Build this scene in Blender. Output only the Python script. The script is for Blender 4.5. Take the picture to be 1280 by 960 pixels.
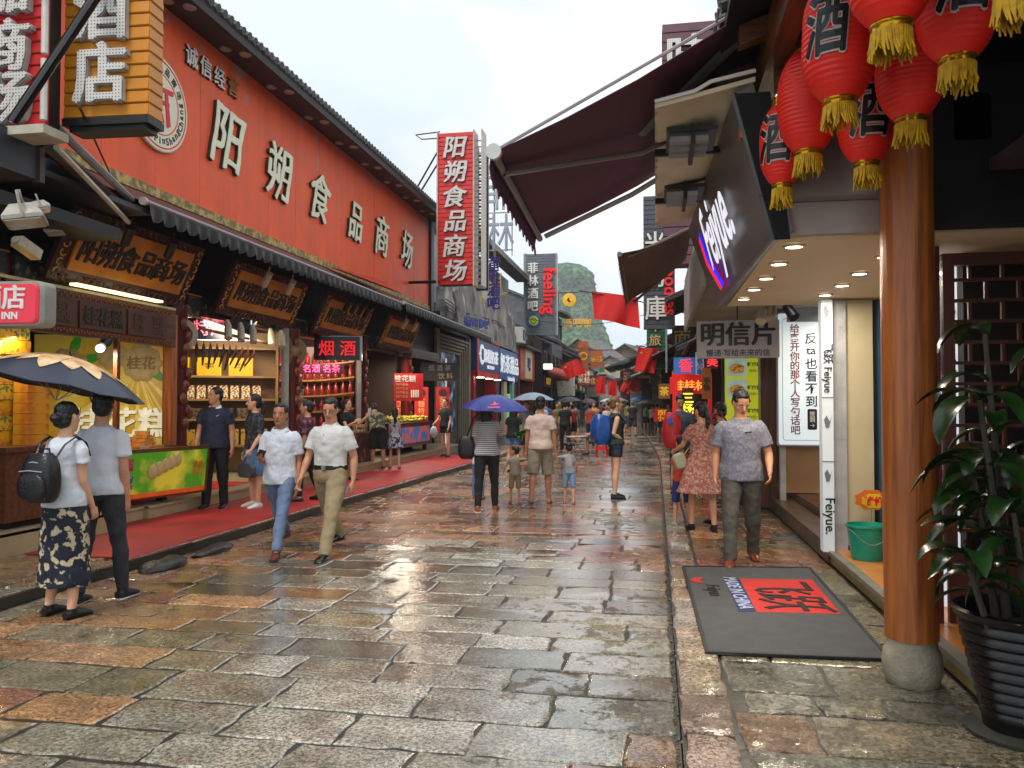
import bpy, math, random
from math import sin, cos, pi, radians as R
from mathutils import Vector as V, Matrix, noise
random.seed(7)
S = bpy.context.scene
COL = S.collection
for o in list(bpy.data.objects): bpy.data.objects.remove(o)

# ---------------------------------------------------------------- camera
cam = bpy.data.cameras.new('camera'); camo = bpy.data.objects.new('camera', cam); COL.objects.link(camo)
camo.location = (0, 0, 1.6)
camo.rotation_euler = (R(90) + math.atan(.025), 0, math.atan(.18))
cam.sensor_width = 36; cam.lens = 36 * 1000 / 1280; cam.clip_start = .05; cam.clip_end = 3000
S.camera = camo

# ---------------------------------------------------------------- world: bright broken overcast
w = bpy.data.worlds.new('World'); S.world = w; w.use_nodes = True
nt = w.node_tree; N = nt.nodes; L = nt.links; bg = N['Background']
SUN_EL, SUN_ROT = R(62), R(200)
sky = N.new('ShaderNodeTexSky'); sky.sky_type = 'NISHITA'; sky.sun_disc = False
sky.sun_elevation = SUN_EL; sky.sun_rotation = SUN_ROT; sky.air_density = 1; sky.dust_density = 2
tc = N.new('ShaderNodeTexCoord'); mp = N.new('ShaderNodeMapping'); mp.inputs['Scale'].default_value = (1, 1, 1.9)
mp.inputs['Location'].default_value = (.35, .1, .9)
L.new(tc.outputs['Generated'], mp.inputs[0])
n1 = N.new('ShaderNodeTexNoise'); n1.inputs['Scale'].default_value = 1.7; n1.inputs['Detail'].default_value = 7
n1.inputs['Roughness'].default_value = .5; n1.inputs['Distortion'].default_value = .35
L.new(mp.outputs[0], n1.inputs[0])
cr = N.new('ShaderNodeValToRGB'); cr.color_ramp.elements[0].position = .36; cr.color_ramp.elements[1].position = .56
cr.color_ramp.elements[0].color = (.72, .72, .72, 1)
L.new(n1.outputs[0], cr.inputs[0])
n2 = N.new('ShaderNodeTexNoise'); n2.inputs['Scale'].default_value = 2.6; n2.inputs['Detail'].default_value = 8
L.new(mp.outputs[0], n2.inputs[0])
c2 = N.new('ShaderNodeValToRGB'); c2.color_ramp.elements[0].position = .4; c2.color_ramp.elements[1].position = .6
c2.color_ramp.elements[0].color = (5.7, 6.4, 7.1, 1); c2.color_ramp.elements[1].color = (8.8, 8.7, 8.5, 1)
L.new(n2.outputs[0], c2.inputs[0])
mx = N.new('ShaderNodeMix'); mx.data_type = 'RGBA'
L.new(cr.outputs[0], mx.inputs[0]); L.new(sky.outputs[0], mx.inputs[6]); L.new(c2.outputs[0], mx.inputs[7])
L.new(mx.outputs[2], bg.inputs[0]); bg.inputs[1].default_value = .1
# ---------------------------------------------------------------- sun behind thin cloud
sl = bpy.data.lights.new('sun', 'SUN'); sl.energy = 1.5; sl.angle = R(14); sl.color = (1, .96, .9)
so = bpy.data.objects.new('sun', sl); COL.objects.link(so)
so.rotation_euler = (R(90) - SUN_EL, 0, pi - SUN_ROT + pi) 
so.rotation_euler = V((sin(SUN_ROT) * cos(SUN_EL), cos(SUN_ROT) * cos(SUN_EL), sin(SUN_EL))).to_track_quat('Z', 'Y').to_euler()
so.location = (0, 0, 60)
S.view_settings.view_transform = 'Standard'; S.view_settings.look = 'None'
S.view_settings.exposure = .7; S.view_settings.gamma = 1
S.render.engine = 'CYCLES'; S.cycles.max_bounces = 6; S.cycles.diffuse_bounces = 3; S.cycles.glossy_bounces = 3
S.cycles.transparent_max_bounces = 6; S.cycles.use_denoising = True; S.cycles.use_adaptive_sampling = True

# ---------------------------------------------------------------- helpers
def lin(h):
    if not isinstance(h, str): return tuple(h)[:3] + (1,)
    h = h.lstrip('#'); c = [int(h[i:i + 2], 16) / 255 for i in (0, 2, 4)]
    return tuple(x / 12.92 if x <= .04045 else ((x + .055) / 1.055) ** 2.4 for x in c) + (1,)

MATS = {}
def mat(name, col, rough=.6, var=.18, scale=6, bump=0, bscale=None, metal=0, emit=0, col2=None, thr=(.45, .6), coord='Object',
        stretch=(1, 1, 1), spec=.5, trans=0, coat=0, sss=0):
    """procedural principled material: noise varied colour (col -> col2 patches), noise bump"""
    if name in MATS: return MATS[name]
    m = bpy.data.materials.new(name); m.use_nodes = True; t = m.node_tree; n = t.nodes; l = t.links
    b = n['Principled BSDF']; c = lin(col)
    tcn = n.new('ShaderNodeTexCoord'); mpn = n.new('ShaderNodeMapping'); mpn.inputs['Scale'].default_value = stretch
    l.new(tcn.outputs[coord], mpn.inputs[0])
    nz = n.new('ShaderNodeTexNoise'); nz.inputs['Scale'].default_value = scale; nz.inputs['Detail'].default_value = 5
    l.new(mpn.outputs[0], nz.inputs[0])
    rp = n.new('ShaderNodeValToRGB')
    if col2 is None:
        rp.color_ramp.elements[0].position = .3; rp.color_ramp.elements[1].position = .7
        rp.color_ramp.elements[0].color = tuple(max(0, x * (1 - var)) for x in c[:3]) + (1,)
        rp.color_ramp.elements[1].color = tuple(min(1, x * (1 + var)) for x in c[:3]) + (1,)
    else:
        rp.color_ramp.elements[0].position = thr[0]; rp.color_ramp.elements[1].position = thr[1]
        rp.color_ramp.elements[0].color = c; rp.color_ramp.elements[1].color = lin(col2)
    l.new(nz.outputs[0], rp.inputs[0]); l.new(rp.outputs[0], b.inputs['Base Color'])
    mr = n.new('ShaderNodeMapRange'); mr.inputs['To Min'].default_value = max(0, rough - .1); mr.inputs['To Max'].default_value = min(1, rough + .1)
    l.new(nz.outputs[0], mr.inputs[0]); l.new(mr.outputs[0], b.inputs['Roughness'])
    b.inputs['Metallic'].default_value = metal; b.inputs['Specular IOR Level'].default_value = spec
    b.inputs['Coat Weight'].default_value = coat; b.inputs['Transmission Weight'].default_value = trans
    if sss: b.inputs['Subsurface Weight'].default_value = sss; b.inputs['Subsurface Radius'].default_value = (.012, .004, .002)
    if emit:
        l.new(rp.outputs[0], b.inputs['Emission Color']); b.inputs['Emission Strength'].default_value = emit
    if bump:
        nb = n.new('ShaderNodeTexNoise'); nb.inputs['Scale'].default_value = bscale or scale * 4; nb.inputs['Detail'].default_value = 6
        l.new(mpn.outputs[0], nb.inputs[0])
        bp = n.new('ShaderNodeBump'); bp.inputs['Strength'].default_value = min(1, bump); bp.inputs['Distance'].default_value = .02
        l.new(nb.outputs[0], bp.inputs['Height']); l.new(bp.outputs[0], b.inputs['Normal'])
    MATS[name] = m
    return m

def nodes(m): return m.node_tree.nodes, m.node_tree.links, m.node_tree.nodes['Principled BSDF']

def wood(name, c1, c2, axis=2, rough=.4, coat=.2):
    """streaky wood grain along axis"""
    if name in MATS: return MATS[name]
    st = [14, 14, 14]; st[axis] = .9
    m = mat(name, c1, rough, scale=1.6, col2=c2, thr=(.35, .68), stretch=tuple(st), bump=.25, bscale=5, coat=coat)
    return m

WL = {}
def wloc(o): return V(WL.get(o.name, (0, 0, 0))) if o else V((0, 0, 0))
USED = set()
class MB:
    def __init__(s): s.v = []; s.f = []; s.m = []; s.mi = 0
    def add(s, vs, fs, M=None, mi=None):
        k = len(s.v)
        s.v += [(M @ V(p)) if M is not None else V(p) for p in vs]
        s.f += [tuple(i + k for i in f) for f in fs]; s.m += [s.mi if mi is None else mi] * len(fs); return s
    def box(s, c, d, M=None, rz=0, mi=None, rx=0, ry=0):
        x, y, z = (a / 2 for a in d); Rm = Matrix.Rotation(rz, 3, 'Z') @ Matrix.Rotation(ry, 3, 'Y') @ Matrix.Rotation(rx, 3, 'X')
        vs = [Rm @ V((i * x, j * y, k * z)) + V(c) for k in (-1, 1) for j in (-1, 1) for i in (-1, 1)]
        return s.add(vs, [(0, 2, 3, 1), (4, 5, 7, 6), (0, 1, 5, 4), (2, 6, 7, 3), (0, 4, 6, 2), (1, 3, 7, 5)], M, mi)
    def bb(s, x0, x1, y0, y1, z0, z1, M=None, mi=None):
        return s.box(((x0 + x1) / 2, (y0 + y1) / 2, (z0 + z1) / 2), (abs(x1 - x0), abs(y1 - y0), abs(z1 - z0)), M, mi=mi)
    def rbox(s, c, d, r=.01, M=None, mi=None, n=3):
        """box with its vertical (local z) edges rounded and a chamfered front"""
        x, y, z = d[0] / 2, d[1] / 2, d[2] / 2; P = []
        for sx, sy, a0 in ((1, 1, 0), (-1, 1, pi / 2), (-1, -1, pi), (1, -1, 1.5 * pi)):
            for i in range(n + 1):
                a = a0 + i * pi / 2 / n; P.append((sx * (x - r) + r * cos(a), sy * (y - r) + r * sin(a)))
        ks = [(-z, 1), (z - r * .4, 1), (z, 1 - r * .4 / max(x, y))]; k = len(P); vs = []
        for zz, sc in ks: vs += [(c[0] + p[0] * sc, c[1] + p[1] * sc, c[2] + zz) for p in P]
        fs = [tuple(range(k - 1, -1, -1)), tuple(range(2 * k, 3 * k))]
        for j in (0, 1): fs += [(j * k + i, j * k + (i + 1) % k, (j + 1) * k + (i + 1) % k, (j + 1) * k + i) for i in range(k)]
        return s.add(vs, fs, M, mi)
    def rings(s, rs, M=None, mi=None, caps=True, closed=True):
        n = len(rs[0]); vs = [p for r in rs for p in r]; fs = []
        for j in range(len(rs) - 1):
            for i in range(n if closed else n - 1):
                fs.append((j * n + i, j * n + (i + 1) % n, (j + 1) * n + (i + 1) % n, (j + 1) * n + i))
        if caps: fs += [tuple(range(n - 1, -1, -1)), tuple(range((len(rs) - 1) * n, len(rs) * n))]
        return s.add(vs, fs, M, mi)
    def lathe(s, prof, c=(0, 0, 0), n=20, M=None, mi=None, sx=1, sy=1, wob=0):
        rs = [[(c[0] + max(r, 1e-4) * sx * cos(2 * pi * i / n), c[1] + max(r, 1e-4) * sy * sin(2 * pi * i / n), c[2] + z) for i in range(n)] for r, z in prof]
        return s.rings(rs, M, mi)
    def tube(s, pts, rad, n=8, M=None, mi=None, flat=1, up=None):
        pts = [V(p) for p in pts]
        if not hasattr(rad, '__len__'): rad = [rad] * len(pts)
        rs = []; u = None
        for i, p in enumerate(pts):
            d = (pts[min(i + 1, len(pts) - 1)] - pts[max(i - 1, 0)]).normalized()
            if u is None:
                u = V(up) if up else (V((0, 0, 1)) if abs(d.z) < .9 else V((0, 1, 0)))
            u = (u - d * u.dot(d)).normalized(); v = d.cross(u)
            rr = rad[i]
            ru, rv = rr if hasattr(rr, '__len__') else (rr * flat, rr)
            rs.append([p + u * ru * cos(2 * pi * k / n) + v * rv * sin(2 * pi * k / n) for k in range(n)])
        return s.rings(rs, M, mi)
    def ell(s, c, r, n=12, m=8, M=None, mi=None, q=None):
        rs = []
        for j in range(m + 1):
            a = -pi / 2 + pi * (j + .0) / m; rr = max(cos(a), .02)
            ring = [V((r[0] * rr * cos(2 * pi * i / n), r[1] * rr * sin(2 * pi * i / n), r[2] * sin(a))) for i in range(n)]
            rs.append([(q @ p if q else p) + V(c) for p in ring])
        return s.rings(rs, M, mi)
    def prism(s, poly, d, M=None, mi=None, z0=0):
        n = len(poly); vs = [(p[0], p[1], z0) for p in poly] + [(p[0], p[1], z0 + d) for p in poly]
        fs = [tuple(range(n - 1, -1, -1)), tuple(range(n, 2 * n))] + [(i, (i + 1) % n, n + (i + 1) % n, n + i) for i in range(n)]
        return s.add(vs, fs, M, mi)
    def build(s, name, mats, parent=None, local=False, ang=40, me_only=False, o0=None):
        if not isinstance(mats, (list, tuple)): mats = [mats]
        if local: org = V((0, 0, 0))
        elif o0 is not None: org = V(o0)
        else:
            xs = [p[0] for p in s.v]; ys = [p[1] for p in s.v]; zs = [p[2] for p in s.v]
            org = V(((min(xs) + max(xs)) / 2, (min(ys) + max(ys)) / 2, min(zs)))
        me = bpy.data.meshes.new(name); me.from_pydata([tuple(p - org) for p in s.v], [], s.f); me.update()
        for m_ in mats: me.materials.append(m_)
        if len(mats) > 1: me.polygons.foreach_set('material_index', s.m)
        if ang: 
            me.polygons.foreach_set('use_smooth', [True] * len(me.polygons)); me.set_sharp_from_angle(angle=R(ang))
        return link(name, me, parent, None if local else org)

def link(name, me, parent=None, org=None):
    o = bpy.data.objects.new(name, me); COL.objects.link(o)
    if parent: o.parent = parent
    if org is not None:
        o.location = org - wloc(parent); WL[o.name] = tuple(org)
    elif parent: WL[o.name] = tuple(wloc(parent))
    return o

def tag(o, label, cat, group=None, kind=None):
    if label: o['label'] = label
    if cat: o['category'] = cat
    if group: o['group'] = group
    if kind: o['kind'] = kind
    return o
def thing(name, loc, label, cat, group=None, rz=0):
    o = bpy.data.objects.new(name, None); COL.objects.link(o); o.location = loc; o.rotation_euler = (0, 0, rz)
    o.empty_display_size = .2; WL[o.name] = tuple(loc)
    return tag(o, label, cat, group)
def mark(): return set(bpy.data.objects)
def shift(before, dx=0, dy=0):
    for o in bpy.data.objects:
        if o not in before and o.parent is None: o.location.x += dx; o.location.y += dy
def struct(o): o['kind'] = 'structure'; return o
def stuff(o): o['kind'] = 'stuff'; return o

def fr(p, n, tilt=0, roll=0):
    """frame on a face: x = right as seen by a viewer facing it, y = up, z = outward normal; tilt leans the face downward"""
    n = V(n).normalized(); z = V((0, 0, 1)); nn = n * cos(tilt) - z * sin(tilt); up = z * cos(tilt) + n * sin(tilt)
    rt = up.cross(nn); M = Matrix((rt, up, nn)).transposed().to_4x4(); M.translation = V(p)
    return M @ Matrix.Rotation(roll, 4, 'Z') if roll else M
EX, WX, SY = (1, 0, 0), (-1, 0, 0), (0, -1, 0)   # facing east (left row), west (right row), towards the camera

TC = {}
def text(s, size, M, m, parent=None, name='lettering', ext=.006, off=0, sx=1, shear=0, vert=False, gap=1.0, local=False, res=3, bev=0, bold=0, brush=0):
    if off > .003 and not bold and not s.isascii(): bold = off; off = 0
    cu = bpy.data.curves.new('t', 'FONT'); cu.body = '\n'.join(s) if vert else s
    cu.size = size; cu.extrude = ext; cu.offset = off; cu.align_x = 'CENTER'; cu.align_y = 'CENTER'; cu.shear = shear
    cu.space_line = gap; cu.resolution_u = res; cu.space_character = gap if not vert else 1
    if bev: cu.bevel_depth = bev; cu.bevel_resolution = 0
    t = bpy.data.objects.new('t', cu); me = bpy.data.meshes.new_from_object(t); bpy.data.objects.remove(t)
    if len(me.vertices) == 0: return None
    if brush:      # uneven brushed outline
        import bmesh
        bm = bmesh.new(); bm.from_mesh(me)
        for _ in range(2): bmesh.ops.subdivide_edges(bm, edges=[e for e in bm.edges if e.calc_length() > size * .07], cuts=1)
        bmesh.ops.triangulate(bm, faces=bm.faces)
        for v in bm.verts:
            q = V((v.co.x, v.co.y, 0)) / size; o_ = V((noise.noise(q * 3.1 + V((ord(s[0]) % 17, 0, 0))), noise.noise(q * 3.1 + V((0, 9, ord(s[0]) % 13))), 0)) + V((noise.noise(q * 9), noise.noise(q * 9 + V((7, 0, 0))), 0)) * .45
            v.co += o_ * brush * size
        bm.to_mesh(me); bm.free()
    vs = [v.co.copy() for v in me.vertices]
    x0 = (min(v.x for v in vs) + max(v.x for v in vs)) / 2; y0 = (min(v.y for v in vs) + max(v.y for v in vs)) / 2
    b = MB(); b.add([((v.x - x0) * sx, v.y - y0, v.z + ext) for v in vs], [tuple(p.vertices) for p in me.polygons], M)
    bpy.data.meshes.remove(me)
    if bold:
        n0 = len(b.v); f0 = list(b.f); R3 = M.to_3x3()
        for q, (dx, dy) in enumerate(((1, 0), (-1, 0), (0, .5), (0, -.5), (.7, .4), (-.7, -.4))):
            d = R3 @ V((dx * bold, dy * bold, .0005 * (q + 1) * (size if size > .3 else .4))); b.v += [p + d for p in b.v[:n0]]; b.f += [tuple(i + n0 * (q + 1) for i in f) for f in f0]; b.m += [0] * len(f0)
    return b.build(name, m, parent, local=local, ang=0)
# ================================================================ shared materials
def stone_mat(name, attr_type):
    m = bpy.data.materials.new(name); m.use_nodes = True; n, l, b = nodes(m)
    at = n.new('ShaderNodeObjectInfo') if attr_type == 'OBJ' else n.new('ShaderNodeVertexColor')
    if attr_type != 'OBJ': at.layer_name = 'tint'
    geo = n.new('ShaderNodeNewGeometry')
    def nz(sc, det=4, rough=.6):
        x = n.new('ShaderNodeTexNoise'); x.inputs['Scale'].default_value = sc; x.inputs['Detail'].default_value = det; x.inputs['Roughness'].default_value = rough
        l.new(geo.outputs['Position'], x.inputs[0]); return x
    g1 = nz(46, 6, .8)      # granite speckle
    g2 = nz(4.5, 5)         # patches of dirt and staining
    g3 = nz(.5, 3)          # puddle map
    g5 = nz(8, 9, .72)      # ragged edge of the water film
    r1 = n.new('ShaderNodeValToRGB'); r1.color_ramp.elements[0].position = .42; r1.color_ramp.elements[1].position = .58
    r1.color_ramp.elements[0].color = (.28, .28, .26, 1); r1.color_ramp.elements[1].color = (1.75, 1.72, 1.66, 1)
    l.new(g1.outputs[0], r1.inputs[0])
    r2 = n.new('ShaderNodeValToRGB'); r2.color_ramp.elements[0].position = .36; r2.color_ramp.elements[1].position = .6
    r2.color_ramp.elements[0].color = (.6, .57, .5, 1); r2.color_ramp.elements[1].color = (1.1, 1.08, 1.04, 1)
    l.new(g2.outputs[0], r2.inputs[0])
    def mul(a, bb):
        x = n.new('ShaderNodeMix'); x.data_type = 'RGBA'; x.blend_type = 'MULTIPLY'; x.inputs[0].default_value = 1
        l.new(a, x.inputs[6]); l.new(bb, x.inputs[7]); return x.outputs[2]
    c = mul(mul(at.outputs['Color'], r1.outputs[0]), r2.outputs[0]); l.new(c, b.inputs['Base Color'])
    def mr(src, a0, a1, b0, b1):
        x = n.new('ShaderNodeMapRange'); x.interpolation_type = 'SMOOTHSTEP'
        for i_, v_ in zip((1, 2, 3, 4), (a0, a1, b0, b1)): x.inputs[i_].default_value = v_
        l.new(src, x.inputs[0]); return x.outputs[0]
    sm = n.new('ShaderNodeMath'); sm.operation = 'MULTIPLY_ADD'; sm.inputs[1].default_value = .8; l.new(g5.outputs[0], sm.inputs[0]); l.new(g3.outputs[0], sm.inputs[2])
    sx_ = n.new('ShaderNodeSeparateXYZ'); l.new(geo.outputs['Position'], sx_.inputs[0])      # the water gathers in the worn channel right of the middle
    ab = n.new('ShaderNodeMath'); ab.operation = 'ADD'; ab.inputs[1].default_value = 1.15; l.new(sx_.outputs['X'], ab.inputs[0])
    ac = n.new('ShaderNodeMath'); ac.operation = 'ABSOLUTE'; l.new(ab.outputs[0], ac.inputs[0])
    ae = n.new('ShaderNodeMath'); ae.operation = 'ADD'; l.new(sm.outputs[0], ae.inputs[0]); l.new(mr(ac.outputs[0], .2, 1.5, .1, -.01), ae.inputs[1])
    film = mr(ae.outputs[0], .84, .91, 0, 1)       # 1 = standing film of water
    l.new(mr(film, 0, 1, .36, .05), b.inputs['Roughness']); b.inputs['Specular IOR Level'].default_value = .6
    b.inputs['Coat Roughness'].default_value = .03; b.inputs['Coat IOR'].default_value = 1.7; l.new(mr(film, 0, 1, .12, 1), b.inputs['Coat Weight'])
    g4 = nz(13, 7, .7)
    b1 = n.new('ShaderNodeBump'); b1.inputs['Distance'].default_value = .035; l.new(g4.outputs[0], b1.inputs['Height']); l.new(mr(film, 0, 1, .8, .1), b1.inputs['Strength'])
    b2 = n.new('ShaderNodeBump'); b2.inputs['Distance'].default_value = .012; l.new(g1.outputs[0], b2.inputs['Height']); l.new(mr(film, 0, 1, .9, .08), b2.inputs['Strength'])
    l.new(b1.outputs[0], b2.inputs['Normal']); l.new(b2.outputs[0], b.inputs['Normal'])
    b3 = n.new('ShaderNodeBump'); b3.inputs['Distance'].default_value = .01; b3.inputs['Strength'].default_value = .3; l.new(g4.outputs[0], b3.inputs['Height']); l.new(b3.outputs[0], b.inputs['Coat Normal'])
    return m
STONE_O = stone_mat('wet_granite', 'OBJ'); STONE_V = stone_mat('wet_granite_far', 'V')
WETDIRT = mat('wet_grit', '2c2922', .3, .5, 9, bump=.5, bscale=60, coord='Object')
BLACKWOOD = wood('black_wood', '120b09', '1d120e', 1, .5, .1)
DARKRED = mat('dark_red_lacquer', '4d0a0c', .35, .25, 3, coat=.3)
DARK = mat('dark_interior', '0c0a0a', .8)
GOLD = mat('gold_paint', 'a8691c', .42, .25, 4, metal=.25)
PLAQUE = mat('gold_plaque', 'b06a14', .5, .3, 2.2, metal=.1)
BLACK = mat('black_paint', '0b0b0c', .45)
GLOSSB = mat('gloss_black', '08080a', .15, coat=.5)
GREYM = mat('grey_metal', '8d8f90', .4, .2, 5, metal=.6)
DGREY = mat('dark_grey_metal', '34373b', .45, .2, 5, metal=.3)
WHITE = mat('white_paint', 'd9d7d0', .45, .08, 5)
CREAM = mat('cream_paint', 'd8c9a0', .6, .08, 3)
REDP = mat('red_paint', 'b81c12', .4, .15, 3)
REDV = mat('red_vivid', 'd41310', .5, .12, 4)
REDC = mat('red_carpet', 'a01d1c', .55, .4, 1.3, bump=.5, bscale=140)
BLUEP = mat('blue_paint', '1d3f7d', .4, .12, 3)
TILE = mat('roof_tile', '3a3b3c', .55, .4, 7, bump=.4, bscale=30)
TILEL = mat('roof_tile_pale', '67645f', .7, .4, 5, bump=.4, bscale=30)
WOODO = wood('orange_wood', 'b8692a', '7a3a12', 2, .42, .08)
WOODM = wood('brown_wood', '6a3812', '3a1a08', 2, .4, .2)
WOODY = wood('brown_wood_along', '6a3812', '3c1c0a', 1, .4, .2)
WOODX = wood('brown_wood_across', '6a3812', '3c1c0a', 0, .4, .2)
STEP = mat('beige_stone', 'a0916e', .35, .2, 3, bump=.2)
def lamp_mat(col, e, name=None): return mat(name or 'lit_%s_%g' % (col, e), col, .5, .02, emit=e)
LITW = lamp_mat('ffffff', 1.0); LITH = lamp_mat('fff4dc', 9)
def lampl(p, power, col=(1, .85, .65), size=.25, kind='AREA', d=(0, 0, -1), name='lamp_light', parent=None, spread=None):
    li = bpy.data.lights.new(name, kind); li.energy = power; li.color = col
    if kind == 'AREA': li.size = size
    else: li.shadow_soft_size = size
    o = bpy.data.objects.new(name, li); COL.objects.link(o)
    o.rotation_euler = V((-d[0], -d[1], -d[2])).to_track_quat('Z', 'Y').to_euler()
    if spread and kind == 'AREA': li.spread = spread
    o.location = V(p) - wloc(parent)
    if parent: o.parent = parent
    return o

# ================================================================ ground, road, pavements
gb = MB(); gb.bb(-150, 140, -10, 570, -1.2, -.06); struct(gb.build('ground', mat('earth', '3a3a33', .7, .3, .1), ang=0))

def road_mid(y):      # the street drifts to the left beyond 25 m
    return 0 if y < 22 else -((y - 22) ** 1.35) * .012
def edgeR(y): return .1 + road_mid(y)
def edgeL(y): return -5.0 + .45 * min(1, max(0, (y - 6) / 16)) + road_mid(y) * .9

PAL_GREY = ['65645a', '706d62', '5a5a50', '7a766a', '68624f', '7c7462', '57574f', '6e6a5a']
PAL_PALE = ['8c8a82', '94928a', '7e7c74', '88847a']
PAL_WARM = ['8f6c4c', '7f5844', '98775a', '785040', '8c6450', '8a6e50', '6e5a46', '7e6650']
def stone_col(x, y):
    k = noise.noise(V((x * .35, y * .22, 3))) + .3 * (1 if y > 7.5 else -1.0 if y < 5.8 else -.2) + (-.12 * (x + 2.4))* (1 if y > 6 else .3) + random.uniform(-.35, .35)
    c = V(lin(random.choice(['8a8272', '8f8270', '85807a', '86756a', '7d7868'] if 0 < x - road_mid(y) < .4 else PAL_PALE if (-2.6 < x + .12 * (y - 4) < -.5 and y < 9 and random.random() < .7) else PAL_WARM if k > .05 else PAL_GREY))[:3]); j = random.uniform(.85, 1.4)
    return tuple(min(1, a * j * 1.1) for a in c) + (1,)
def stone_geo(x0, x1, y0, y1, h, dense, top=0.0):
    """one slab with a wavy, slightly rounded outline; returns vertices and faces"""
    g = .009; nx = 6 if dense else 1; ny = 4 if dense else 1; P = []
    j = .014 if dense else .006
    def pt(u, v, i): return (x0 + g + (x1 - x0 - 2 * g) * u + random.uniform(-j, j), y0 + g + (y1 - y0 - 2 * g) * v + random.uniform(-j, j))
    for i in range(nx): P.append(pt(i / nx, 0, 0))
    for i in range(ny): P.append(pt(1, i / ny, 0))
    for i in range(nx): P.append(pt(1 - i / nx, 1, 0))
    for i in range(ny): P.append(pt(0, 1 - i / ny, 0))
    tx, ty = random.uniform(-.002, .002), random.uniform(-.003, .003); cx, cy = (x0 + x1) / 2, (y0 + y1) / 2; dz = random.uniform(-.002, .002)
    zt = lambda x, y: top + h + dz + tx * (x - cx) / .4 + ty * (y - cy) / .25
    n = len(P); c = .011 if dense else .008
    ins = [((x + (cx - x) * c / max(.05, abs(cx - x))) if abs(cx - x) > .02 else x, (y + (cy - y) * c / max(.05, abs(cy - y))) if abs(cy - y) > .02 else y) for x, y in P]
    vs = [(x, y, top - .05) for x, y in P] + [(x, y, zt(x, y) - .006) for x, y in P] + [(x, y, zt(x, y)) for x, y in ins]
    fs = [tuple(2 * n + i for i in range(n))]
    for k in (0, 1): fs += [(k * n + i, k * n + (i + 1) % n, (k + 1) * n + (i + 1) % n, (k + 1) * n + i) for i in range(n)]
    return vs, fs
def paving(parent, rows, name, near, ymin=2.6, maxobj=240):
    """rows: list of (y0, y1, [(x0, x1)...]); near rows are single stones, far ones joined"""
    fb = MB(); cols = []; cnt = 0
    for y0, y1, xs, top in rows:
        for x0, x1 in xs:
            cxm = (x0 + x1) / 2; vis = cxm > -.86 * y1 - .8
            if y1 < near and cnt < maxobj and vis:
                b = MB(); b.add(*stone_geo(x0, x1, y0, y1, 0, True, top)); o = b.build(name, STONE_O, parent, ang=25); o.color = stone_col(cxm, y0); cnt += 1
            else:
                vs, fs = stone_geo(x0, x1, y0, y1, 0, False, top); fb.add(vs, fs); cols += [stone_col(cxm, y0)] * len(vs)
    o = fb.build(name + '_field', STONE_V, parent, ang=25); stuff(o)
    ca = o.data.color_attributes.new('tint', 'FLOAT_COLOR', 'POINT')
    ca.data.foreach_set('color', [c for q in cols for c in q])
    return o
def row_cuts(x0, x1, lo, hi):
    xs = []; x = x0 - random.uniform(0, .5)
    while x < x1:
        nx = x + random.uniform(lo, hi); a, b_ = max(x, x0), min(nx, x1)
        if x1 - b_ < .2: b_ = x1; nx = x1
        if b_ - a > .12: xs.append((a, b_))
        elif xs: xs[-1] = (xs[-1][0], b_)
        x = nx
    return xs
pl = []
for i in range(120):
    y = -3 + i * 1.5 if i < 40 else 57 + (i - 40) * 2
    pl.append(y)
def strip(name, fl, fr_, z0, z1, m, ys=pl):
    b = MB(); rs = [[(fl(y), y, z0), (fr_(y), y, z0), (fr_(y), y, z1), (fl(y), y, z1)] for y in ys]; b.rings(rs)
    return b.build(name, m, ang=0)
road = struct(strip('road', lambda y: edgeL(y) - .02, lambda y: edgeR(y) + .0, -.055, -.007, WETDIRT))
rows = []; y = 2.2
while y < 62:
    d = random.choice([.3, .34, .38, .41, .45]) * (1 if y < 14 else 1.0)
    rows.append((y, y + d, row_cuts(edgeL(y + d / 2), edgeR(y + d / 2) - .008, .42, .92), -.0)); y += d
random.seed(11)
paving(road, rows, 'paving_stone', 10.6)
# left pavement
lp = struct(strip('left_pavement', lambda y: -7.3 + road_mid(y), lambda y: edgeL(y) - .03, -.05, .083, mat('pavement_bed', '33322c', .3, .3, 5)))
rows = []; y = 3.4
while y < 8.3:
    rows.append((y, y + .5, row_cuts(-7.2, edgeL(y) - .32, .55, .9), .10)); y += .5
y = 8.3
while y < 30:
    rows.append((y, y + .6, row_cuts(-5.5, edgeL(y) - .32, .5, .9), .088)); y += .6
y = 3
while y < 40:
    rows.append((y, y + 1.0, [(edgeL(y) - .31, edgeL(y) - .03)], .10)); y += 1.0
paving(lp, rows, 'kerb_stone', 9)
# right pavement: kerb row, then slabs, a drain slit beside it
rp_ = struct(strip('right_pavement', lambda y: edgeR(y) + .015, lambda y: 1.72 + road_mid(y), -.05, .003, mat('pavement_bed_right', '36332b', .35, .3, 6, bump=.3)))
rows = []; y = 1.9
while y < 60:
    d = random.uniform(.42, .8); rows.append((y, y + d, [(edgeR(y) + .018, edgeR(y) + .275)], .024)); y += d
ys = [1.8, 2.5, 3.05, 3.45, 3.85, 4.32, 4.62, 5.15]
while ys[-1] < 60: ys.append(ys[-1] + random.uniform(.42, .62))
for a, b_ in zip(ys, ys[1:]):
    rows.append((a, b_, row_cuts(edgeR(a) + .292, 1.68 + road_mid(a), .45, 1.1) if b_ - a > .35 else row_cuts(edgeR(a) + .292, 1.68, .3, .5), .016))
random.seed(23)
paving(rp_, rows, 'pavement_slab', 10, maxobj=90)
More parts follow.
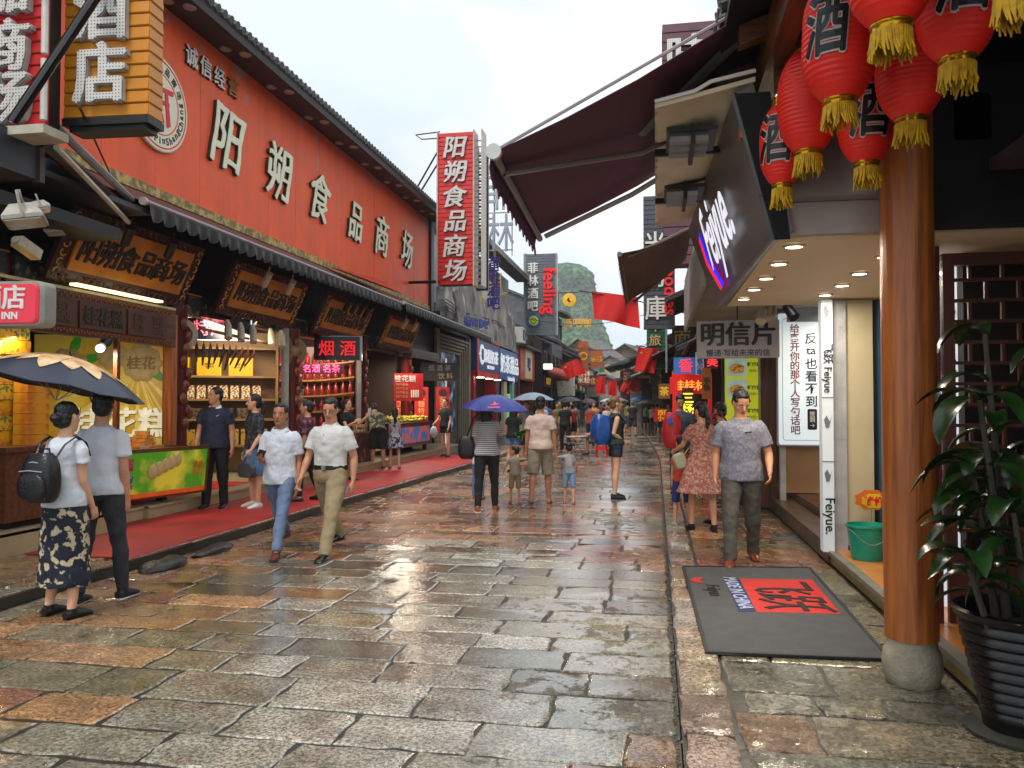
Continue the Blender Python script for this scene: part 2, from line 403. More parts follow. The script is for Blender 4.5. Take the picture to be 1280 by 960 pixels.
# drain slit with an iron edge strip
db = MB(); rs = [[(edgeR(y) + .0, y, -.04), (edgeR(y) + .008, y, -.04), (edgeR(y) + .008, y, -.004), (edgeR(y) + .0, y, -.004)] for y in pl]; db.rings(rs)
tag(db.build('drain_edging', mat('rusty_iron', '4a3d33', .5, .3, 8, metal=.4), ang=0), 'thin iron edging strip along the drain slit between road and right pavement', 'drain edging')
b = MB(); random.seed(77)
for k in range(260):
    y = random.uniform(2.6, 9.5); r = random.uniform(.004, .011); b.ell((edgeR(y) + random.uniform(-.02, .03), y, random.uniform(-.004, .004)), (r, r * random.uniform(.7, 1.5), r * .7), 6, 4)
tag(stuff(b.build('drain_gravel', mat('drain_gravel', '4c473d', .4, .7, 60))), 'dark gravel and grit caught along the drain joint by the right kerb', 'gravel')
# red carpet on the left pavement, with a ragged road-side edge that droops over the kerb
cb = MB(); rs = []
yy = [7.0 + i * .35 for i in range(46)]
for y in yy:
    xe = edgeL(y) - .10 + .04 * noise.noise(V((y * .9, 0, 0))); xl = -6.62 + (.0 if y < 9 else .22 * (y - 9) / 7 if y < 16 else .22)
    if y < 8.0: xl = -6.2
    rs.append([(xl, y, .106), (xl + .01, y, .113)] + [(xl + (xe - xl) * t, y, .114 + .004 * noise.noise(V((t * 6, y * 2, 1)))) for t in (.2, .4, .6, .8, 1)] + [(xe + .035, y, .06 if y > 7.4 else .1), (xe + .03, y, .052), (xe, y, .107)])
cb.rings(rs); tag(cb.build('carpet', REDC, ang=50), 'long red carpet laid along the left pavement in front of the food hall', 'carpet')
# wet lumps of stone and patched mortar by the carpet's near end
for i, (x, y, r, lab) in enumerate([(-4.75, 7.15, (.16, .34, .07), 'dark wet boulder set at the near end of the red carpet'), (-4.72, 8.0, (.1, .4, .05), 'long low dark kerb rock beside the red carpet, behind the boulder')]):
    b = MB(); b.ell((x, y, .02), r, 14, 8); b.v = [p + V((noise.noise(p * 7), noise.noise(p * 7 + V((3, 0, 0))), noise.noise(p * 8 + V((0, 5, 0))))) * .035 for p in b.v]
    tag(b.build('kerb_rock', mat('wet_dark_rock', '2d2c29', .3, .4, 6, bump=.6, bscale=40)), lab, 'rock')
# doormat
M = fr((0, 0, 0), SY)
b = MB(); pts = [(.24, 7.95), (1.45, 8.1), (1.42, 5.28), (.3, 5.22)]
def matpt(u, v, z): # u across 0..1, v near->far
    a = V(pts[3]).lerp(V(pts[2]), u); c = V(pts[0]).lerp(V(pts[1]), u); q = a.lerp(c, v); return (q.x, q.y, z)
def matquad(b, u0, u1, v0, v1, z0, z1, mi=0, n=8):
    rs = [[matpt(u0 + (u1 - u0) * (i / n), v0, z0), matpt(u0 + (u1 - u0) * (i / n), v0, z1), matpt(u0 + (u1 - u0) * (i / n), v1, z1), matpt(u0 + (u1 - u0) * (i / n), v1, z0)] for i in range(n + 1)]
    b.rings(rs, mi=mi)
dm = thing('doormat', (.85, 6.6, .02), 'large grey rubber doormat with red square and black lettering on right pavement', 'doormat')
matquad(b, 0, 1, 0, 1, .022, .034); o = b.build('mat_body', mat('grey_rubber', '45474a', .75, .2, 8, bump=.6, bscale=220), dm)
b = MB(); rim = MB()
for u0, u1, v0, v1 in ((0, .02, 0, 1), (.98, 1, 0, 1), (.02, .98, 0, .012), (.02, .98, .988, 1)): matquad(rim, u0, u1, v0, v1, .022, .040)
rim.build('mat_rim', mat('black_rubber', '1b1c1e', .6), dm)
b = MB(); matquad(b, .4, .93, .38, .80, .034, .036); b.build('red_square', mat('red_mat_print', 'b0201a', .8, .2, 9), dm)
b = MB(); matquad(b, .285, .4, .38, .80, .034, .036); b.build('blue_stripe', mat('blue_mat_print', '1c2450', .8, .2, 9), dm)
mp_black = mat('black_mat_print', '1d1215', .85)
Mm = Matrix.Translation((1.06, 6.88, .037)) @ Matrix.Rotation(R(-90 + 2), 4, 'Z')
text('飞跃', .58, Mm @ Matrix.Translation((0, 0, 0)), mp_black, dm, ext=.001, off=.007, shear=.15, sx=.95)
text('MADE IN CHINA', .15, Matrix.Translation((.66, 6.92, .037)) @ Matrix.Rotation(R(-88), 4, 'Z'), mat('pale_mat_print', '9ea6c4', .8), dm, ext=.001, off=.003)
text('Feiyue', .16, Matrix.Translation((.46, 6.95, .037)) @ Matrix.Rotation(R(-88), 4, 'Z'), mp_black, dm, ext=.001, off=.003)
b = MB(); b.add([(.34, 7.22, .0375), (.42, 7.22, .0375), (.37, 7.33, .0375), (.42, 7.44, .0375), (.34, 7.44, .0375), (.29, 7.33, .0375)], [(5, 0, 1, 2), (5, 2, 3, 4)]); b.build('chevron_mark', mat('red_mat_print', 'b0201a'), dm, ang=0)
# ================================================================ LEFT: the red food hall
YS0, YS1 = 8.6, 26.2
hall = thing('food_hall', (-7.6, 17, .1), 'long food hall with big red sheet-metal upper wall, tiled eave and dark red columns', 'building')
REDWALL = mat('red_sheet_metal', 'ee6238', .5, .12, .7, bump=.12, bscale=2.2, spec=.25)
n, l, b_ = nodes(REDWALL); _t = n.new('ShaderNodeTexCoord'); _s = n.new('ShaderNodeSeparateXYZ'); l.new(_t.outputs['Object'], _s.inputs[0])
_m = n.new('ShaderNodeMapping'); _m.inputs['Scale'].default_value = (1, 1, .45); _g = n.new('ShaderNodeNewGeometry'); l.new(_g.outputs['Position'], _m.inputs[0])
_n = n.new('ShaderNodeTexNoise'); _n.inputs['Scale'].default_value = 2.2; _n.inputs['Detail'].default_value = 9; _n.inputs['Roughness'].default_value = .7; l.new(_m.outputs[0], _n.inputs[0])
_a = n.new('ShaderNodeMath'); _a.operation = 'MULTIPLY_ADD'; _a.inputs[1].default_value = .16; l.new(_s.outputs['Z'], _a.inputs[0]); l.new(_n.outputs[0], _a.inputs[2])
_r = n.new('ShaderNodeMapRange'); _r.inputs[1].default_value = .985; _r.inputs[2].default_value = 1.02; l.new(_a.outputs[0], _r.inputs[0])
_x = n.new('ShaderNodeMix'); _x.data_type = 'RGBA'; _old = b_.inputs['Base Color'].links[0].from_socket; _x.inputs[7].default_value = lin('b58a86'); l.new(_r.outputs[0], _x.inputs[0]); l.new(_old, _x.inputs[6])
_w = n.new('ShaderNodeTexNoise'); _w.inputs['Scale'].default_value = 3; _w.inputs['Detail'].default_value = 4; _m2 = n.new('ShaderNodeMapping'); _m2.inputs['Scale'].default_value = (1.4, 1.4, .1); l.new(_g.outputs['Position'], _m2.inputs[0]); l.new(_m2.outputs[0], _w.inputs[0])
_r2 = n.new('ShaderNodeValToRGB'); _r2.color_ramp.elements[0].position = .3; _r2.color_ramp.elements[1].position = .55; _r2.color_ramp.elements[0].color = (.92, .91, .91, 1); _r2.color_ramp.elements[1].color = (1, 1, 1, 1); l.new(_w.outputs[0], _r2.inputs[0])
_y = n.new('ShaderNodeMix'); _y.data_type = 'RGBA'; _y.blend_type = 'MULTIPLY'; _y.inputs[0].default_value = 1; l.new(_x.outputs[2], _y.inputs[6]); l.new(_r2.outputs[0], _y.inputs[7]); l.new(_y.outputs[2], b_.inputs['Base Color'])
ww = 1.22; y = 5.0; i = 0
PAN = []
while y < YS1 - .01:
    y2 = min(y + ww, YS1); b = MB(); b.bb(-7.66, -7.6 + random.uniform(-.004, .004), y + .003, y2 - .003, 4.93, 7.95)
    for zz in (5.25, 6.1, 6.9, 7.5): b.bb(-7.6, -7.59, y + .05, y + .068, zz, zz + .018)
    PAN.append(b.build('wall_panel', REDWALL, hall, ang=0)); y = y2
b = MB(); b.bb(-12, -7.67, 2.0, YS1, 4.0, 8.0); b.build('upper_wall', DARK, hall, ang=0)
b = MB(); b.bb(-7.7, -7.5, YS1 + .0, YS1 + .34, .1, 8.0); b.build('corner_post', DGREY, hall, ang=0)
b = MB(); b.bb(-7.68, -7.58, 5.9, 7.55, 4.3, 8.0); b.build('grey_cladding', DGREY, hall, ang=0)
# gold patterned band under the wall
b = MB(); b.bb(-7.62, -7.55, YS0 - .6, YS1, 4.78, 4.93); b.build('trim_band', mat('gold_pattern_band', '6e5a26', .5, scale=9, col2='c0a253', thr=(.42, .6)), hall, ang=0)
# roof: soffit with round lamps, dark fascia, tile ridges
b = MB(); b.rings([[(-7.6, yy_, 7.86), (-6.95, yy_, 7.70), (-6.9, yy_, 7.72), (-6.9, yy_, 7.86), (-7.6, yy_, 8.15)] for yy_ in (4.5, YS1 + .1)]); b.build('eave_soffit', mat('dark_eave', '1c1210', .6), hall, ang=0)
b = MB(); b.rings([[(-6.9, yy_, 7.86), (-6.86, yy_, 7.9), (-12, yy_, 9.9), (-12, yy_, 9.8)] for yy_ in (4.5, YS1 + .15)]); b.build('roof', TILE, hall, ang=0)
tme = MB(); tme.tube([(0, 0, 0), (-.9, 0, .35)], .062, 7); tme.tube([(.012, 0, -.004), (0, 0, 0)], .07, 9)
for k in range(5): tme.tube([(-.05 - k * .17, 0, .02 + k * .066), (-.17 - k * .17, 0, .066 + k * .066)], .07, 7)
t0 = tme.build('roof_tile', TILE, hall, local=True); tm = t0.data
y = 4.6; k = 0
while y < YS1 + .1:
    o = t0 if k == 0 else link('roof_tile', tm, hall)
    o.location = V((-6.86, y, 7.93)) - wloc(hall); y += .2; k += 1
dm_ = MB(); dm_.lathe([(.09, 0), (.1, .012), (.1, .03)], n=14)
d0 = dm_.build('eave_lamp', mat('unlit_lamp', '8f8a80', .3), hall, local=True); k = 0
for y in (9.3, 11.0, 12.7, 14.4, 16.1, 17.8, 19.5, 21.2, 22.9, 24.6):
    for dx in (0, .32):
        o = d0 if k == 0 else link('eave_lamp', d0.data, hall); k += 1
        o.location = V((-7.36 + dx, y + dx * .3, 7.77 - dx * .25)) - wloc(hall)
# big wall letters
IVORY = mat('ivory_letter', 'dfe3c4', .4, .08, 4); LEDGE = mat('letter_side', '35332c', .5)
big = thing('wall_lettering', (-7.55, 18.3, 5.6), 'row of six large raised ivory characters across the red upper wall', 'sign')
def raised(ch, size, M, face, side, parent, name='character', d=.07, off=.03, sx=1, shear=0, brush=0):
    back = text(ch, size, M @ Matrix.Translation((0, -.004, 0)), side, parent, name + '_side', ext=d / 2 - .006, off=off + .006, sx=sx, shear=shear, brush=brush)
    f = text(ch, size, M @ Matrix.Translation((0, 0, d)), face, parent, name, ext=.004, off=off, sx=sx, shear=shear, brush=brush)
    return f
for ch, y, z, s in zip('阳朔食品商场', (13.13, 15.1, 17.15, 19.3, 21.35, 23.6), (6.34, 6.3, 6.32, 6.26, 6.3, 6.36), (1.25, 1.22, 1.22, 1.08, 1.2, 1.22)):
    raised(ch, s, fr((-7.59, y, z), EX, roll=R(-3)), IVORY, LEDGE, big, d=.06, off=.024, sx=.9, shear=.2, brush=.045)
sm = thing('slogan_lettering', (-7.55, 12.6, 7.2), 'four small raised pale characters near the top left of the red wall', 'sign')
for ch, y in zip('诚信经营', (11.98, 12.4, 12.84, 13.3)):
    raised(ch, .36, fr((-7.59, y, 7.36), EX), WHITE if ch != '营' else GOLD, LEDGE, sm, d=.04, off=.007)
# round emblem
em = thing('round_emblem', (-7.57, 11.1, 5.4), 'round cream emblem with red rings and curved lettering on the red wall', 'sign')
Me = fr((-7.59, 11.1, 6.25), EX) @ Matrix.Diagonal((.78, .78, .9, 1))
b = MB(); b.lathe([(.92, 0), (.95, .01), (.95, .06), (.93, .07)], n=48, M=Me); b.build('disc', mat('cream_board', 'ded9be', .45, .06), em, ang=30)
def ring(r0, r1, z0, z1, M, m, par, name='ring', n=48):
    b = MB(); rs = [[(r0 * cos(a), r0 * sin(a), z0), (r1 * cos(a), r1 * sin(a), z0), (r1 * cos(a), r1 * sin(a), z1), (r0 * cos(a), r0 * sin(a), z1)] for a in [2 * pi * k / n for k in range(n + 1)]]
    b.rings(rs, M); return b.build(name, m, par, ang=30)
ring(.86, .885, .068, .076, Me, REDV, em); ring(.60, .62, .068, .076, Me, REDV, em)
for k, ch in enumerate('ShiPinShangChang'):
    a = R(232) + k * R(9.6); text(ch, .2, Me @ Matrix.Rotation(a, 4, 'Z') @ Matrix.Translation((.735, 0, .07)) @ Matrix.Rotation(pi / 2, 4, 'Z'), BLACK, em, ext=.004, off=.003)
for k, ch in enumerate('阳朔食品商场'):
    a = R(132) - k * R(20); text(ch, .17, Me @ Matrix.Rotation(a, 4, 'Z') @ Matrix.Translation((.735, 0, .07)) @ Matrix.Rotation(-pi / 2, 4, 'Z'), BLACK, em, ext=.004, off=.002)
b = MB()
for P_ in ([(-.42, .3), (.44, .38), (.42, .28), (-.4, .2)], [(-.3, .05), (.3, .1), (.3, .02), (-.3, -.03)], [(-.24, .2), (-.14, .21), (-.3, -.42), (-.42, -.36)], [(.14, .24), (.24, .25), (.34, -.36), (.22, -.42)], [(-.05, .4), (.05, .42), (.05, -.2), (-.05, -.2)], [(-.08, -.2), (.08, -.2), (.12, -.36), (-.12, -.36)]):
    b.prism(P_, .012, Me, z0=.068 + len(b.v) * .0002)
b.build('glyph', REDV, em, ang=0)

# shopfront: columns on the raised step
struct_step = MB()
def stepblock(y0, y1, x): return struct_step.bb(-10.5, x, y0, y1, .0, .27)
stp = thing('shopfront_step', (-7, 17, .08), 'long beige stone step raised along the food hall shopfronts', 'step')
for a, c, x in ((7.6, 9.4, -6.55), (9.4, 11.2, -6.48), (11.2, 13.0, -6.42), (13, 15, -6.36), (15, 17, -6.3), (17, 19, -6.3), (19, 21.5, -6.3), (21.5, 24, -6.3), (24, 26.1, -6.3)):
    b = MB(); b.bb(-10.6, x, a + .003, c - .003, .02, .27); b.bb(-10.6, x + .02, a + .003, c - .003, .245, .275); b.build('stone_slab', STEP, stp, ang=0)
b = MB(); b.bb(-8.2, -6.75, 8.9, 12.6, .276, .284); tag(b.build('shop_carpet', mat('bright_red_carpet', 'c41a1a', .85, .2, 3), ang=0), 'bright red mat on the stone step in front of the cake stall', 'mat')
LAT = mat('carved_panel', '131c1c', .5, scale=12, col2='6e6238', thr=(.56, .62))
cols_y = (7.2, 11.1, 15.0, 18.8, 22.5)
for y in cols_y[1:]:
    b = MB(); b.lathe([(.2, .275), (.22, .3), (.2, .38), (.16, .42), (.155, 3.0), (.17, 3.03), (.17, 3.1)], (-7.2, y, 0), 20); b.build('column', DARKRED, hall)
    b = MB()
    for k in range(9): b.ell((-7.05, y + .08 * sin(k * 2.1), 1.3 + k * .19), (.05, .07, .1), 8, 6)
    b.build('carved_ornament', mat('carved_red', '5c1710', .4, scale=20, col2='8a4a1a'), hall)
b = MB(); b.bb(-7.5, -7.25, YS0 - 3, YS1, 3.02, 3.3); b.build('beam', DARKRED, hall, ang=0)
b = MB(); b.bb(-7.62, -7.5, YS0 - 3, YS1, 3.3, 4.68); b.build('dark_fascia', BLACK, hall, ang=0)
for y in cols_y:
    for d0_, w_ in ((.3, .35), (-.65, .35)):
        b = MB(); b.bb(-7.245, -7.215, y + d0_, y + d0_ + w_, 3.0, 3.32); b.build('painted_panel', LAT, hall, ang=0)
        for zt_ in (3.32, 2.98): b = MB(); b.bb(-7.25, -7.21, y + d0_ - .04, y + d0_ + w_ + .04, zt_, zt_ + .02); b.build('panel_trim', GOLD, hall, ang=0)
for a, c in zip(cols_y, cols_y[1:]):
    b = MB(); b.bb(-7.24, -7.2, a + .75, c - .8, 3.04, 3.3); b.build('painted_panel', LAT, hall, ang=0)
# back of the interior
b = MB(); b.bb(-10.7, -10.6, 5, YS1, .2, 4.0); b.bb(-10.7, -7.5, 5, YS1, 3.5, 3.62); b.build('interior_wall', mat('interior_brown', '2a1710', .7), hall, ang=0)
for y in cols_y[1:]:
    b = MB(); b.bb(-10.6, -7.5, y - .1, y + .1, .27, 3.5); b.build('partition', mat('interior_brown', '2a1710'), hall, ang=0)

# four gold plaques
CARV = mat('carved_gold_border', '2c0d08', .45, scale=14, col2='c08a3a', thr=(.52, .58))
for k, (y, lab) in enumerate([(9.6, 'gold plaque with black characters nearest the camera, above the cake stall'), (13.25, 'second gold plaque from the camera, above the yellow box shelves'), (16.95, 'third gold plaque, above the red liquor light box'), (20.9, 'farthest gold plaque, above the red posters stall')]):
    p = thing('gold_plaque', (-7.0, y, 3.2), lab, 'sign', 'gold plaques over the food hall shopfronts')
    Mq = fr((-6.85, y, 3.5), EX, tilt=R(24))
    b = MB(); b.bb(-1.38, 1.38, -.46, .46, -.06, .0, Mq); b.build('plaque_frame', mat('dark_red_frame', '330b08', .4), p, ang=0)
    b = MB(); b.bb(-1.14, 1.14, -.3, .34, .0, .03, Mq); b.build('board', PLAQUE, p, ang=0)
    for x0, x1, y0, y1, nm in ((-1.38, -1.18, -.4, .42, 'carved_border'), (1.18, 1.38, -.4, .42, 'carved_border'), (-1.3, 1.3, -.46, -.34, 'carved_border'), (-1.3, 1.3, .36, .46, 'carved_border')):
        b = MB(); n_ = int(max(x1 - x0, y1 - y0) / .11)
        for j in range(n_):
            t_ = (j + .5) / n_; px = x0 + (x1 - x0) * (t_ if x1 - x0 > y1 - y0 else .5); py = y0 + (y1 - y0) * (t_ if y1 - y0 > x1 - x0 else .5)
            b.tube([V((px + .05 * cos(a), py + .045 * sin(a) , .02)) for a in [j * 1.1 + q * .9 for q in range(5)]], .011, 4, Mq)
        b.build(nm, mat('gilt_scroll', 'b5873a' if x1 - x0 < .5 and k != 9 else '6b3a14', .4, metal=.3) if x1 - x0 < .5 else mat('dim_scroll', '5c2c12', .45, metal=.2), p)
    for j, ch in enumerate('阳朔食品商场'):
        text(ch, .38, Mq @ Matrix.Translation((-.9 + j * .36, .01, .03)), BLACK, p, name='character', ext=.008, off=.011, shear=.1, brush=.03)
    # track spotlights in front of the plaque
    sp = thing('spotlight_pair', (-6.75, y, 3.6), ['black', 'cream', 'black slatted', 'pale'][k] + ' spotlights hung in front of the ' + ['nearest', 'second', 'third', 'farthest'][k] + ' gold plaque', 'spotlight')
    mm = BLACK if k in (0, 2) else mat('cream_lamp', 'b5aa90', .4)
    for q in (-.55, .35) if k != 2 else (-.6, -.2, .2, .6):
        b = MB(); b.tube([(-6.5, y + q, 3.95), (-6.54, y + q, 3.78)], .012, 6); b.tube([(-6.46, y + q - .08, 3.82), (-6.64, y + q + .05, 3.64)], .06, 10); b.build('spotlight', mm, sp)

# awning along the front: roller, fabric, scalloped valance, front bar
def scallop_awning(y0, y1, xf, zf, xb, zb, label, m_fab, m_val, name='awning', drop=.22, pitch=.26, valance=True):
    a = thing(name, ((xf + xb) / 2, (y0 + y1) / 2, zf - drop), label, 'awning')
    b = MB(); n = max(4, int((y1 - y0) / .5)); rs = []
    for i in range(n + 1):
        yy = y0 + (y1 - y0) * i / n; sag = .02 * sin(i * 1.3)
        top = [(xb + (xf - xb) * t, yy, zb + (zf - zb) * t - .05 * sin(pi * t) + sag * sin(pi * t)) for t in (0, .25, .5, .75, 1)]
        rs.append(top + [(p[0], p[1], p[2] - .006) for p in reversed(top)])
    b.rings(rs); b.build('fabric', m_fab, a)
    b = MB(); b.tube([(xf, y0 - .05, zf), (xf, y1 + .05, zf)], .035, 10); b.build('front_bar', GREYM, a)
    b = MB(); b.lathe([(.001, 0), (.05, 0), (.05, .05), (.001, .05)], n=14, M=fr((xf, y0 - .06, zf), SY)); b.build('end_cap', mat('dirty_white', 'b9b3a0', .5), a)
    if valance:
        b = MB(); rs = []; N_ = int((y1 - y0) / pitch * 8); s_ = 1 if xf > xb else -1
        for i in range(N_ + 1):
            t = i / 8; yy = y0 + (y1 - y0) * i / N_; ph = (t % 1)
            dz = -drop + .07 * (1 - math.sqrt(max(0, sin(pi * ph)))) ; out = .018 * cos(2 * pi * t) + .02 * noise.noise(V((yy * 3, 0, 0)))
            rs.append([(xf + s_ * .02, yy, zf - .01), (xf + s_ * (.02 + out * .5), yy, zf + dz * .5), (xf + s_ * (.02 + out), yy, zf + dz), (xf + s_ * (.014 + out), yy, zf + dz), (xf + s_ * (.014 + out * .5), yy, zf + dz * .5), (xf + s_ * .012, yy, zf - .01)])
        b.rings(rs); b.build('valance', m_val, a)
    b = MB(); nn = max(2, int((y1 - y0) / 3.4))
    for i in range(nn):
        yy = y0 + (y1 - y0) * (i + .35) / nn; b.tube([(xb, yy, zb - .25), ((xf + xb) / 2, yy + .5, (zf + zb) / 2 - .12), (xf, yy, zf - .03)], .022, 6)
    b.build('folding_arms', GREYM, a)
    return a
FABD = mat('faded_dark_fabric', '6d3a38', .7, .35, 1.6); VALD = mat('wet_black_fabric', '0e0c0d', .5, .3, 3)
scallop_awning(8.85, 18.75, -6.15, 4.08, -7.45, 4.72, 'long dark retractable awning with scalloped edge on the near half of the food hall', FABD, VALD)
scallop_awning(19.1, 29.6, -6.15, 4.12, -7.45, 4.72, 'dark retractable awning with scalloped edge on the far half of the food hall', FABD, VALD)
b = MB(); b.add([(-7.4, 17.2, 4.75), (-6.5, 17.6, 4.42), (-6.6, 20.2, 4.5), (-7.3, 20.0, 4.9)], [(0, 1, 2, 3)]); b.add([(-7.4, 17.2, 4.78), (-6.5, 17.6, 4.45), (-6.6, 20.2, 4.53), (-7.3, 20.0, 4.93)], [(0, 3, 2, 1)])
tag(b.build('banner_cloth', mat('orange_red_cloth', 'c2330f', .6, .2, 6)), 'crumpled orange red cloth lying on top of the long awning', 'cloth')
# closed roller awning at the very left, with white bracket
a = thing('closed_awning', (-6.6, 7, 3.9), 'closed awning cassette with a long pale bar and white end bracket at the upper left', 'awning')
b = MB(); b.tube([(-5.5, 6.55, 4.18), (-6.35, 8.8, 4.12)], .045, 8); b.build('front_bar', GREYM, a)
b = MB(); b.tube([(-5.72, 6.6, 4.1), (-6.5, 8.9, 4.0)], .075, 8); b.build('rolled_fabric', BLACK, a)
b = MB(); b.box((-5.5, 6.5, 4.13), (.09, .05, .2)); b.build('end_bracket', WHITE, a, ang=0)
b = MB(); b.tube([(-5.55, 6.6, 4.02), (-6.45, 8.9, 3.86)], .03, 6); b.build('pale_rail', mat('dirty_white', 'b9b3a0'), a)
b = MB(); b.tube([(-6.95, 6.7, 3.85), (-6.9, 9.6, 3.85)], .04, 6); b.bb(-7.5, -6.2, 6.7, 9.0, 3.96, 4.02); b.build('support_board', mat('grey_board', '3a3a3d', .5), a, ang=0)

# ---- far-left building piece: dark canopy fascia, cables
g = thing('neighbour_shopfront', (-7.4, 5, .1), 'dark neighbouring shopfront with a grey fascia at the far left edge', 'building')
b = MB(); b.bb(-7.6, -5.75, 4.0, 6.6, 3.72, 4.1); b.build('fascia', DGREY, g, ang=0)
b = MB(); b.bb(-9, -6.3, 4.0, 8.55, 3.56, 3.7); b.build('canopy_soffit', BLACK, g, ang=0)
b = MB(); b.bb(-5.8, -5.72, 6.6, 6.66, 3.7, 4.1); b.build('rusty_post', mat('rusty_iron', '4a3d33'), g, ang=0)
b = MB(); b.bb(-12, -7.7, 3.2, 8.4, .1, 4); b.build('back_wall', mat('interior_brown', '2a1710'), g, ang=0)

# floodlights
def floodlight(p, yaw, tilt, s, label, m=None):
    f = thing('floodlight', p, label, 'floodlight', rz=yaw); T = Matrix.Rotation(tilt, 4, 'X')
    m = m or mat('lamp_housing', '9a978c', .4, .2, 9)
    b = MB(); b.rings([[(-.2 * s * k, -.14 * s * k, z), (.2 * s * k, -.14 * s * k, z), (.2 * s * k, .14 * s * k, z), (-.2 * s * k, .14 * s * k, z)] for k, z in ((1, 0), (1, .03 * s), (.6, .12 * s), (.55, .13 * s))], T); b.build('housing', m, f, local=True, ang=30)
    b = MB(); b.bb(-.18 * s, .18 * s, -.12 * s, .12 * s, -.012, -.002, T); b.build('lens', mat('lamp_glass', 'c8c8c0', .15), f, local=True, ang=0)
    b = MB(); b.tube([(-.21 * s, 0, 0), (-.21 * s, 0, .2 * s), (.21 * s, 0, .2 * s), (.21 * s, 0, 0)], .012 * s, 5, T); b.tube([(0, 0, .2 * s), (0, 0, .26 * s)], .012 * s, 5, T); b.build('bracket', m, f, local=True)
    return f
floodlight((-5.33, 6.0, 3.16), R(-55), R(12), 1.1, 'larger grey floodlight under the dark fascia at the left edge')
floodlight((-5.62, 6.5, 3.4), R(-50), R(18), .6, 'second grey floodlight right behind the larger one at the left')
floodlight((-6.72, 8.0, 3.55), R(-60), R(10), .7, 'small square floodlight tucked left of the nearest gold plaque')
b = MB(); b.box((0, 0, 0), (.1, .26, .1), rx=R(-20)); b.tube([(0, -.12, .04), (0, -.15, .05)], .035, 10)
o = b.build('security_camera', mat('camera_housing', 'a39a84', .4)); o.location = (-5.68, 6.4, 2.94); tag(o, 'small beige security camera above the red hotel light box', 'camera')

# hotel light box (red, white writing)
hb = thing('hotel_light_box', (-4.5, 5.2, 2.2), 'small red light box reading 酒店 INN projecting at the left edge', 'sign')
Mh = fr((-5.17, 5.45, 2.385), (.1, -1, 0))
b = MB(); b.rbox((0, 0, -.07), (.92, .36, .16), .05, Mh); b.build('box_rim', mat('grey_rim', '8e8c84', .4), hb)
b = MB(); b.rbox((0, 0, .02), (.86, .31, .03), .04, Mh); b.build('box_face', mat('pink_red_face', 'c4283c', .35, .05, emit=.25), hb)
text('大酒店', .2, Mh @ Matrix.Translation((.04, .05, .035)), WHITE, hb, ext=.004, off=.006); text('HOTEL INN', .075, Mh @ Matrix.Translation((.08, -.095, .035)), WHITE, hb, ext=.004, off=.003)

# ---- vertical slatted box signs
def slat_sign(name, p, w, h, d, n, faces, label, group=None, normal=SY, frame=None, core=None, slat_obj=False, gap=.004):
    """box sign clad in horizontal slats; p is the bottom centre of its front face"""
    t = thing(name, p, label, 'sign', group); M = fr(p, normal)
    b = MB(); b.bb(-w / 2 + .02, w / 2 - .02, .01, h - .01, -d + .01, -.02, M); b.build('sign_core', core or BLACK, t, ang=0)
    sh = h / n; sb = MB()
    for i in range(n):
        z0 = i * sh + gap / 2; z1 = (i + 1) * sh - gap / 2
        prof = [(z0, 0.0), (z0 + .01, .012), (z1 - .004, 0.002), (z1, -.012)]
        def sl(b, a0, a1, out):  # a0,a1: points (x, z) along the wall, out: direction
            rs = []
            for a in (a0, a1):
                rs.append([(a[0] + out[0] * o_, zz, a[1] + out[1] * o_) for zz, o_ in prof] + [(a[0] - out[0] * .03, z1, a[1] - out[1] * .03), (a[0] - out[0] * .03, z0, a[1] - out[1] * .03)])
            b.rings(rs, M)
        for key in faces:
            b = MB() if slat_obj else sb
            if key == 'F': sl(b, (-w / 2, 0), (w / 2, 0), (0, 1))
            if key == 'R': sl(b, (w / 2, 0), (w / 2, -d), (1, 0))
            if key == 'L': sl(b, (-w / 2, -d), (-w / 2, 0), (-1, 0))
            if slat_obj: b.build('slat', slat_obj, t, ang=0)
    if not slat_obj: stuff(sb.build('slats', frame, t, ang=0))
    return t, M
# yellow 酒店 sign
YEL = mat('yellow_clapboard', 'c07a08', .42, .12, 2)
ys, My = slat_sign('yellow_hotel_sign', (-5.03, 6.6, 4.27), .84, 2.4, .22, 20, 'FR', 'tall yellow slatted box sign with white bulb-studded characters at the upper left', normal=(.06, -1, 0), slat_obj=YEL)
b = MB(); b.bb(-.43, .43, -.07, 0, -.25, .02, My); b.bb(-.38, .38, -.12, -.07, -.22, -.02, My); b.build('sign_base', BLACK, ys, ang=0)
BULBW = bpy.data.materials.new('dotted_white'); BULBW.use_nodes = True; n, l, b_ = nodes(BULBW)
tcn = n.new('ShaderNodeTexCoord'); mpn = n.new('ShaderNodeMapping'); mpn.inputs['Scale'].default_value = (32, 32, 32); l.new(tcn.outputs['Object'], mpn.inputs[0])
fx = n.new('ShaderNodeVectorMath'); fx.operation = 'FRACTION'; l.new(mpn.outputs[0], fx.inputs[0])
sb_ = n.new('ShaderNodeVectorMath'); sb_.operation = 'SUBTRACT'; sb_.inputs[1].default_value = (.5, .5, .5); l.new(fx.outputs[0], sb_.inputs[0])
sp_ = n.new('ShaderNodeSeparateXYZ'); l.new(sb_.outputs[0], sp_.inputs[0]); cb_ = n.new('ShaderNodeCombineXYZ'); l.new(sp_.outputs[0], cb_.inputs[0]); l.new(sp_.outputs[2], cb_.inputs[1])
ln_ = n.new('ShaderNodeVectorMath'); ln_.operation = 'LENGTH'; l.new(cb_.outputs[0], ln_.inputs[0])
lt = n.new('ShaderNodeMath'); lt.operation = 'LESS_THAN'; lt.inputs[1].default_value = .2; l.new(ln_.outputs['Value'], lt.inputs[0])
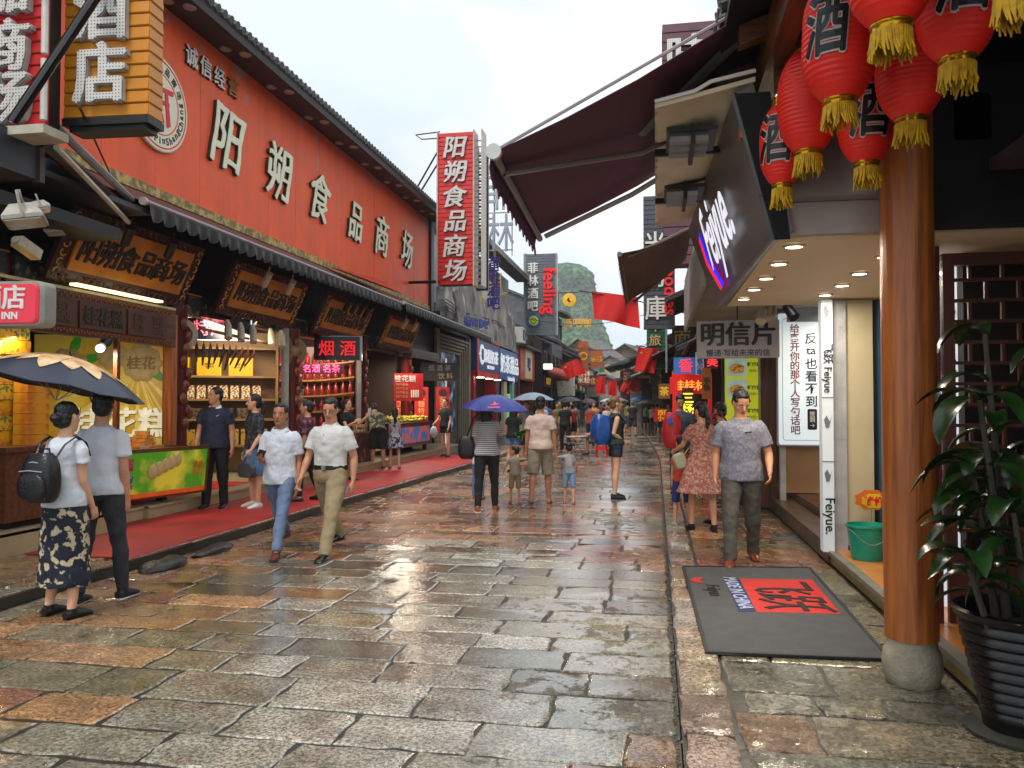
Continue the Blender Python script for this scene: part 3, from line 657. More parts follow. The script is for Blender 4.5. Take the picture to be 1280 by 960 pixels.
mxx = n.new('ShaderNodeMix'); mxx.data_type = 'RGBA'; mxx.inputs[6].default_value = lin('cfcdc8'); mxx.inputs[7].default_value = lin('4b4a48'); l.new(lt.outputs[0], mxx.inputs[0]); l.new(mxx.outputs[2], b_.inputs['Base Color'])
for ch, z in (('大', 1.6), ('酒', .99), ('店', .40)):
    raised(ch, .6, My @ Matrix.Translation((-.03, z, .01)), BULBW, mat('bare_metal', 'a9a7a2', .4), ys, d=.055, off=.022, sx=.9)
b = MB(); b.tube([(-5.02, 6.5, 5.55), (-5.0, 6.25, 5.48)], [.07, .11], 12); b.build('lamp_head', mat('lamp_housing', '9a978c'), ys)
# red sign at the left edge
rs_, Mr = slat_sign('red_food_sign', (-5.88, 6.3, 4.12), .95, 2.4, .2, 22, 'F', 'red slatted box sign with white dotted characters at the upper left corner', slat_obj=mat('red_clapboard', 'b81d1d', .4, .12, 2))
for ch, z in (('品', 1.25), ('商', .72), ('场', .25)):
    raised(ch, .5, Mr @ Matrix.Translation((.12, z, .01)), BULBW, mat('bare_metal', 'a9a7a2'), rs_, d=.06, off=.02, sx=.95, shear=.15, brush=.04)
b = MB()
for k in range(4): b.tube([Mr @ V((.5, k * .6 + .02, .06)), Mr @ V((.5, k * .6 + .57, .06))], .03, 8)
b.build('neon_tubes', mat('neon_tube_white', 'c9c6bd', .3), rs_)
b = MB(); b.bb(-.5, .5, -.09, -.01, -.25, .06, Mr); b.build('sign_base', mat('dirty_white', 'b9b3a0'), rs_, ang=0)
b = MB(); b.tube([(-4.75, 5.2, 3.72), (-4.1, 5.45, 4.95)], .04, 10); tag(b.build('steel_pole', GLOSSB), 'thick black pole slanting across the red and yellow signs at the upper left', 'pole')
b = MB(); b.tube([(-4.95, 6.15, 4.2), (-7.5, 10.0, 4.75)], .012, 5); tag(b.build('stay_wire', BLACK), 'black stay wire running from under the yellow sign back to the red wall', 'wire')
# red vertical sign 阳朔食品商场
vs_, Mv = slat_sign('red_vertical_sign', (-6.1, 24, 5.3), 1.12, 4.75, .5, 34, 'F', 'tall red slatted sign with six white characters beyond the red wall', frame=mat('red_slats_far', 'c8201c', .4, .12, 2))
for k, ch in enumerate('阳朔食品商场'): raised(ch, .72, Mv @ Matrix.Translation((0, 4.28 - k * .77, .01)), mat('silver_letter', 'c6c5c0', .4), LEDGE, vs_, d=.05, off=.02, sx=1.05, shear=.18, brush=.035)
b = MB()
for x in (-.58, .58, .84): b.bb(x - .02, x + .02, -.05, 4.8, -.55, .05, Mv)
for k in range(24): b.bb(.57, .86, k * .2, k * .2 + .03, -.5, -.46, Mv); b.bb(.56, .59, k * .2, k * .2 + .04, -.5, .03, Mv)
b.build('side_ladder', mat('pale_tube', 'b7aa98', .4), vs_, ang=0)
b = MB(); b.tube([(-6.6, 24.1, 9.7), (-7.6, 24.3, 8.2)], .03, 5); b.tube([(-6.6, 24.1, 9.3), (-7.6, 24.3, 7.9)], .03, 5); b.tube([(-6.6, 24, 5.4), (-7.6, 24, 5.4)], .05, 5)
b.tube([(-6.6, 24, 10.1), (-7.4, 24, 10.05), (-7.2, 24, 9.9), (-6.6, 24, 9.9)], .02, 5); b.build('bracket', BLACK, vs_)
# second sign behind: grey ladder frame sign
t = thing('ladder_frame_sign', (-5.6, 25.5, 5.0), 'dark ladder-like back of a vertical sign just right of the red vertical sign', 'sign')
b = MB(); 
for x in (-5.72, -5.4): b.bb(x - .04, x + .04, 25.4, 25.5, 5.3, 10.0)
for k in range(22): b.bb(-5.72, -5.4, 25.4, 25.47, 5.3 + k * .21, 5.36 + k * .21)
b.build('ladder_frame', mat('dark_steel', '2b2d3a', .4), t, ang=0)
# ================================================================ food hall bays: goods and stalls
def goods_box(name, p, d, m, label, cat='box', group=None, print_=None):
    b = MB(); b.box((0, 0, d[2] / 2), d); o = b.build(name, m, local=True, ang=0); o.location = p; WL[o.name] = tuple(p)
    return tag(o, label, cat, group)
YBOX = mat('yellow_box', 'd9a010', .45, scale=16, col2='a34a0c', thr=(.5, .64))
YBOX2 = mat('yellow_green_box', 'd8a528', .45, scale=22, col2='566a2a', thr=(.52, .6))
YPL = mat('plain_yellow_box', 'e0aa08', .45, .1)
_b = mark()
# --- bay 1: cake stall, a wooden kiosk
k1 = thing('cake_stall', (-6.9, 10.4, .28), 'brown wooden cake stall with carved fascia and yellow cake poster behind', 'stall')
for x, y, n_ in ((-6.84, 9.2, 'post'), (-6.95, 12.3, 'post'), (-6.85, 11.0, 'thin')):
    b = MB(); w_ = .07 if n_ == 'post' else .03; b.bb(x - w_, x + w_, y - w_, y + w_, .28, 2.9 if n_ == 'post' else 2.45); b.build('post', WOODO if n_ == 'post' else WOODM, k1, ang=0)
b = MB(); b.bb(-6.98, -6.86, 9.2, 12.3, 2.42, 2.95); b.build('fascia_board', WOODY, k1, ang=0)
b = MB(); b.bb(-6.98, -6.86, 6.4, 9.14, 2.42, 2.95); b.build('fascia_board', WOODY, k1, ang=0)
for y0, y1 in ((9.42, 10.25), (10.3, 11.15), (11.2, 12.05)):
    b = MB(); b.bb(-6.86, -6.835, y0, y1, 2.52, 2.85); b.build('name_board', mat('dark_board', '4a2614', .5), k1, ang=0)
for s_, y, sz in (('桂花\n香酥', 9.62, .13), ('手工\n糕点', 10.02, .13), ('桂花糕', 10.72, .25), ('老字\n号店', 11.42, .13), ('现做\n现卖', 11.85, .13)):
    text(s_, sz, fr((-6.834, y, 2.685), EX), mat('faded_writing', '180a05', .5) if sz > .2 else mat('dim_gold_writing', '4c3014', .5), k1, ext=.003, off=.004)
FRET = mat('fret_gold', '8a4f1a', .4, metal=.2)
b = MB()
for k in range(60): b.bb(-6.85, -6.84, 9.3 + k * .049, 9.325 + k * .049, 2.45 + .02 * (k % 2), 2.48 + .02 * (k % 2)); b.bb(-6.85, -6.84, 9.3 + k * .049, 9.325 + k * .049, 2.88 + .02 * (k % 2), 2.91 + .02 * (k % 2))
stuff(b.build('fretwork', FRET, k1, ang=0))
b = MB(); b.bb(-7.4, -6.86, 9.1, 12.3, 2.955, 2.99); b.build('ceiling_board', mat('cream_ceiling', 'b9a878', .6), k1, ang=0)
lf = thing('tube_lamp', (-6.8, 11, 2.97), 'white strip lamp lying on top of the cake stall fascia', 'lamp'); b = MB(); b.bb(-6.9, -6.8, 10.2, 11.9, 3.02, 3.05); b.build('tube', lamp_mat('f5e6b0', 1.2), lf, ang=0)
# poster wall of the cake stall (faces the camera/street)
pw = thing('cake_poster', (-8.2, 11.9, .9), 'large yellow poster of round osmanthus cakes at the back of the cake stall', 'poster')
Mp = fr((-7.55, 12.25, 1.75), (.35, -1, 0))
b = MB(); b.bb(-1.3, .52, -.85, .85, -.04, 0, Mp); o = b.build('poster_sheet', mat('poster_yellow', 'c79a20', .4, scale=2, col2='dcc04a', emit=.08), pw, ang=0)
for k in range(9):
    a = R(200 + k * 17); b = MB(); b.add([(0.1, .35, .004), (.1 + 1.2 * cos(a), max(-.84, .35 + 1.2 * sin(a)), .004), (.1 + 1.2 * cos(a + .1), max(-.84, .35 + 1.2 * sin(a + .1)), .004)], [(0, 1, 2)], Mp)
    b.v = [p if (Mp.inverted() @ p).x < .52 and (Mp.inverted() @ p).x > -1.3 else Mp @ V((max(-1.29, min(.51, (Mp.inverted() @ p).x)), (Mp.inverted() @ p).y, .004)) for p in b.v]
    b.build('ray', mat('poster_ray', 'dcc660', .4, emit=.08), pw, ang=0)
CAKE = mat('cake_beige', 'b8a068', .6, .2, 9, emit=.05, bump=.4)
for x, y_, r in ((.16, .45, .27), (-.25, .55, .2), (-.85, .35, .3)):
    b = MB(); prof = [(r * .97, 0), (r, .02), (r * .94, .035), (r * .8, .04), (r * .76, .03)]; rs2 = []
    for rr, z in prof: rs2.append([(x + rr * (1 + .05 * cos(10 * a)) * cos(a), y_ + rr * (1 + .05 * cos(10 * a)) * sin(a), z + .006) for a in [2 * pi * q / 60 for q in range(60)]])
    b.rings(rs2, Mp); b.build('cake_picture', CAKE, pw)
text('桂花', .2, Mp @ Matrix.Translation((.16, .45, .05)), mat('cake_writing', '8a7640', .6), pw, ext=.004, off=.006)
for cx_, cy_, a0 in ((-.55, .5, .4), (.35, .3, 2.4), (-.75, .7, 1.2)):
    b = MB(); b.prism([(cx_ + .2 * cos(a0) * t - .07 * sin(pi * (t + 1) / 2) * s__ * sin(a0), cy_ + .2 * sin(a0) * t + .07 * sin(pi * (t + 1) / 2) * s__ * cos(a0)) for s__, ts in ((1, (-1, -.5, 0, .5)), (-1, (1, .5, 0, -.5))) for t in ts], .004, Mp, z0=.012); b.build('leaf_picture', mat('leaf_green', '2f7a1e', .5, emit=.2), pw, ang=0)
raised('桂花糕', .46, Mp @ Matrix.Translation((-.12, -.42, .01)), mat('cream_print', 'd9d2b6', .5, emit=.3), mat('brown_print', '4a2a10', .5), pw, 'lettering', d=.012, off=.016)
text('传统手工制作', .1, Mp @ Matrix.Translation((-.1, -.72, .004)), REDV, pw, ext=.003, off=.003)
# counter with light poster
k2 = thing('cake_counter', (-6.7, 11.0, .28), 'glass topped cake counter with a framed green and yellow picture panel on its front', 'counter')
Mc = fr((-6.52, 11.0, .72), (1, -.22, -.0), tilt=R(6))
b = MB(); b.bb(-1.1, 1.22, -.36, .3, -.06, 0, Mc); b.build('panel_frame', mat('bronze_frame', '6e4a22', .35, metal=.4), k2, ang=0)
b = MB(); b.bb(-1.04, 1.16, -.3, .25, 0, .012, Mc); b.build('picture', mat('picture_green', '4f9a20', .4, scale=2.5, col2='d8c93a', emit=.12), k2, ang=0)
b = MB(); b.bb(-1.04, 1.16, -.33, -.27, .005, .018, Mc); b.build('picture_band', mat('orange_band', 'c8501c', .4, emit=.2), k2, ang=0)
b = MB(); b.bb(-.95, -.6, -.22, -.02, .012, .02, Mc); b.bb(-.55, -.1, -.22, -.02, .012, .02, Mc); b.build('blue_photo', mat('photo_blue', '1c3d74', .4, scale=14, col2='d3a23a', emit=.2), k2, ang=0)
for q in range(5):
    b = MB(); b.ell((.2 + q * .1, .0 + .035 * q, .03), (.075, .1, .03), 14, 8, Mc); b.build('cake_picture', CAKE, k2)
text('桂花糕', .17, Mc @ Matrix.Translation((-.35, .11, .014)), mat('magenta_print', 'c02050', .5), k2, ext=.003, off=.005); text('清香\n可口', .1, Mc @ Matrix.Translation((1.0, 0, .014)), mat('orange_print', 'd4700c', .5), k2, ext=.003, off=.002)
b = MB(); b.bb(-7.25, -6.52, 9.9, 12.1, .95, 1.02); b.build('counter_top', BLACKWOOD, k2, ang=0)
for y in (10.2, 11.7):
    b = MB(); b.bb(-6.75, -6.65, y, y + .1, .28, .5); b.build('leg', BLACKWOOD, k2, ang=0)
b = MB(); b.bb(-7.2, -6.9, 10.0, 12.0, .35, .95); b.build('counter_body', mat('interior_brown', '2a1710'), k2, ang=0)
for k, (y, s_) in enumerate(((10.35, 0), (10.9, 1), (11.5, 2))):
    b = MB(); b.bb(-6.98, -6.62, y - .19, y + .19, 1.02, 1.045)
    for q in range(4):
        for u in range(4 - q):
            b.rbox((-6.8, y - .12 + u * .07 + q * .03, 1.065 + q * .05), (.2, .06, .045), .01)
    tag(b.build('cake_tray', mat('orange_cake', 'c07a34', .4, .3, 20)), ['tray of orange cakes at the near end of the cake counter', 'tray with a pyramid of orange cakes in the middle of the cake counter', 'tray of cakes at the far end of the cake counter'][k], 'tray')
for k, y in enumerate((10.4, 11.1)):
    b = MB(); b.box((-6.5, y, .97), (.012, .18, .16)); tag(b.build('price_card', mat('dull_paper', 'a09c8c', .8), ang=0), ['left', 'right'][k] + ' plain paper card clipped on the front of the cake counter', 'card')
shift(_b, 0, -1.75); _b = mark()
# left stall: wooden chest with round emblem, stacks of yellow boxes
k3 = thing('wooden_chest_counter', (-5.6, 7.6, .1), 'brown wooden counter with a round carved emblem at the left edge', 'counter')
b = MB(); b.bb(-7.0, -5.62, 6.9, 8.1, .42, 1.12); b.build('chest_body', WOODX, k3, ang=0)
b = MB(); b.bb(-7.02, -5.58, 6.86, 8.14, 1.12, 1.17); b.build('counter_top', WOODX, k3, ang=0)
Mk = fr((-6.25, 6.895, .78), SY); b = MB(); ring(.13, .145, .0, .012, Mk, mat('orange_carving', 'b06a2c', .5), k3); text('言', .15, Mk, mat('orange_carving', 'b06a2c'), k3, ext=.006, off=.004)
Mk = fr((-5.615, 7.5, .78), EX); ring(.13, .145, .0, .012, Mk, mat('orange_carving', 'b06a2c', .5), k3); text('言', .15, Mk, mat('orange_carving', 'b06a2c'), k3, ext=.006, off=.004)
pl_ = thing('stone_plinth', (-6.3, 7.2, .1), 'beige stone block under the wooden counter at the left edge', 'plinth')
for x0, x1 in ((-7.4, -6.5), (-6.495, -5.55)):
    b = MB(); b.bb(x0, x1, 6.5, 8.4, .1, .33); b.bb(x0, x1, 6.47, 8.42, .3, .345); b.build('stone_slab', STEP, pl_, ang=0)
b = MB(); b.bb(-6.9, -5.7, 7.0, 8.0, .33, .42); b.build('recess', DARK, k3, ang=0)
random.seed(5); nb = 0
def stack_label(c, r): return 'yellow gift box, %s of the %s stack on the wooden counter' % (['bottom', 'second from bottom', 'third from bottom', 'fourth from bottom', 'fifth from bottom', 'sixth from bottom', 'seventh from bottom', 'top'][r], ['left', 'middle', 'right'][c])
for c, (x, n_) in enumerate(((-6.72, 8), (-6.4, 8), (-6.08, 8))):
    for r in range(n_):
        goods_box('gift_box', (x + random.uniform(-.01, .01), 7.35, 1.172 + r * .158), (.3, .4, .152), YBOX2 if (r + c) % 2 else YBOX, stack_label(c, r), group='gift boxes stacked on the wooden counter')
for r in range(6):
    goods_box('gift_carton', (-5.82, 7.45, 1.172 + r * .11), (.17, .3, .105), mat('orange_yellow_box', 'd18a12', .4, scale=5, col2='b0440c', thr=(.5, .7)), 'small orange carton, %s in the stack beside the gift boxes' % ['bottom', 'second', 'third', 'fourth', 'fifth', 'topmost'][r], group='small orange cartons')
for k, (p, lab) in enumerate([((-6.0, 7.3, 2.35), 'left round ceiling spotlight shining over the yellow gift boxes'), ((-6.2, 9.0, 2.3), 'round spotlight shining in the cake stall left of the poster')]):
    sp = thing('stall_spotlight', p, lab, 'spotlight'); b = MB(); b.ell(p, (.055, .05, .05), 12, 8); b.build('bulb', lamp_mat('fff4dc', 6), sp); b = MB(); b.tube([(p[0], p[1] + .03, p[2] + .03), (p[0], p[1] + .15, p[2] + .12)], .06, 10); b.build('lamp_can', BLACK, sp)
    lampl((p[0], p[1] - .1, p[2] - .08), 16, parent=sp, size=.3, d=(0, .3, -1))
shift(_b, -.7, 0); _b = mark()
# tree-like round horn wall ornaments on the columns
for k, (y, lab) in enumerate(((12.6, 'round pale wicker ring hung on the second dark red column'), (16.45, 'round brown straw hat hung on the third dark red column'))):
    t = thing('wall_ring', (-7.1, y, 2.6), lab, 'ornament'); Mo = fr((-7.12, y, 2.66), (1, -.6, 0))
    if k == 0: ring(.15, .24, 0, .05, Mo, mat('wicker', 'a39680', .8, .2, 20, bump=.5), t); b = MB(); b.add([(-.1, -.12, .03), (.1, -.05, .03), (.02, .05, .03), (.12, .12, .03), (-.08, .08, .03)], [(0, 1, 2, 4), (2, 3, 4)], Mo); b.build('red_ornament', DARKRED, t, ang=0)
    else: b = MB(); b.lathe([(.3, 0), (.29, .02), (.12, .05), (.08, .1), (.001, .12)], n=24, M=Mo); b.build('hat', mat('straw', '7a6040', .8, .2, 20, bump=.5), t)
# --- bay 2: lit shelves with yellow boxes
sh = thing('box_shelf_unit', (-8.6, 15.0, .28), 'lit wooden shelves holding rows of yellow tea boxes in the second shop bay', 'shelves')
Ms = fr((-8.3, 15.35, 0), (.5, -1, 0))
WSH = mat('lit_shelf_wood', '8f6a38', .5, .2, 3)
b = MB(); b.bb(-1.75, 1.2, .28, 3.0, -.5, -.45, Ms); b.build('shelf_back', WSH, sh, ang=0)
for z in (.8, 1.3, 1.68, 2.12, 2.66): b = MB(); b.bb(-1.75, 1.2, z - .02, z + .02, -.45, 0, Ms); b.build('shelf', WSH, sh, ang=0)
for x in (-1.78, 1.2): b = MB(); b.bb(x, x + .05, .28, 3.0, -.5, 0, Ms); b.build('side_panel', WSH, sh, ang=0)
b = MB(); b.bb(1.3, 1.45, .28, 3.1, -.3, -.25, Ms); b.build('grey_wall_strip', mat('grey_wall', '7d7a75', .6), sh, ang=0)
def msbox(M, x, z, w_, h_, d_, m, name, lab, grp, cat='box'):
    b = MB(); b.bb(x - w_ / 2, x + w_ / 2, z, z + h_, -d_ - .05, -.05, M); return tag(b.build(name, m, ang=0), lab, cat, grp)
ordn = ['first', 'second', 'third', 'fourth', 'fifth', 'sixth', 'seventh', 'eighth', 'ninth', 'tenth', 'eleventh', 'twelfth']
BX = mat('yellow_tea_box', 'dfae12', .4, .05, emit=0)
for i in range(4):
    x = -1.15 + i * .57; tb = msbox(Ms, x, 2.14, .44, .34, .2, BX, 'tea_box', ordn[i] + ' large yellow tea box from the left on the upper lit shelf', 'yellow tea boxes')
    text('茗茶', .09, Ms @ Matrix.Translation((x, 2.33, -.048)), BLACK, tb, ext=.002, off=.002)
PK = mat('small_pack', 'd8c79a', .5, scale=30, col2='7a2c14', thr=(.48, .56), emit=.08)
for i in range(12): msbox(Ms, -1.35 + i * .2, 1.70, .155, .25, .1, PK, 'tea_pack', ordn[i] + ' small cream tea packet from the left on the middle lit shelf', 'small tea packets')
for i in range(9): msbox(Ms, -1.3 + i * .27, 1.32, .2, .2, .1, mat('dark_pack', '6d5530', .5, scale=24, col2='20120c', thr=(.5, .56)), 'tin', ordn[i] + ' dark tin from the left on the shelf under the tea packets', 'dark tins')
for i in range(10): msbox(Ms, -1.4 + i * .26, .82, .22, .3, .2, mat('gold_bag', 'c0901c', .4, scale=18, col2='3c4a6a', thr=(.55, .6)), 'snack_bag', ordn[i] + ' snack bag from the left on the lowest lit shelf', 'snack bags')
t = thing('wavy_led_sign', (-8, 14.6, 3.0), 'dark light box with broken pink and white characters above the lit shelves', 'sign'); Mt = fr((-7.75, 14.35, 2.92), (.4, -1, 0))
b = MB(); b.bb(-1.0, .75, -.2, .2, -.1, 0, Mt); b.build('sign_box', mat('night_blue', '10101c', .3), t, ang=0); text('土特产', .3, Mt @ Matrix.Translation((-.1, .02, .005)), lamp_mat('c05060', .5), t, ext=.004, off=.004); 
for x0, x1, y0, y1 in ((-1, .75, .19, .2), (-1, .75, -.2, -.19), (-1, -.98, -.2, .2), (.73, .75, -.2, .2)):
    b = MB(); b.bb(x0, x1, y0, y1, 0, .01, Mt); b.build('lit_edge', lamp_mat('d8dcf0', .8), t, ang=0)
t = thing('gallery_rail', (-7.2, 14.4, 2.95), 'rail of cream spotlights above the yellow box shelves', 'lamp rail')
b = MB(); b.tube([(-7.0, 12.9, 2.78), (-7.1, 15.6, 2.72)], .025, 6); b.build('rail', mat('pale_wood_rail', '7d5c3a', .6), t)
for k in range(5):
    y = 13.7 + k * .42 + (.25 if k > 2 else 0); b = MB(); b.tube([(-7.0, y, 3.0), (-7.0, y + .03, 2.9), (-6.93, y - .08, 2.68)], [.03, .06, .065], 10); b.build('spotlight', mat('cream_lamp', 'b5aa90', .4), t)
lampl((-7.4, 14.6, 3.0), 60, parent=t, size=1.0, d=(-.6, .5, -1))
# hanging sausages / tassels in front
b = MB()
for k in range(10): b.tube([(-7.3 + .02 * k, 13.3 + k * .17, 2.62), (-7.3 + .02 * k, 13.3 + k * .17, 2.5), (-7.3, 13.3 + k * .17, 2.28 - .05 * (k % 3))], [.004, .03, .012], 6)
tag(b.build('hanging_gourds', mat('dark_amber', '3a1c0a', .3)), 'row of dark dried gourds hanging over the lit shelf shop', 'gourds')
# --- bay 3: curved racks with red bottles
t = thing('curved_bottle_rack', (-8.7, 19.0, .28), 'curved wooden rack with tiers of red bottles in the third shop bay', 'rack')
Mb = fr((-8.3, 19.2, 0), (.5, -1, 0)); CUR = mat('rack_wood', '5a2010', .4, .2, 3)
b = MB(); b.bb(-1.6, 1.35, .28, 3.0, -.75, -.7, Mb); b.build('rack_back', CUR, t, ang=0)
b = MB(); b.bb(1.35, 1.45, .28, 3.0, -.7, .05, Mb); b.build('pale_frame', mat('pale_frame', '8d8b88', .5), t, ang=0)
for r in range(6):
    z = .62 + r * .38; b = MB(); rr = [[(-1.55 + 2.85 * u, z + .05 * (2 * u - 1) ** 2 * 2, -.12 - .35 * (1 - (2 * u - 1) ** 2)), (-1.55 + 2.85 * u, z + .05 * (2 * u - 1) ** 2 * 2 + .035, -.12 - .35 * (1 - (2 * u - 1) ** 2)), (-1.55 + 2.85 * u, z + .03, -.7), (-1.55 + 2.85 * u, z, -.7)] for u in [q / 12 for q in range(13)]]
    b.rings(rr, Mb); b.build('shelf', mat('gilt_edge', 'a07038', .4, emit=.08), t)
    b = MB()
    for q in range(17):
        u = (q + .5) / 17; cx_ = -1.55 + 2.85 * u; cz = -.2 - .35 * (1 - (2 * u - 1) ** 2); zz = z + .04 + .1 * (2 * u - 1) ** 2
        b.lathe([(.055, 0), (.055, .17), (.02, .22), (.02, .27), (.024, .29)], n=8, M=Mb @ Matrix.Translation((cx_, zz, cz)) @ Matrix.Rotation(-pi / 2, 4, 'X'))
    stuff(b.build('bottles', mat('red_bottle', '8a1810', .25, scale=40, col2='b89a78', thr=(.6, .66)), t))
lampl((-7.6, 18.6, 3.0), 45, size=.8, parent=t, d=(-.6, .5, -1), col=(1, .75, .55))
t = thing('liquor_light_box', (-6.9, 17.9, 2.5), 'black light box with glowing red 烟酒 characters in the third bay', 'sign'); Mt = fr((-6.85, 18.0, 2.82), (.25, -1, 0))
b = MB(); b.bb(-.5, .5, -.26, .26, -.12, 0, Mt); b.build('sign_box', mat('light_box_face', '140c1c', .3), t, ang=0); text('烟 酒', .36, Mt @ Matrix.Translation((0, 0, .005)), lamp_mat('e01a20', .55), t, ext=.004, off=.004)
b = MB(); b.bb(.49, .53, -.27, .27, -.12, .01, Mt); b.bb(-.5, .5, .25, .27, -.12, .01, Mt); b.build('sign_rim', mat('silver_rim', 'a0a0a4', .3), t, ang=0)
t = thing('pink_light_box', (-7.3, 18.8, 2.3), 'glowing pink light box below the 烟酒 sign', 'sign'); Mt = fr((-7.6, 18.9, 2.42), (.25, -1, 0)); b = MB(); b.bb(-.6, .5, -.13, .1, -.06, 0, Mt); b.build('sign_box', mat('dark_pink', '3a0820', .4), t, ang=0); text('名酒 名茶', .2, Mt @ Matrix.Translation((0, 0, .004)), lamp_mat('ff5090', .5), t, ext=.003)
shift(_b, 0, -1.5); _b = mark()
# --- bay 4: red posters and candy counter
t = thing('red_menu_poster', (-6.6, 21.6, 1.7), 'square red poster with white lettering hung over the candy counter', 'poster'); Mt = fr((-6.75, 22.0, 2.07), (.3, -1, 0))
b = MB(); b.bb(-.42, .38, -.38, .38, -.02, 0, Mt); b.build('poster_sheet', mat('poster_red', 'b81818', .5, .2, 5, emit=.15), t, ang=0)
text('桂花糖', .2, Mt @ Matrix.Translation((-.12, .24, .003)), WHITE, t, ext=.002, off=.004)
for k in range(4): text('特产美食', .085, Mt @ Matrix.Translation((-.2, .07 - k * .11, .003)), mat('pale_gold', 'd8b070', .5), t, ext=.002)
for k in range(4): b = MB(); b.tube([Mt @ V((.06 + k * .06, -.28, .02)), Mt @ V((.06 + k * .06, -.08, .02))], .02, 6); b.build('stick_picture', mat('cream_print', 'd9d2b6'), t)
t = thing('red_couplet_banner', (-6.9, 24, .9), 'red hanging banner panels with pale characters behind the candy counter', 'banner')
for k, (dx, cc) in enumerate(((0, 'a51616'), (.42, 'b01c14'), (.84, 'a01414'))):
    Mt = fr((-7.1 + dx * .5, 23.2, 1.55), (.3, -1, 0)) @ Matrix.Translation((dx - .3, 0, 0)); b = MB(); b.bb(-.2, .2, -.75, .55, -.02, 0, Mt); b.build('banner_panel', mat('banner_red%d' % k, cc, .5, .2, 4, emit=.12), t, ang=0); text('手工红糖姜茶'[k * 2:k * 2 + 2] + '特产', .2, Mt @ Matrix.Translation((0, -.05, .003)), mat('pale_gold', 'd8b070'), t, ext=.002, vert=True)
    b = MB(); b.lathe([(.12, 0), (.12, .01)], n=16, M=Mt @ Matrix.Translation((0, .38, .003))); b.build('round_picture', mat('dark_amber', '3a1c0a'), t)
t = thing('drinks_sign', (-6.4, 24.3, 2.3), 'small black sign with pale 烟酒茶 饮料 characters by the portal', 'sign'); Mt = fr((-6.6, 24.6, 2.6), (.2, -1, 0)); b = MB(); b.bb(-.6, .55, -.28, .28, -.08, 0, Mt); b.build('sign_box', BLACK, t, ang=0)
text('烟 酒 茶', .2, Mt @ Matrix.Translation((0, .12, .003)), mat('grey_letter', '9c9a90', .5), t, ext=.002); text('饮 料', .2, Mt @ Matrix.Translation((.18, -.13, .003)), mat('pale_gold', 'd8b070'), t, ext=.002)
t = thing('candy_counter', (-6.4, 21.5, .28), 'brown wooden candy counter with blue photo panel and yellow sweets on top', 'counter')
b = MB(); b.bb(-7.5, -6.5, 20.2, 23.4, .45, 1.05); b.build('counter_body', WOODY, t, ang=0); b = MB(); b.bb(-7.55, -6.45, 20.1, 23.5, 1.05, 1.1); b.build('counter_top', BLACKWOOD, t, ang=0)
for y in (20.4, 23.1): b = MB(); b.bb(-6.7, -6.6, y, y + .1, .28, .45); b.build('leg', BLACKWOOD, t, ang=0)
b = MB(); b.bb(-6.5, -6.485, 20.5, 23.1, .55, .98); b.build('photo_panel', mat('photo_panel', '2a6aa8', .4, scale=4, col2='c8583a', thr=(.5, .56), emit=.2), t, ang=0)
random.seed(9)
for k, y in enumerate((20.6, 21.4, 22.2, 23.0)):
    b = MB()
    for q in range(34): b.ell((-6.95 + random.uniform(-.3, .3), y + random.uniform(-.32, .32), 1.13 + random.uniform(0, .12)), (.06, .06, .04), 6, 4)
    tag(stuff(b.build('sweets', mat('yellow_sweets', 'c8b030', .5, .4, 20))) , 'pile of yellow wrapped sweets on the candy counter', 'sweets', 'sweets on the candy counter')
lampl((-7.0, 22, 2.9), 60, size=.6, name='counter_light')
t = thing('roadside_table', (-6.2, 17.6, .28), 'low goods table with a dark red cloth printed in gold behind the customers', 'table')
b = MB(); b.bb(-7.3, -6.55, 15.4, 18.6, .28, .95); b.build('table_cloth', mat('dark_red_print', '3c0c0a', .7, scale=6, col2='8a5a20', thr=(.56, .62)), t, ang=0)
text('手工制作', .26, fr((-6.545, 16.6, .62), EX), GOLD, t, ext=.003)
for k in range(12):
    y = 15.6 + k * .25; b = MB(); b.bb(-7.1, -6.65, y - .1, y + .1, .952, 1.02 + .05 * (k % 3)); tag(b.build('snack_box', mat('goods%d' % (k % 4), ['8a3a1c', 'b07a30', '5c2418', '9c8a6a'][k % 4], .5, scale=14, col2='d8c8a0', thr=(.55, .6)), ang=0), ordn[k] + ' snack box along the table behind the customers, counted from the near end', 'box', 'snack boxes on the goods table')
shift(_b, 0, -.6)
# ================================================================ RIGHT: timber pavilion with lanterns (nearest)
pv = thing('timber_pavilion', (1.8, 4.5, .02), 'dark timber shop porch with tiled eave and orange wooden post, right foreground', 'building')
b = MB(); b.lathe([(.142, .27), (.146, .9), (.144, 2.2), (.14, 4.2)], (1.43, 4.93, 0), 28); b.build('post', WOODO, pv)
b = MB(); b.lathe([(.12, .0), (.140, .02), (.158, .08), (.160, .14), (.150, .2), (.135, .225), (.13, .27)], (1.43, 4.93, 0), 28); b.build('post_base', mat('pale_stone_base', '9a937f', .6, .3, 6, bump=.5, bscale=40), pv)
b = MB(); b.bb(.66, .78, 2.2, 6.35, 3.62, 3.9); b.build('eave_beam', WOODY, pv, ang=0)
b = MB(); b.bb(1.30, 1.56, 2.4, 6.2, 3.62, 3.86); b.build('beam', wood('dark_wood_along', '3a1c0c', '1c0d06', 1, .5, .1), pv, ang=0)
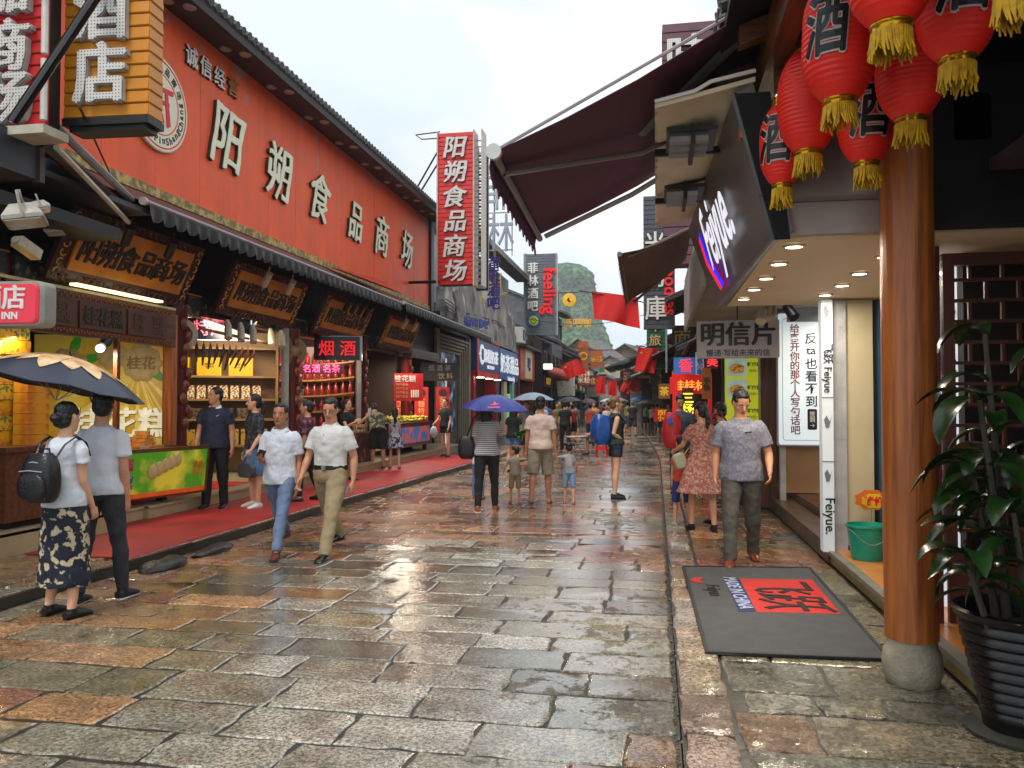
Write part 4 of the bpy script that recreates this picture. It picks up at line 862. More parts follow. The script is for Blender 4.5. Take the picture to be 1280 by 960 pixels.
for y in (2.6, 3.3, 4.0, 4.93, 5.6): b = MB(); b.add([(.5, y - .05, 3.74), (.5, y + .05, 3.74), (3.6, y + .05, 4.75), (3.6, y - .05, 4.75), (.5, y - .05, 3.86), (.5, y + .05, 3.86), (3.6, y + .05, 4.87), (3.6, y - .05, 4.87)], [(0, 1, 2, 3), (4, 7, 6, 5), (0, 4, 5, 1), (1, 5, 6, 2), (2, 6, 7, 3), (3, 7, 4, 0)]); b.build('rafter', WOODX, pv, ang=0)
b = MB(); b.bb(.72, 1.45, 4.98, 5.07, 3.5, 3.62); b.build('cross_beam', WOODX, pv, ang=0)
b = MB(); b.rbox((.66, 5.3, 3.36), (.26, .11, .11), .03, None); b.build('beam_end', WOODO, pv)
b = MB(); b.rings([[(.42, y, 3.86), (3.6, y, 4.9), (3.6, y, 4.98), (.42, y, 3.94)] for y in (2.0, 6.4)]); b.build('roof_deck', mat('dark_roof_deck', '120d10', .6), pv, ang=0)
tr = MB(); tr.tube([(0, 0, 0), (.7, 0, .23)], .05, 7); o0 = tr.build('roof_tile', TILE, pv, local=True)
for k in range(24):
    o = o0 if k == 0 else link('roof_tile', o0.data, pv); o.location = V((.38, 2.05 + k * .185, 3.96)) - wloc(pv)
b = MB()
for k in range(46): b.tube([(.37, 2.0 + k * .095, 3.9 + .012 * (k % 2)), (.37, 2.08 + k * .095, 3.9 + .012 * ((k + 1) % 2))], .008, 4)
b.build('drip_chain', GREYM, pv)
# inner walls and ceiling
DW = mat('dark_plum_wall', '2a2024', .7, .2, 2)
b = MB(); b.bb(2.65, 2.75, 1.5, 9, 0, 4.6); b.build('side_wall', DARK, pv, ang=0)
b = MB(); b.bb(1.95, 2.65, 3.2, 3.4, 2.55, 4.5); b.build('upper_wall_panel', DW, pv, ang=0)
b = MB(); b.bb(1.62, 2.65, 6.0, 6.1, 2.76, 4.4); b.build('upper_wall_panel', DARK, pv, ang=0)
b = MB(); b.bb(1.86, 2.64, 3.8, 4.9, 2.92, 2.98); b.build('ceiling_board', mat('plum_ceiling', '3a2c30', .7), pv, ang=0)
b = MB(); b.bb(.78, 1.5, 5.22, 5.28, 2.66, 2.86); b.build('grey_lintel', mat('taupe_board', 'a89c94', .6, .15, 3), pv, ang=0)
b = MB(); b.bb(.8, 1.5, 5.08, 5.26, 2.864, 3.6); b.build('taupe_soffit', mat('taupe_soffit', '8d827c', .7, .2, 2), pv, ang=0); b = MB(); b.bb(1.5, 2.62, 5.1, 5.24, 2.66, 3.6); b.build('dark_lintel', DARK, pv, ang=0); b = MB(); b.bb(.82, 1.48, 5.27, 5.3, 2.9, 3.5); b.build('taupe_soffit', mat('taupe_soffit', '8d827c', .7, .2, 2), pv, ang=0)
# lattice window
lw = thing('lattice_window', (2.1, 5.9, .3), 'tall brown lattice window panel behind the orange post', 'window')
LATW = mat('lattice_wood', '4a1f10', .45, .25, 4, coat=.2)
x0, x1, z0, z1, yl = 1.88, 2.52, .55, 2.6, 5.75
for a, c, e, g_ in ((x0, x0 + .07, z0, z1), (x1 - .07, x1, z0, z1), (x0 + .07, x1 - .07, z0, z0 + .08), (x0 + .07, x1 - .07, z1 - .08, z1)):
    b = MB(); b.bb(a, c, yl - .03, yl + .03, e, g_); b.build('frame_rail', LATW, lw, ang=0)
random.seed(3)
for k in range(1, 14):
    z = z0 + .08 + k * .138; b = MB(); b.bb(x0 + .07, x1 - .07, yl - .014, yl + .014, z - .011, z + .011); b.build('lattice_bar', LATW, lw, ang=0)
for c in range(1, 5):
    for k in range(14):
        if (c + k) % 2: continue
        x = x0 + .07 + c * .1; z = z0 + .08 + k * .138; b = MB(); b.bb(x - .01, x + .01, yl - .013, yl + .013, z + .011, min(z + .127, z1 - .08)); b.build('lattice_bar', LATW, lw, ang=0)
b = MB(); b.bb(1.9, 2.5, 5.74, 5.78, .05, .54); b.build('lower_panel', LATW, lw, ang=0)
b = MB(); b.bb(1.62, 1.86, 5.72, 5.8, .05, 2.65); b.build('jamb', DARKRED, lw, ang=0)
b = MB(); b.bb(2.1, 2.62, 6.0, 6.1, 0, 2.7); b.build('backing_panel', DARK, lw, ang=0)
# hanging loudspeaker box
t = thing('wall_speaker', (1.75, 4.6, 3.1), 'small black loudspeaker under the beam right of the post top', 'speaker'); b = MB(); b.rbox((0, 0, 0), (.22, .3, .2), .03, Matrix.Translation((1.85, 5.2, 3.3)) @ Matrix.Rotation(pi / 2, 4, 'X')); b.build('speaker_body', BLACK, t)

# lanterns
LRED = mat('lantern_red', 'ee2414', .5, .1, 3, sss=0, bump=.12, bscale=3); LGOLD = mat('lantern_gold', 'b58716', .22, .1, 4, metal=.8); FRINGE = mat('fringe_yellow', 'c79c0e', .6, .3, 30)
def lantern(p, r, h, label, rot=0):
    t = thing('red_lantern', (p[0], p[1], p[2] - h / 2 - .2), label, 'lantern', 'red lanterns under the porch eave')
    prof = []; n = 44
    for i in range(n + 1):
        u = -1 + 2 * i / n; rr = r * (1 - abs(u) ** 3.2 * .52) ; rr *= 1 - .022 * (i % 2); prof.append((rr, u * h / 2))
    b = MB(); b.lathe(prof, p, 40); b.v = [q + V((noise.noise(q * 6), noise.noise(q * 6 + V((9, 0, 0))), 0)) * .006 for q in b.v]; b.build('lantern_shade', LRED, t, ang=14)
    for s_ in (-1, 1):
        b = MB(); rr = r * .42; z = s_ * h / 2; b.lathe([(rr * 1.1, z - .005), (rr * 1.12, z + s_ * .012), (rr, z + s_ * .02), (rr, z + s_ * .05), (rr * 1.04, z + s_ * .055), (.01, z + s_ * .05)] if s_ > 0 else [(.01, z - .03), (rr * 1.04, z - .05), (rr, z - .045), (rr, z - .015), (rr * 1.12, z - .008), (rr * 1.1, z + .004)], p, 28); b.build('cap', LGOLD, t)
    b = MB(); rr = r * .42; N_ = 54
    for k in range(N_):
        a = 2 * pi * k / N_; L_ = .1 + random.uniform(-.025, .02); sw = random.uniform(-.012, .012); q0 = V((p[0] + rr * cos(a), p[1] + rr * sin(a), p[2] - h / 2 - .03))
        b.tube([q0, q0 + V((sw * .4, sw * .4, -L_ * .5)), q0 + V((sw * 1.6, -sw, -L_))], [.006, .007, .0035], 4)
    stuff(b.build('fringe', FRINGE, t))
    b = MB(); b.tube([(p[0], p[1], p[2] + h / 2), (p[0], p[1], 3.9)], .004, 4); b.build('hanging_cord', BLACK, t)
    # the brushed character wraps round the shade
    for m_, off, dr in ((mat('white_outline', 'cfc6bf', .6), .013, .003), (BLACK, .006, .0075)):
        cu = bpy.data.curves.new('t', 'FONT'); cu.body = '酒'; cu.size = .27; cu.align_x = 'CENTER'; cu.align_y = 'CENTER'; cu.shear = .12; cu.resolution_u = 3
        tt = bpy.data.objects.new('t', cu); me = bpy.data.meshes.new_from_object(tt); bpy.data.objects.remove(tt)
        bmx = __import__('bmesh').new(); bmx.from_mesh(me)
        __import__('bmesh').ops.subdivide_edges(bmx, edges=[e for e in bmx.edges if e.calc_length() > .03], cuts=2, use_grid_fill=False)
        __import__('bmesh').ops.triangulate(bmx, faces=bmx.faces); bmx.to_mesh(me); bmx.free()
        b = MB(); fc = [tuple(q.vertices) for q in me.polygons]
        for w_, (dx_, dy_) in enumerate([(0, 0)] + [(cos(k_ * pi / 4), sin(k_ * pi / 4)) for k_ in range(8)]):
            vs = []
            for v in me.vertices:
                vx, vy = v.co.x + dx_ * off, v.co.y + dy_ * off
                u = max(-1, min(1, vy * 1.15 / (h / 2))); rr = r * (1 - abs(u) ** 3.2 * .52) + dr + w_ * .0003; a = rot + vx * .8 / r
                vs.append((p[0] + rr * sin(a), p[1] - rr * cos(a), p[2] + vy * 1.15))
            b.add(vs, fc)
        bpy.data.meshes.remove(me); b.build('character' if dr > .005 else 'character_outline', m_, t, ang=0)
    return t
LN = [((.745, 4.95, 3.14), .128, .46, -30, 'smallest and leftmost red lantern of the outer row, with a black character'), ((.86, 4.75, 3.32), .168, .56, 120, 'second red lantern from the left in the outer row'),
      ((.87, 4.0, 3.34), .17, .58, -35, 'large red lantern of the outer row with big black character on its left'), ((.91, 3.3, 3.36), .168, .56, 100, 'nearest red lantern of the outer row, cut by the top edge of the picture'),
      ((1.14, 4.62, 3.15), .145, .46, -8, 'shaded red lantern low in the middle, in front of the post top'), ((1.24, 4.2, 3.27), .16, .52, 90, 'shaded plain red lantern of the inner row right above the orange post'),
      ((1.25, 3.6, 3.31), .16, .52, -10, 'shaded red lantern at the upper right with strokes at its top'), ((1.23, 3.0, 3.29), .15, .5, 60, 'rightmost red lantern, only its yellow fringe in the picture corner')]
random.seed(4)
for p, r, h, rot, lab in LN: lantern(p, r, h, lab, R(rot))

# potted plant
pp = thing('potted_dracaena', (1.72, 4.25, .02), 'leafy plant with bare canes in a ribbed glossy black pot at the right edge', 'plant')
b = MB(); prof = [(.15, .02), (.165, .03), (.17, .08)]
for k in range(9): z = .08 + k * .052; r_ = .17 + .012 * k; prof += [(r_ + .005, z + .006), (r_ + .005, z + .036), (r_ - .001, z + .044)]
prof += [(.29, .56), (.3, .59), (.285, .6), (.26, .59), (.25, .5), (.01, .5)]
b.lathe(prof, (1.72, 4.25, .02), 36); b.build('pot', mat('glazed_black', '0a0a0b', .28, .2, 6), pp, ang=50)
b = MB(); b.lathe([(.24, 0), (.25, .02), (.2, .03)], (1.72, 4.25, .02), 24); b.build('pot_saucer', mat('mossy_grey', '3a3c36', .6), pp)
b = MB(); b.lathe([(.24, .5), (.0, .53)], (1.72, 4.25, .02), 20); b.build('soil', mat('soil', '1b130d', .9), pp)
LEAF = mat('glossy_leaf', '1d3d16', .3, .5, 5, coat=.2); STEM = mat('cane_bark', '3f3a30', .7, .3, 12, bump=.4)
random.seed(12)
def leaf(b, p, d, L_, w_, droop):
    d = V(d).normalized(); side = d.cross(V((0, 0, 1))).normalized(); pts = []; pos = V(p); dirn = d.copy(); n = 7
    for i in range(n + 1):
        t = i / n; wd = w_ * sin(pi * min(1, t * .93 + .06)) ** .8; up = side.cross(dirn).normalized()
        pts.append([pos - side * wd + up * wd * .35, pos.copy(), pos + side * wd + up * wd * .35]); pos = pos + dirn * L_ / n; dirn = (dirn + V((0, 0, -droop / n))).normalized()
    k = len(b.v); vs = [q for r_ in pts for q in r_]; fs = []
    for i in range(n):
        for j in (0, 1): a = i * 3 + j; fs.append((a, a + 1, a + 4, a + 3))
    b.add(vs, fs)
canes = [((1.66, 4.22), (1.50, 4.1), 1.62), ((1.76, 4.3), (1.78, 4.3), 1.35), ((1.72, 4.16), (1.62, 4.05), 1.1), ((1.62, 4.25), (1.5, 4.2), 1.3), ((1.8, 4.2), (1.9, 4.15), 1.8), ((1.68, 4.3), (1.62, 4.35), 1.95), ((1.62, 4.2), (1.40, 4.0), .88)]
nl = 0
for (a, c, h) in canes:
    b = MB(); mid = ((a[0] + c[0]) / 2 + .02, (a[1] + c[1]) / 2); b.tube([(a[0], a[1], .5), (mid[0], mid[1], h * .6), (c[0], c[1], h)], [.022, .017, .012], 7); b.build('cane', STEM, pp)
    for q in range(9):
        f = .5 + .5 * min(9, q + 1) / 9; z = .5 + (h - .5) * f if q < 6 else h; a_ = random.uniform(0, 2 * pi); e = random.uniform(.1, .9)
        if q % 2 == 0: a_ = random.uniform(pi * .75, pi * 1.3)
        lb = MB(); leaf(lb, (a[0] + (c[0] - a[0]) * f, a[1] + (c[1] - a[1]) * f, z), (cos(a_) * cos(e), sin(a_) * cos(e), sin(e)), random.uniform(.24, .36), random.uniform(.045, .07), random.uniform(1.4, 3.2)); lb.build('leaf', LEAF, pp, ang=60); nl += 1

# ================================================================ shoe shop (slanted fascia, lit ceiling)
fs_ = thing('shoe_shop', (2.2, 8.3, .02), 'beige shoe shop with slanted grey fascia box, lit ceiling and raised orange floor', 'building')
CEIL = mat('cream_ceiling_paint', 'dcc9a4', .6, .05, 2)
b = MB(); b.bb(.76, 3.8, 5.29, 8.85, 2.65, 2.74); b.build('ceiling', CEIL, fs_, ang=0)
b = MB(); Mf = None
FPM = mat('brushed_grey_fascia', '6a6763', .45, .25, 1.5, metal=.3)
pA, pB, pC, pD = V((.73, 5.19, 2.63)), V((.65, 8.85, 2.63)), V((.35, 8.8, 3.47)), V((.49, 5.15, 3.55))
off = V((.12, 0, .05)); b.add([pA, pB, pC, pD, pA + off, pB + off, pC + off, pD + off], [(0, 1, 2, 3)[::-1], (4, 5, 6, 7), (0, 4, 5, 1)[::-1], (1, 5, 6, 2)[::-1], (2, 6, 7, 3)[::-1], (3, 7, 4, 0)[::-1]]); b.build('fascia_panel', FPM, fs_, ang=0)
b = MB(); b.tube([pA + V((-.01, 0, 0)), pB + V((-.01, 0, 0))], .015, 4); b.tube([pA, pD], .018, 4); b.build('fascia_edge', mat('edge_steel', '6e7073', .3, metal=.7), fs_)
b = MB(); b.add([pA, pD, pD + V((.22, 0, 0)), pA + V((.1, 0, 0))], [(0, 1, 2, 3)]); b.add([pA + V((0, .02, 0)), pD + V((0, .02, 0)), pD + V((.22, .02, 0)), pA + V((.1, .02, 0))], [(3, 2, 1, 0)]); b.build('fascia_side', DARK, fs_, ang=0)
# lettering on the slanted panel
rt = (pA - pB).normalized(); upv = (pD - pA); upv = (upv - rt * upv.dot(rt)).normalized(); nn = rt.cross(upv).normalized()
Mf = Matrix((rt, upv, nn)).transposed().to_4x4(); Mf.translation = pA.lerp(pC, .5) + nn * .015
sg = thing('shop_name_lettering', tuple(pA.lerp(pC, .5)), 'glowing white Feiyue name with red and blue chevron on the slanted grey fascia', 'sign')
text('Feiyue.', .82, Mf @ Matrix.Translation((-.05, .03, -.008)), lamp_mat('eef0ff', .5), sg, ext=.002, off=.009, sx=.8)
for x0_, y0_, mm in ((0, 0, lamp_mat('f01818', .7)), (.0, .14, lamp_mat('1c28f0', .7))):
    b = MB(); b.prism([(-1.42 + y0_, .28), (-1.30 + y0_, .28), (-1.2 + y0_, 0), (-.62 + y0_, -.36), (-.8 + y0_, -.38), (-1.32 + y0_, -.04)], .006, Mf, z0=-.01); b.build('chevron', mm, sg, ang=0)
# recessed lights
dl = MB(); dl.lathe([(.0001, 0), (.055, 0), (.055, .01), (.0001, .01)], n=20); rl = MB(); rl.rings([[(r_ * cos(2 * pi * i / 20), r_ * sin(2 * pi * i / 20), z_) for i in range(20)] for r_, z_ in ((.055, -.004), (.075, 0), (.075, .012), (.055, .012))], caps=False)
TR = mat('trim_ring', 'c9b48e', .4)
pos = [(.9, 5.5), (.9, 6.17), (.9, 6.86), (.88, 7.51), (.86, 8.18), (1.6, 6.74), (1.61, 7.39), (1.59, 8.01), (1.6, 6.0)]
labs = ['nearest lamp of the outer row in the lit cream ceiling', 'second nearest lamp of the outer ceiling row', 'middle lamp of the outer ceiling row', 'fourth lamp of the outer ceiling row', 'farthest lamp of the outer ceiling row', 'nearest visible lamp of the inner ceiling row beside the beige wall', 'middle lamp of the inner ceiling row', 'farthest lamp of the inner ceiling row', 'inner ceiling row lamp hidden behind the orange post']
l0 = r0 = None
for (x, y), lab in zip(pos, labs):
    t = thing('ceiling_downlight', (x, y, 2.635), lab, 'lamp', 'round ceiling lamps of the shoe shop')
    if l0 is None: l0 = dl.build('lamp_disc', lamp_mat('fffaf0', 5), t, local=True); r0 = rl.build('trim', TR, t, local=True)
    else: link('lamp_disc', l0.data, t); link('trim', r0.data, t)
    lampl((x, y, 2.62), 7, (1, .88, .7), .12, parent=t)
# floor, step, walls
FL = mat('orange_floor_tile', 'b9783c', .3, .15, 1.5, coat=.2)
b = MB(); b.bb(1.7, 4, 3.2, 8.42, .02, .145); b.build('step_block', mat('ochre_render', '8f7a4a', .55, .3, 3, bump=.3), fs_, ang=0)
b = MB(); b.bb(1.66, 1.74, 3.2, 8.42, .12, .16); b.build('step_nosing', mat('grey_nosing', '6f6d66', .4, .3, 3), fs_, ang=0)
y = 3.25; k = 0
while y < 8.4:
    for x in (1.745, 2.345, 2.945): 
        b = MB(); b.bb(x, x + .594, y, min(y + .594, 8.41), .14, .156); b.build('floor_tile', FL, fs_, ang=0)
    y += .6
BEI = mat('beige_wall', 'd6c59c', .55, .05, 2)
b = MB(); b.bb(1.86, 2.12, 8.44, 8.6, .15, 2.64); b.build('wall_panel', mat('grey_beige_wall', 'b3a888', .55, .06), fs_, ang=0)
b = MB(); b.bb(2.17, 2.28, 8.44, 8.6, .15, 2.64); b.build('blue_stripe', mat('teal_blue', '1d4f68', .4), fs_, ang=0)
b = MB(); b.bb(2.12, 2.17, 8.5, 8.6, .15, 2.64); b.build('door_gap', BLACK, fs_, ang=0)
b = MB(); b.bb(2.28, 3.6, 8.44, 8.6, .15, 2.64); b.build('wall_panel', BEI, fs_, ang=0)
b = MB(); b.bb(3.5, 3.6, 3.5, 8.44, .15, 2.64); b.build('wall_panel', BEI, fs_, ang=0)
# lit pillar
lp_ = thing('lit_pillar_sign', (1.7, 8.4, .15), 'tall white lit pillar sign with black upright writing beside the beige wall', 'sign')
b = MB(); b.bb(1.61, 1.715, 8.30, 8.45, .15, 2.63); b.build('lit_box', lamp_mat('c0c9cf', .15), lp_, ang=0)
b = MB(); b.bb(1.717, 1.86, 8.40, 8.5, .15, 2.63); b.build('side_trim', mat('silver_rim', 'a0a0a4'), lp_, ang=0)
b = MB(); b.bb(1.607, 1.718, 8.295, 8.31, 1.03, 1.04); b.bb(1.607, 1.718, 8.295, 8.31, 1.66, 1.67); b.build('seam', GREYM, lp_, ang=0)
Mq = fr((1.662, 8.297, .5), SY) @ Matrix.Rotation(-pi / 2, 4, 'Z'); text('Feiyue.', .13, Mq, BLACK, lp_, ext=.002, off=.0015)
Mq = fr((1.662, 8.297, 1.95), SY) @ Matrix.Rotation(-pi / 2, 4, 'Z'); text('飞跃 Feiyue', .1, Mq, BLACK, lp_, ext=.002, off=.0015)
for k, (x_, z_) in enumerate(((0, .0), (.0, .62), (0, 1.9))):
    b = MB(); b.prism([(-.035, .12), (-.01, .16), (.02, .1), (.04, .16), (.01, .04), (-.02, .04)], .004, fr((1.66, 8.297, .8 + z_ * .85), SY)); b.build('chevron_mark', mat('grey_print', '666a70', .5), lp_, ang=0)
# second lit panel seen through the lattice
t = thing('white_lit_panel', (2.0, 6.3, .15), 'white lit panel with dark strokes seen through the lattice window', 'sign'); b = MB(); b.bb(1.93, 2.13, 6.2, 6.27, .15, 2.6); b.build('lit_box', lamp_mat('c8d0da', .5), t, ang=0)
for k in range(5): text('飞跃Feiy'[k], .16, fr((2.04, 6.195, 2.3 - k * .4), SY), BLACK, t, ext=.002, off=.004)
# bucket
bk = thing('green_bucket', (1.93, 7.95, .156), 'turquoise green plastic bucket with wire handle on the orange floor', 'bucket')
GRN = mat('turquoise_plastic', '138a72', .3, .06)
b = MB(); b.lathe([(.135, 0), (.14, .01), (.145, .06), (.178, .3), (.19, .305), (.19, .325), (.178, .325), (.14, .02), (.01, .015)], (1.93, 7.95, .156), 32); b.build('pail', GRN, bk)
b = MB(); b.tube([(1.75, 7.92, .45)] + [(1.75 + .36 * t, 7.76 - .02 * sin(pi * t), .45 - .13 * sin(pi * t)) for t in (.1, .25, .4, .55, .7, .85)] + [(2.10, 7.9, .45)], .004, 5); b.build('handle', GREYM, bk)
t = thing('price_burst', (1.95, 8.2, .5), 'orange and yellow hand-shaped price card on a clear stand above the bucket', 'card'); Mq = fr((2.03, 8.2, .68), SY)
b = MB(); b.prism([((.11 + .02 * (k % 2)) * cos(a) * 1.25, (.09 + .015 * (k % 2)) * sin(a)) for k, a in enumerate([2 * pi * q / 16 for q in range(16)])], .01, Mq); b.build('card_back', mat('orange_card', 'c8641c', .5), t, ang=0)
b = MB(); b.prism([((.08 + .015 * (k % 2)) * cos(a) * 1.25 + .02, (.065 + .01 * (k % 2)) * sin(a) - .01) for k, a in enumerate([2 * pi * q / 16 for q in range(16)])], .004, Mq, z0=.01); b.build('card_front', mat('yellow_card', 'd8b41c', .5), t, ang=0); text('特价', .09, Mq @ Matrix.Translation((.02, -.01, .016)), REDV, t, ext=.001, off=.003)
b = MB(); b.tube([(2.03, 8.2, .16), (2.03, 8.2, .6)], .006, 6); b.build('stand', GREYM, t)

# canopy above with two louvred brackets
cp = thing('corrugated_canopy', (.3, 8.5, 3.9), 'beige corrugated eave canopy above the slanted fascia', 'canopy')
b = MB(); rs = []
for k in range(45):
    y = 5.15 + k * .083; dz = .03 * sin(k * .75) + .035 * (1 if (k // 9) % 2 else 0); rs.append([(0 + .012 * (k % 3), y, 3.49 + dz), (.25, y, 3.54 + dz), (.62, y, 3.62 + dz), (.62, y, 3.65 + dz), (.25, y, 3.57 + dz), (0, y, 3.52 + dz)])
b.rings(rs); b.build('corrugated_sheet', mat('beige_sheet', 'cbbd9e', .6, .2, 2.5), cp, ang=30)
b = MB(); b.tube([(0, 5.14, 3.53), (.25, 5.14, 3.58), (.35, 5.13, 3.63), (.62, 5.13, 3.68)], .014, 5); b.build('white_edging', WHITE, cp)
for y in (5.75, 7.2):
    lvv = thing('louvred_bracket', (.28, y, 3.35), ('nearer' if y < 6.5 else 'farther') + ' grey louvred unit fixed under the corrugated canopy', 'vent')
    b = MB(); b.bb(.08, .42, y - .22, y + .26, 3.46, 3.49); b.build('back_plate', DGREY, lvv, ang=0)
    for q in range(3): b = MB(); b.tube([(.1, y - .16 + q * .15, 3.43), (.36, y - .16 + q * .15, 3.43)], .045, 8); b.build('louvre', GREYM, lvv)
    b = MB(); b.bb(.24, .27, y - .25, y + .25, 3.36, 3.5); b.bb(0, .5, y + .3, y + .34, 3.46, 3.51); b.build('bracket_bar', BLACK, lvv, ang=0)
# big maroon awning
ma = thing('maroon_awning', (-.2, 6.2, 3.0), 'large maroon retractable awning with silver arms stretched over the right of the street', 'awning')
MARO = mat('maroon_fabric', '54293c', .75, .2, 1.5, bump=.1, bscale=300)
F0, F1, B0, B1 = V((-1.0, 4.95, 3.2)), V((-1.08, 7.45, 3.2)), V((.8, 4.95, 4.12)), V((.75, 7.45, 4.15))
b = MB(); rs = []
for i in range(9):
    a_ = F0.lerp(F1, i / 8); c_ = B0.lerp(B1, i / 8); top = [a_.lerp(c_, t) + V((0, 0, -.06 * sin(pi * t))) for t in (0, .25, .5, .75, 1)]; rs.append(top + [p + V((0, 0, .006)) for p in reversed(top)])
b.rings(rs); b.build('fabric', MARO, ma)
SILV = mat('silver_arm', '8c8884', .35, .1, 3, metal=.5)
b = MB(); b.tube([F0 + V((0, -.04, -.03)), F1 + V((0, .04, -.03))], .03, 10); b.build('front_bar', SILV, ma)
b = MB(); b.tube([F0 + V((0, -.06, -.01)), F0 + V((0, -.02, -.01))], .05, 14); b.build('end_cap', mat('pale_cap', 'bdbdbd', .4), ma)
for q, (yf, yb) in enumerate(((5.25, 6.6), (7.3, 6.9))):
    b = MB(); b.tube([(-1.0, yf, 3.15), (-.1 if q == 0 else -.2, (yf + yb) / 2 , 3.45), (.55, yb if q else 6.2, 3.82)], .032, 8, flat=.7); b.build('folding_arm', SILV, ma)
b = MB(); b.tube([(-.1, 6.0, 3.62), (.75, 4.9, 4.02)], .045, 8, flat=.6); b.build('inner_arm', mat('dull_arm', '6a6468', .5), ma)
b = MB(); b.tube([F0.lerp(B0, 0) + V((0, 0, .01)), F0.lerp(B0, 1) + V((0, 0, .01))], .012, 5); b.build('hem_piping', mat('pale_hem', 'a49a9c', .5), ma)
b = MB(); rs = []
for i in range(81):
    t = i / 80; p = F0.lerp(F1, t) + V((-.03, 0, -.02)); ph = (t * 12) % 1; dz = -.2 + .05 * abs(2 * ph - 1); o_ = .012 * sin(t * 75)
    rs.append([p, p + V((-.01 + o_, 0, dz / 2)), p + V((o_, 0, dz)), p + V((.006 + o_, 0, dz)), p + V((-.004 + o_, 0, dz / 2)), p + V((.006, 0, 0))])
b.rings(rs); b.build('valance', MARO, ma)
# small brown awning
sa = thing('brown_awning', (-.1, 12.6, 3.2), 'smaller dark brown awning with spiky valance beyond the slanted fascia', 'awning')
F0, F1, B0, B1 = V((-.4, 9.1, 3.30)), V((-.42, 12.0, 3.12)), V((.4, 9.0, 3.55)), V((.45, 12.0, 3.75))
BRN = mat('brown_fabric', '5a3f36', .6, .4, 2, stretch=(6, .6, 6), bump=.2)
b = MB(); rs = []
for i in range(9):
    a_ = F0.lerp(F1, i / 8); c_ = B0.lerp(B1, i / 8); top = [a_.lerp(c_, t) + V((0, 0, -.05 * sin(pi * t) + .01 * (i % 2))) for t in (0, .25, .5, .75, 1)]; rs.append(top + [p + V((0, 0, .006)) for p in reversed(top)])
b.rings(rs); b.build('fabric', BRN, sa)
b = MB(); b.tube([F0, F1], .03, 8); b.tube([F0 + V((.1, .1, -.02)), B0], .02, 6); b.tube([F1 + V((.1, -.1, -.02)), B1], .02, 6); b.build('frame', mat('brown_arm', '6a5a52', .4), sa)
b = MB()
for i in range(26):
    t = (i + .5) / 26; p = F0.lerp(F1, t); d_ = (F1 - F0) / 52; b.add([p - d_, p + d_, p + V((-.02, 0, -.15 - .05 * (i % 2))), p - d_ + V((.01, 0, 0)), p + d_ + V((.01, 0, 0))], [(0, 1, 2), (4, 3, 2), (1, 4, 2), (3, 0, 2)])
b.build('valance', BRN, sa, ang=0)

# ================================================================ postcard shop
ps = thing('postcard_shop', (2.6, 13, .02), 'narrow postcard shop with grey ceiling, timber posts and tan wall beside the shoe shop', 'building')
b = MB(); b.bb(.55, 3.8, 8.95, 14.6, 2.98, 3.3); b.build('ceiling', mat('grey_ceiling', '8d8478', .7, .2, 2), ps, ang=0)
b = MB(); b.bb(.50, .548, 9.0, 14.6, 2.9, 3.7); b.build('white_gutter_board', mat('grey_white_board', '9a938c', .5), ps, ang=0)
b = MB(); b.bb(1.82, 2.9, 12.3, 12.4, .3, 1.1); b.build('tan_wall', mat('tan_board', 'a97c4e', .5, .2, 2), ps, ang=0)
b = MB(); b.bb(1.82, 1.9, 12.3, 12.4, 1.1, 2.95); b.bb(1.78, 1.86, 12.2, 12.32, .05, 2.95); b.build('white_frame', mat('frame_white', 'b5b1a8', .4), ps, ang=0)
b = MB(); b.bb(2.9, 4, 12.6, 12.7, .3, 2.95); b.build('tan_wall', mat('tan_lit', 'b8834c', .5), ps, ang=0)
b = MB(); b.bb(1.55, 1.77, 12.5, 12.8, .05, 2.95); b.build('timber_post', WOODM, ps, ang=0)
SS = mat('brown_step_stone', '4e3b2c', .35, .35, 4, bump=.3)
for k, y in enumerate((8.43, 10.0, 11.4, 12.8)):
    y2 = (10.0, 11.4, 12.8, 14.6)[k]; b = MB(); b.bb(1.68, 1.98, y + .004, y2 - .004, .02, .2); b.build('step_stone', SS, ps, ang=0); b = MB(); b.bb(1.985, 2.4, y + .004, y2 - .004, .02, .27); b.build('step_stone', SS, ps, ang=0)
b = MB(); b.bb(2.0, 4, 8.6, 12.3, .1, .29); b.build('shop_floor', mat('brown_floor', '4a2f1e', .3), ps, ang=0)
b = MB(); b.box((2.1, 9.6, .275), (.3, .16, .006), rz=.4); tag(b.build('paper_sheet', mat('pale_paper', 'b0b4ae', .6), ang=0), 'pale sheet of paper lying on the brown step of the postcard shop', 'paper')
# message light box
mb = thing('message_light_box', (2.05, 12.1, 1.0), 'big white lit panel with red and black handwritten Chinese lines', 'sign'); Mm = fr((2.07, 12.05, 1.96), (-.05, -1, 0))
b = MB(); b.rbox((0, 0, -.06), (.70, 1.94, .12), .03, Mm); b.build('box_rim', mat('silver_rim', 'a0a0a4'), mb); b = MB(); b.rbox((0, 0, .005), (.66, 1.90, .012), .03, Mm); b.build('lit_face', lamp_mat('c8d6dc', .36), mb)
def outline(M, x0, x1, y0, y1, t_, m, par, r=.04):
    b = MB(); pts = []
    for cx_, cy_, a0 in ((x1 - r, y1 - r, 0), (x0 + r, y1 - r, 90), (x0 + r, y0 + r, 180), (x1 - r, y0 + r, 270)):
        for q in range(4): a = R(a0 + q * 30); pts.append((cx_ + r * cos(a), cy_ + r * sin(a)))
    pts.append(pts[0]); b.tube([M @ V((p[0], p[1], 0)) for p in pts], t_, 4); return b.build('outline', m, par)
outline(Mm @ Matrix.Translation((0, 0, .012)), -.27, .28, -.88, .87, .003, mat('line_grey', '5a5f66', .5), mb)
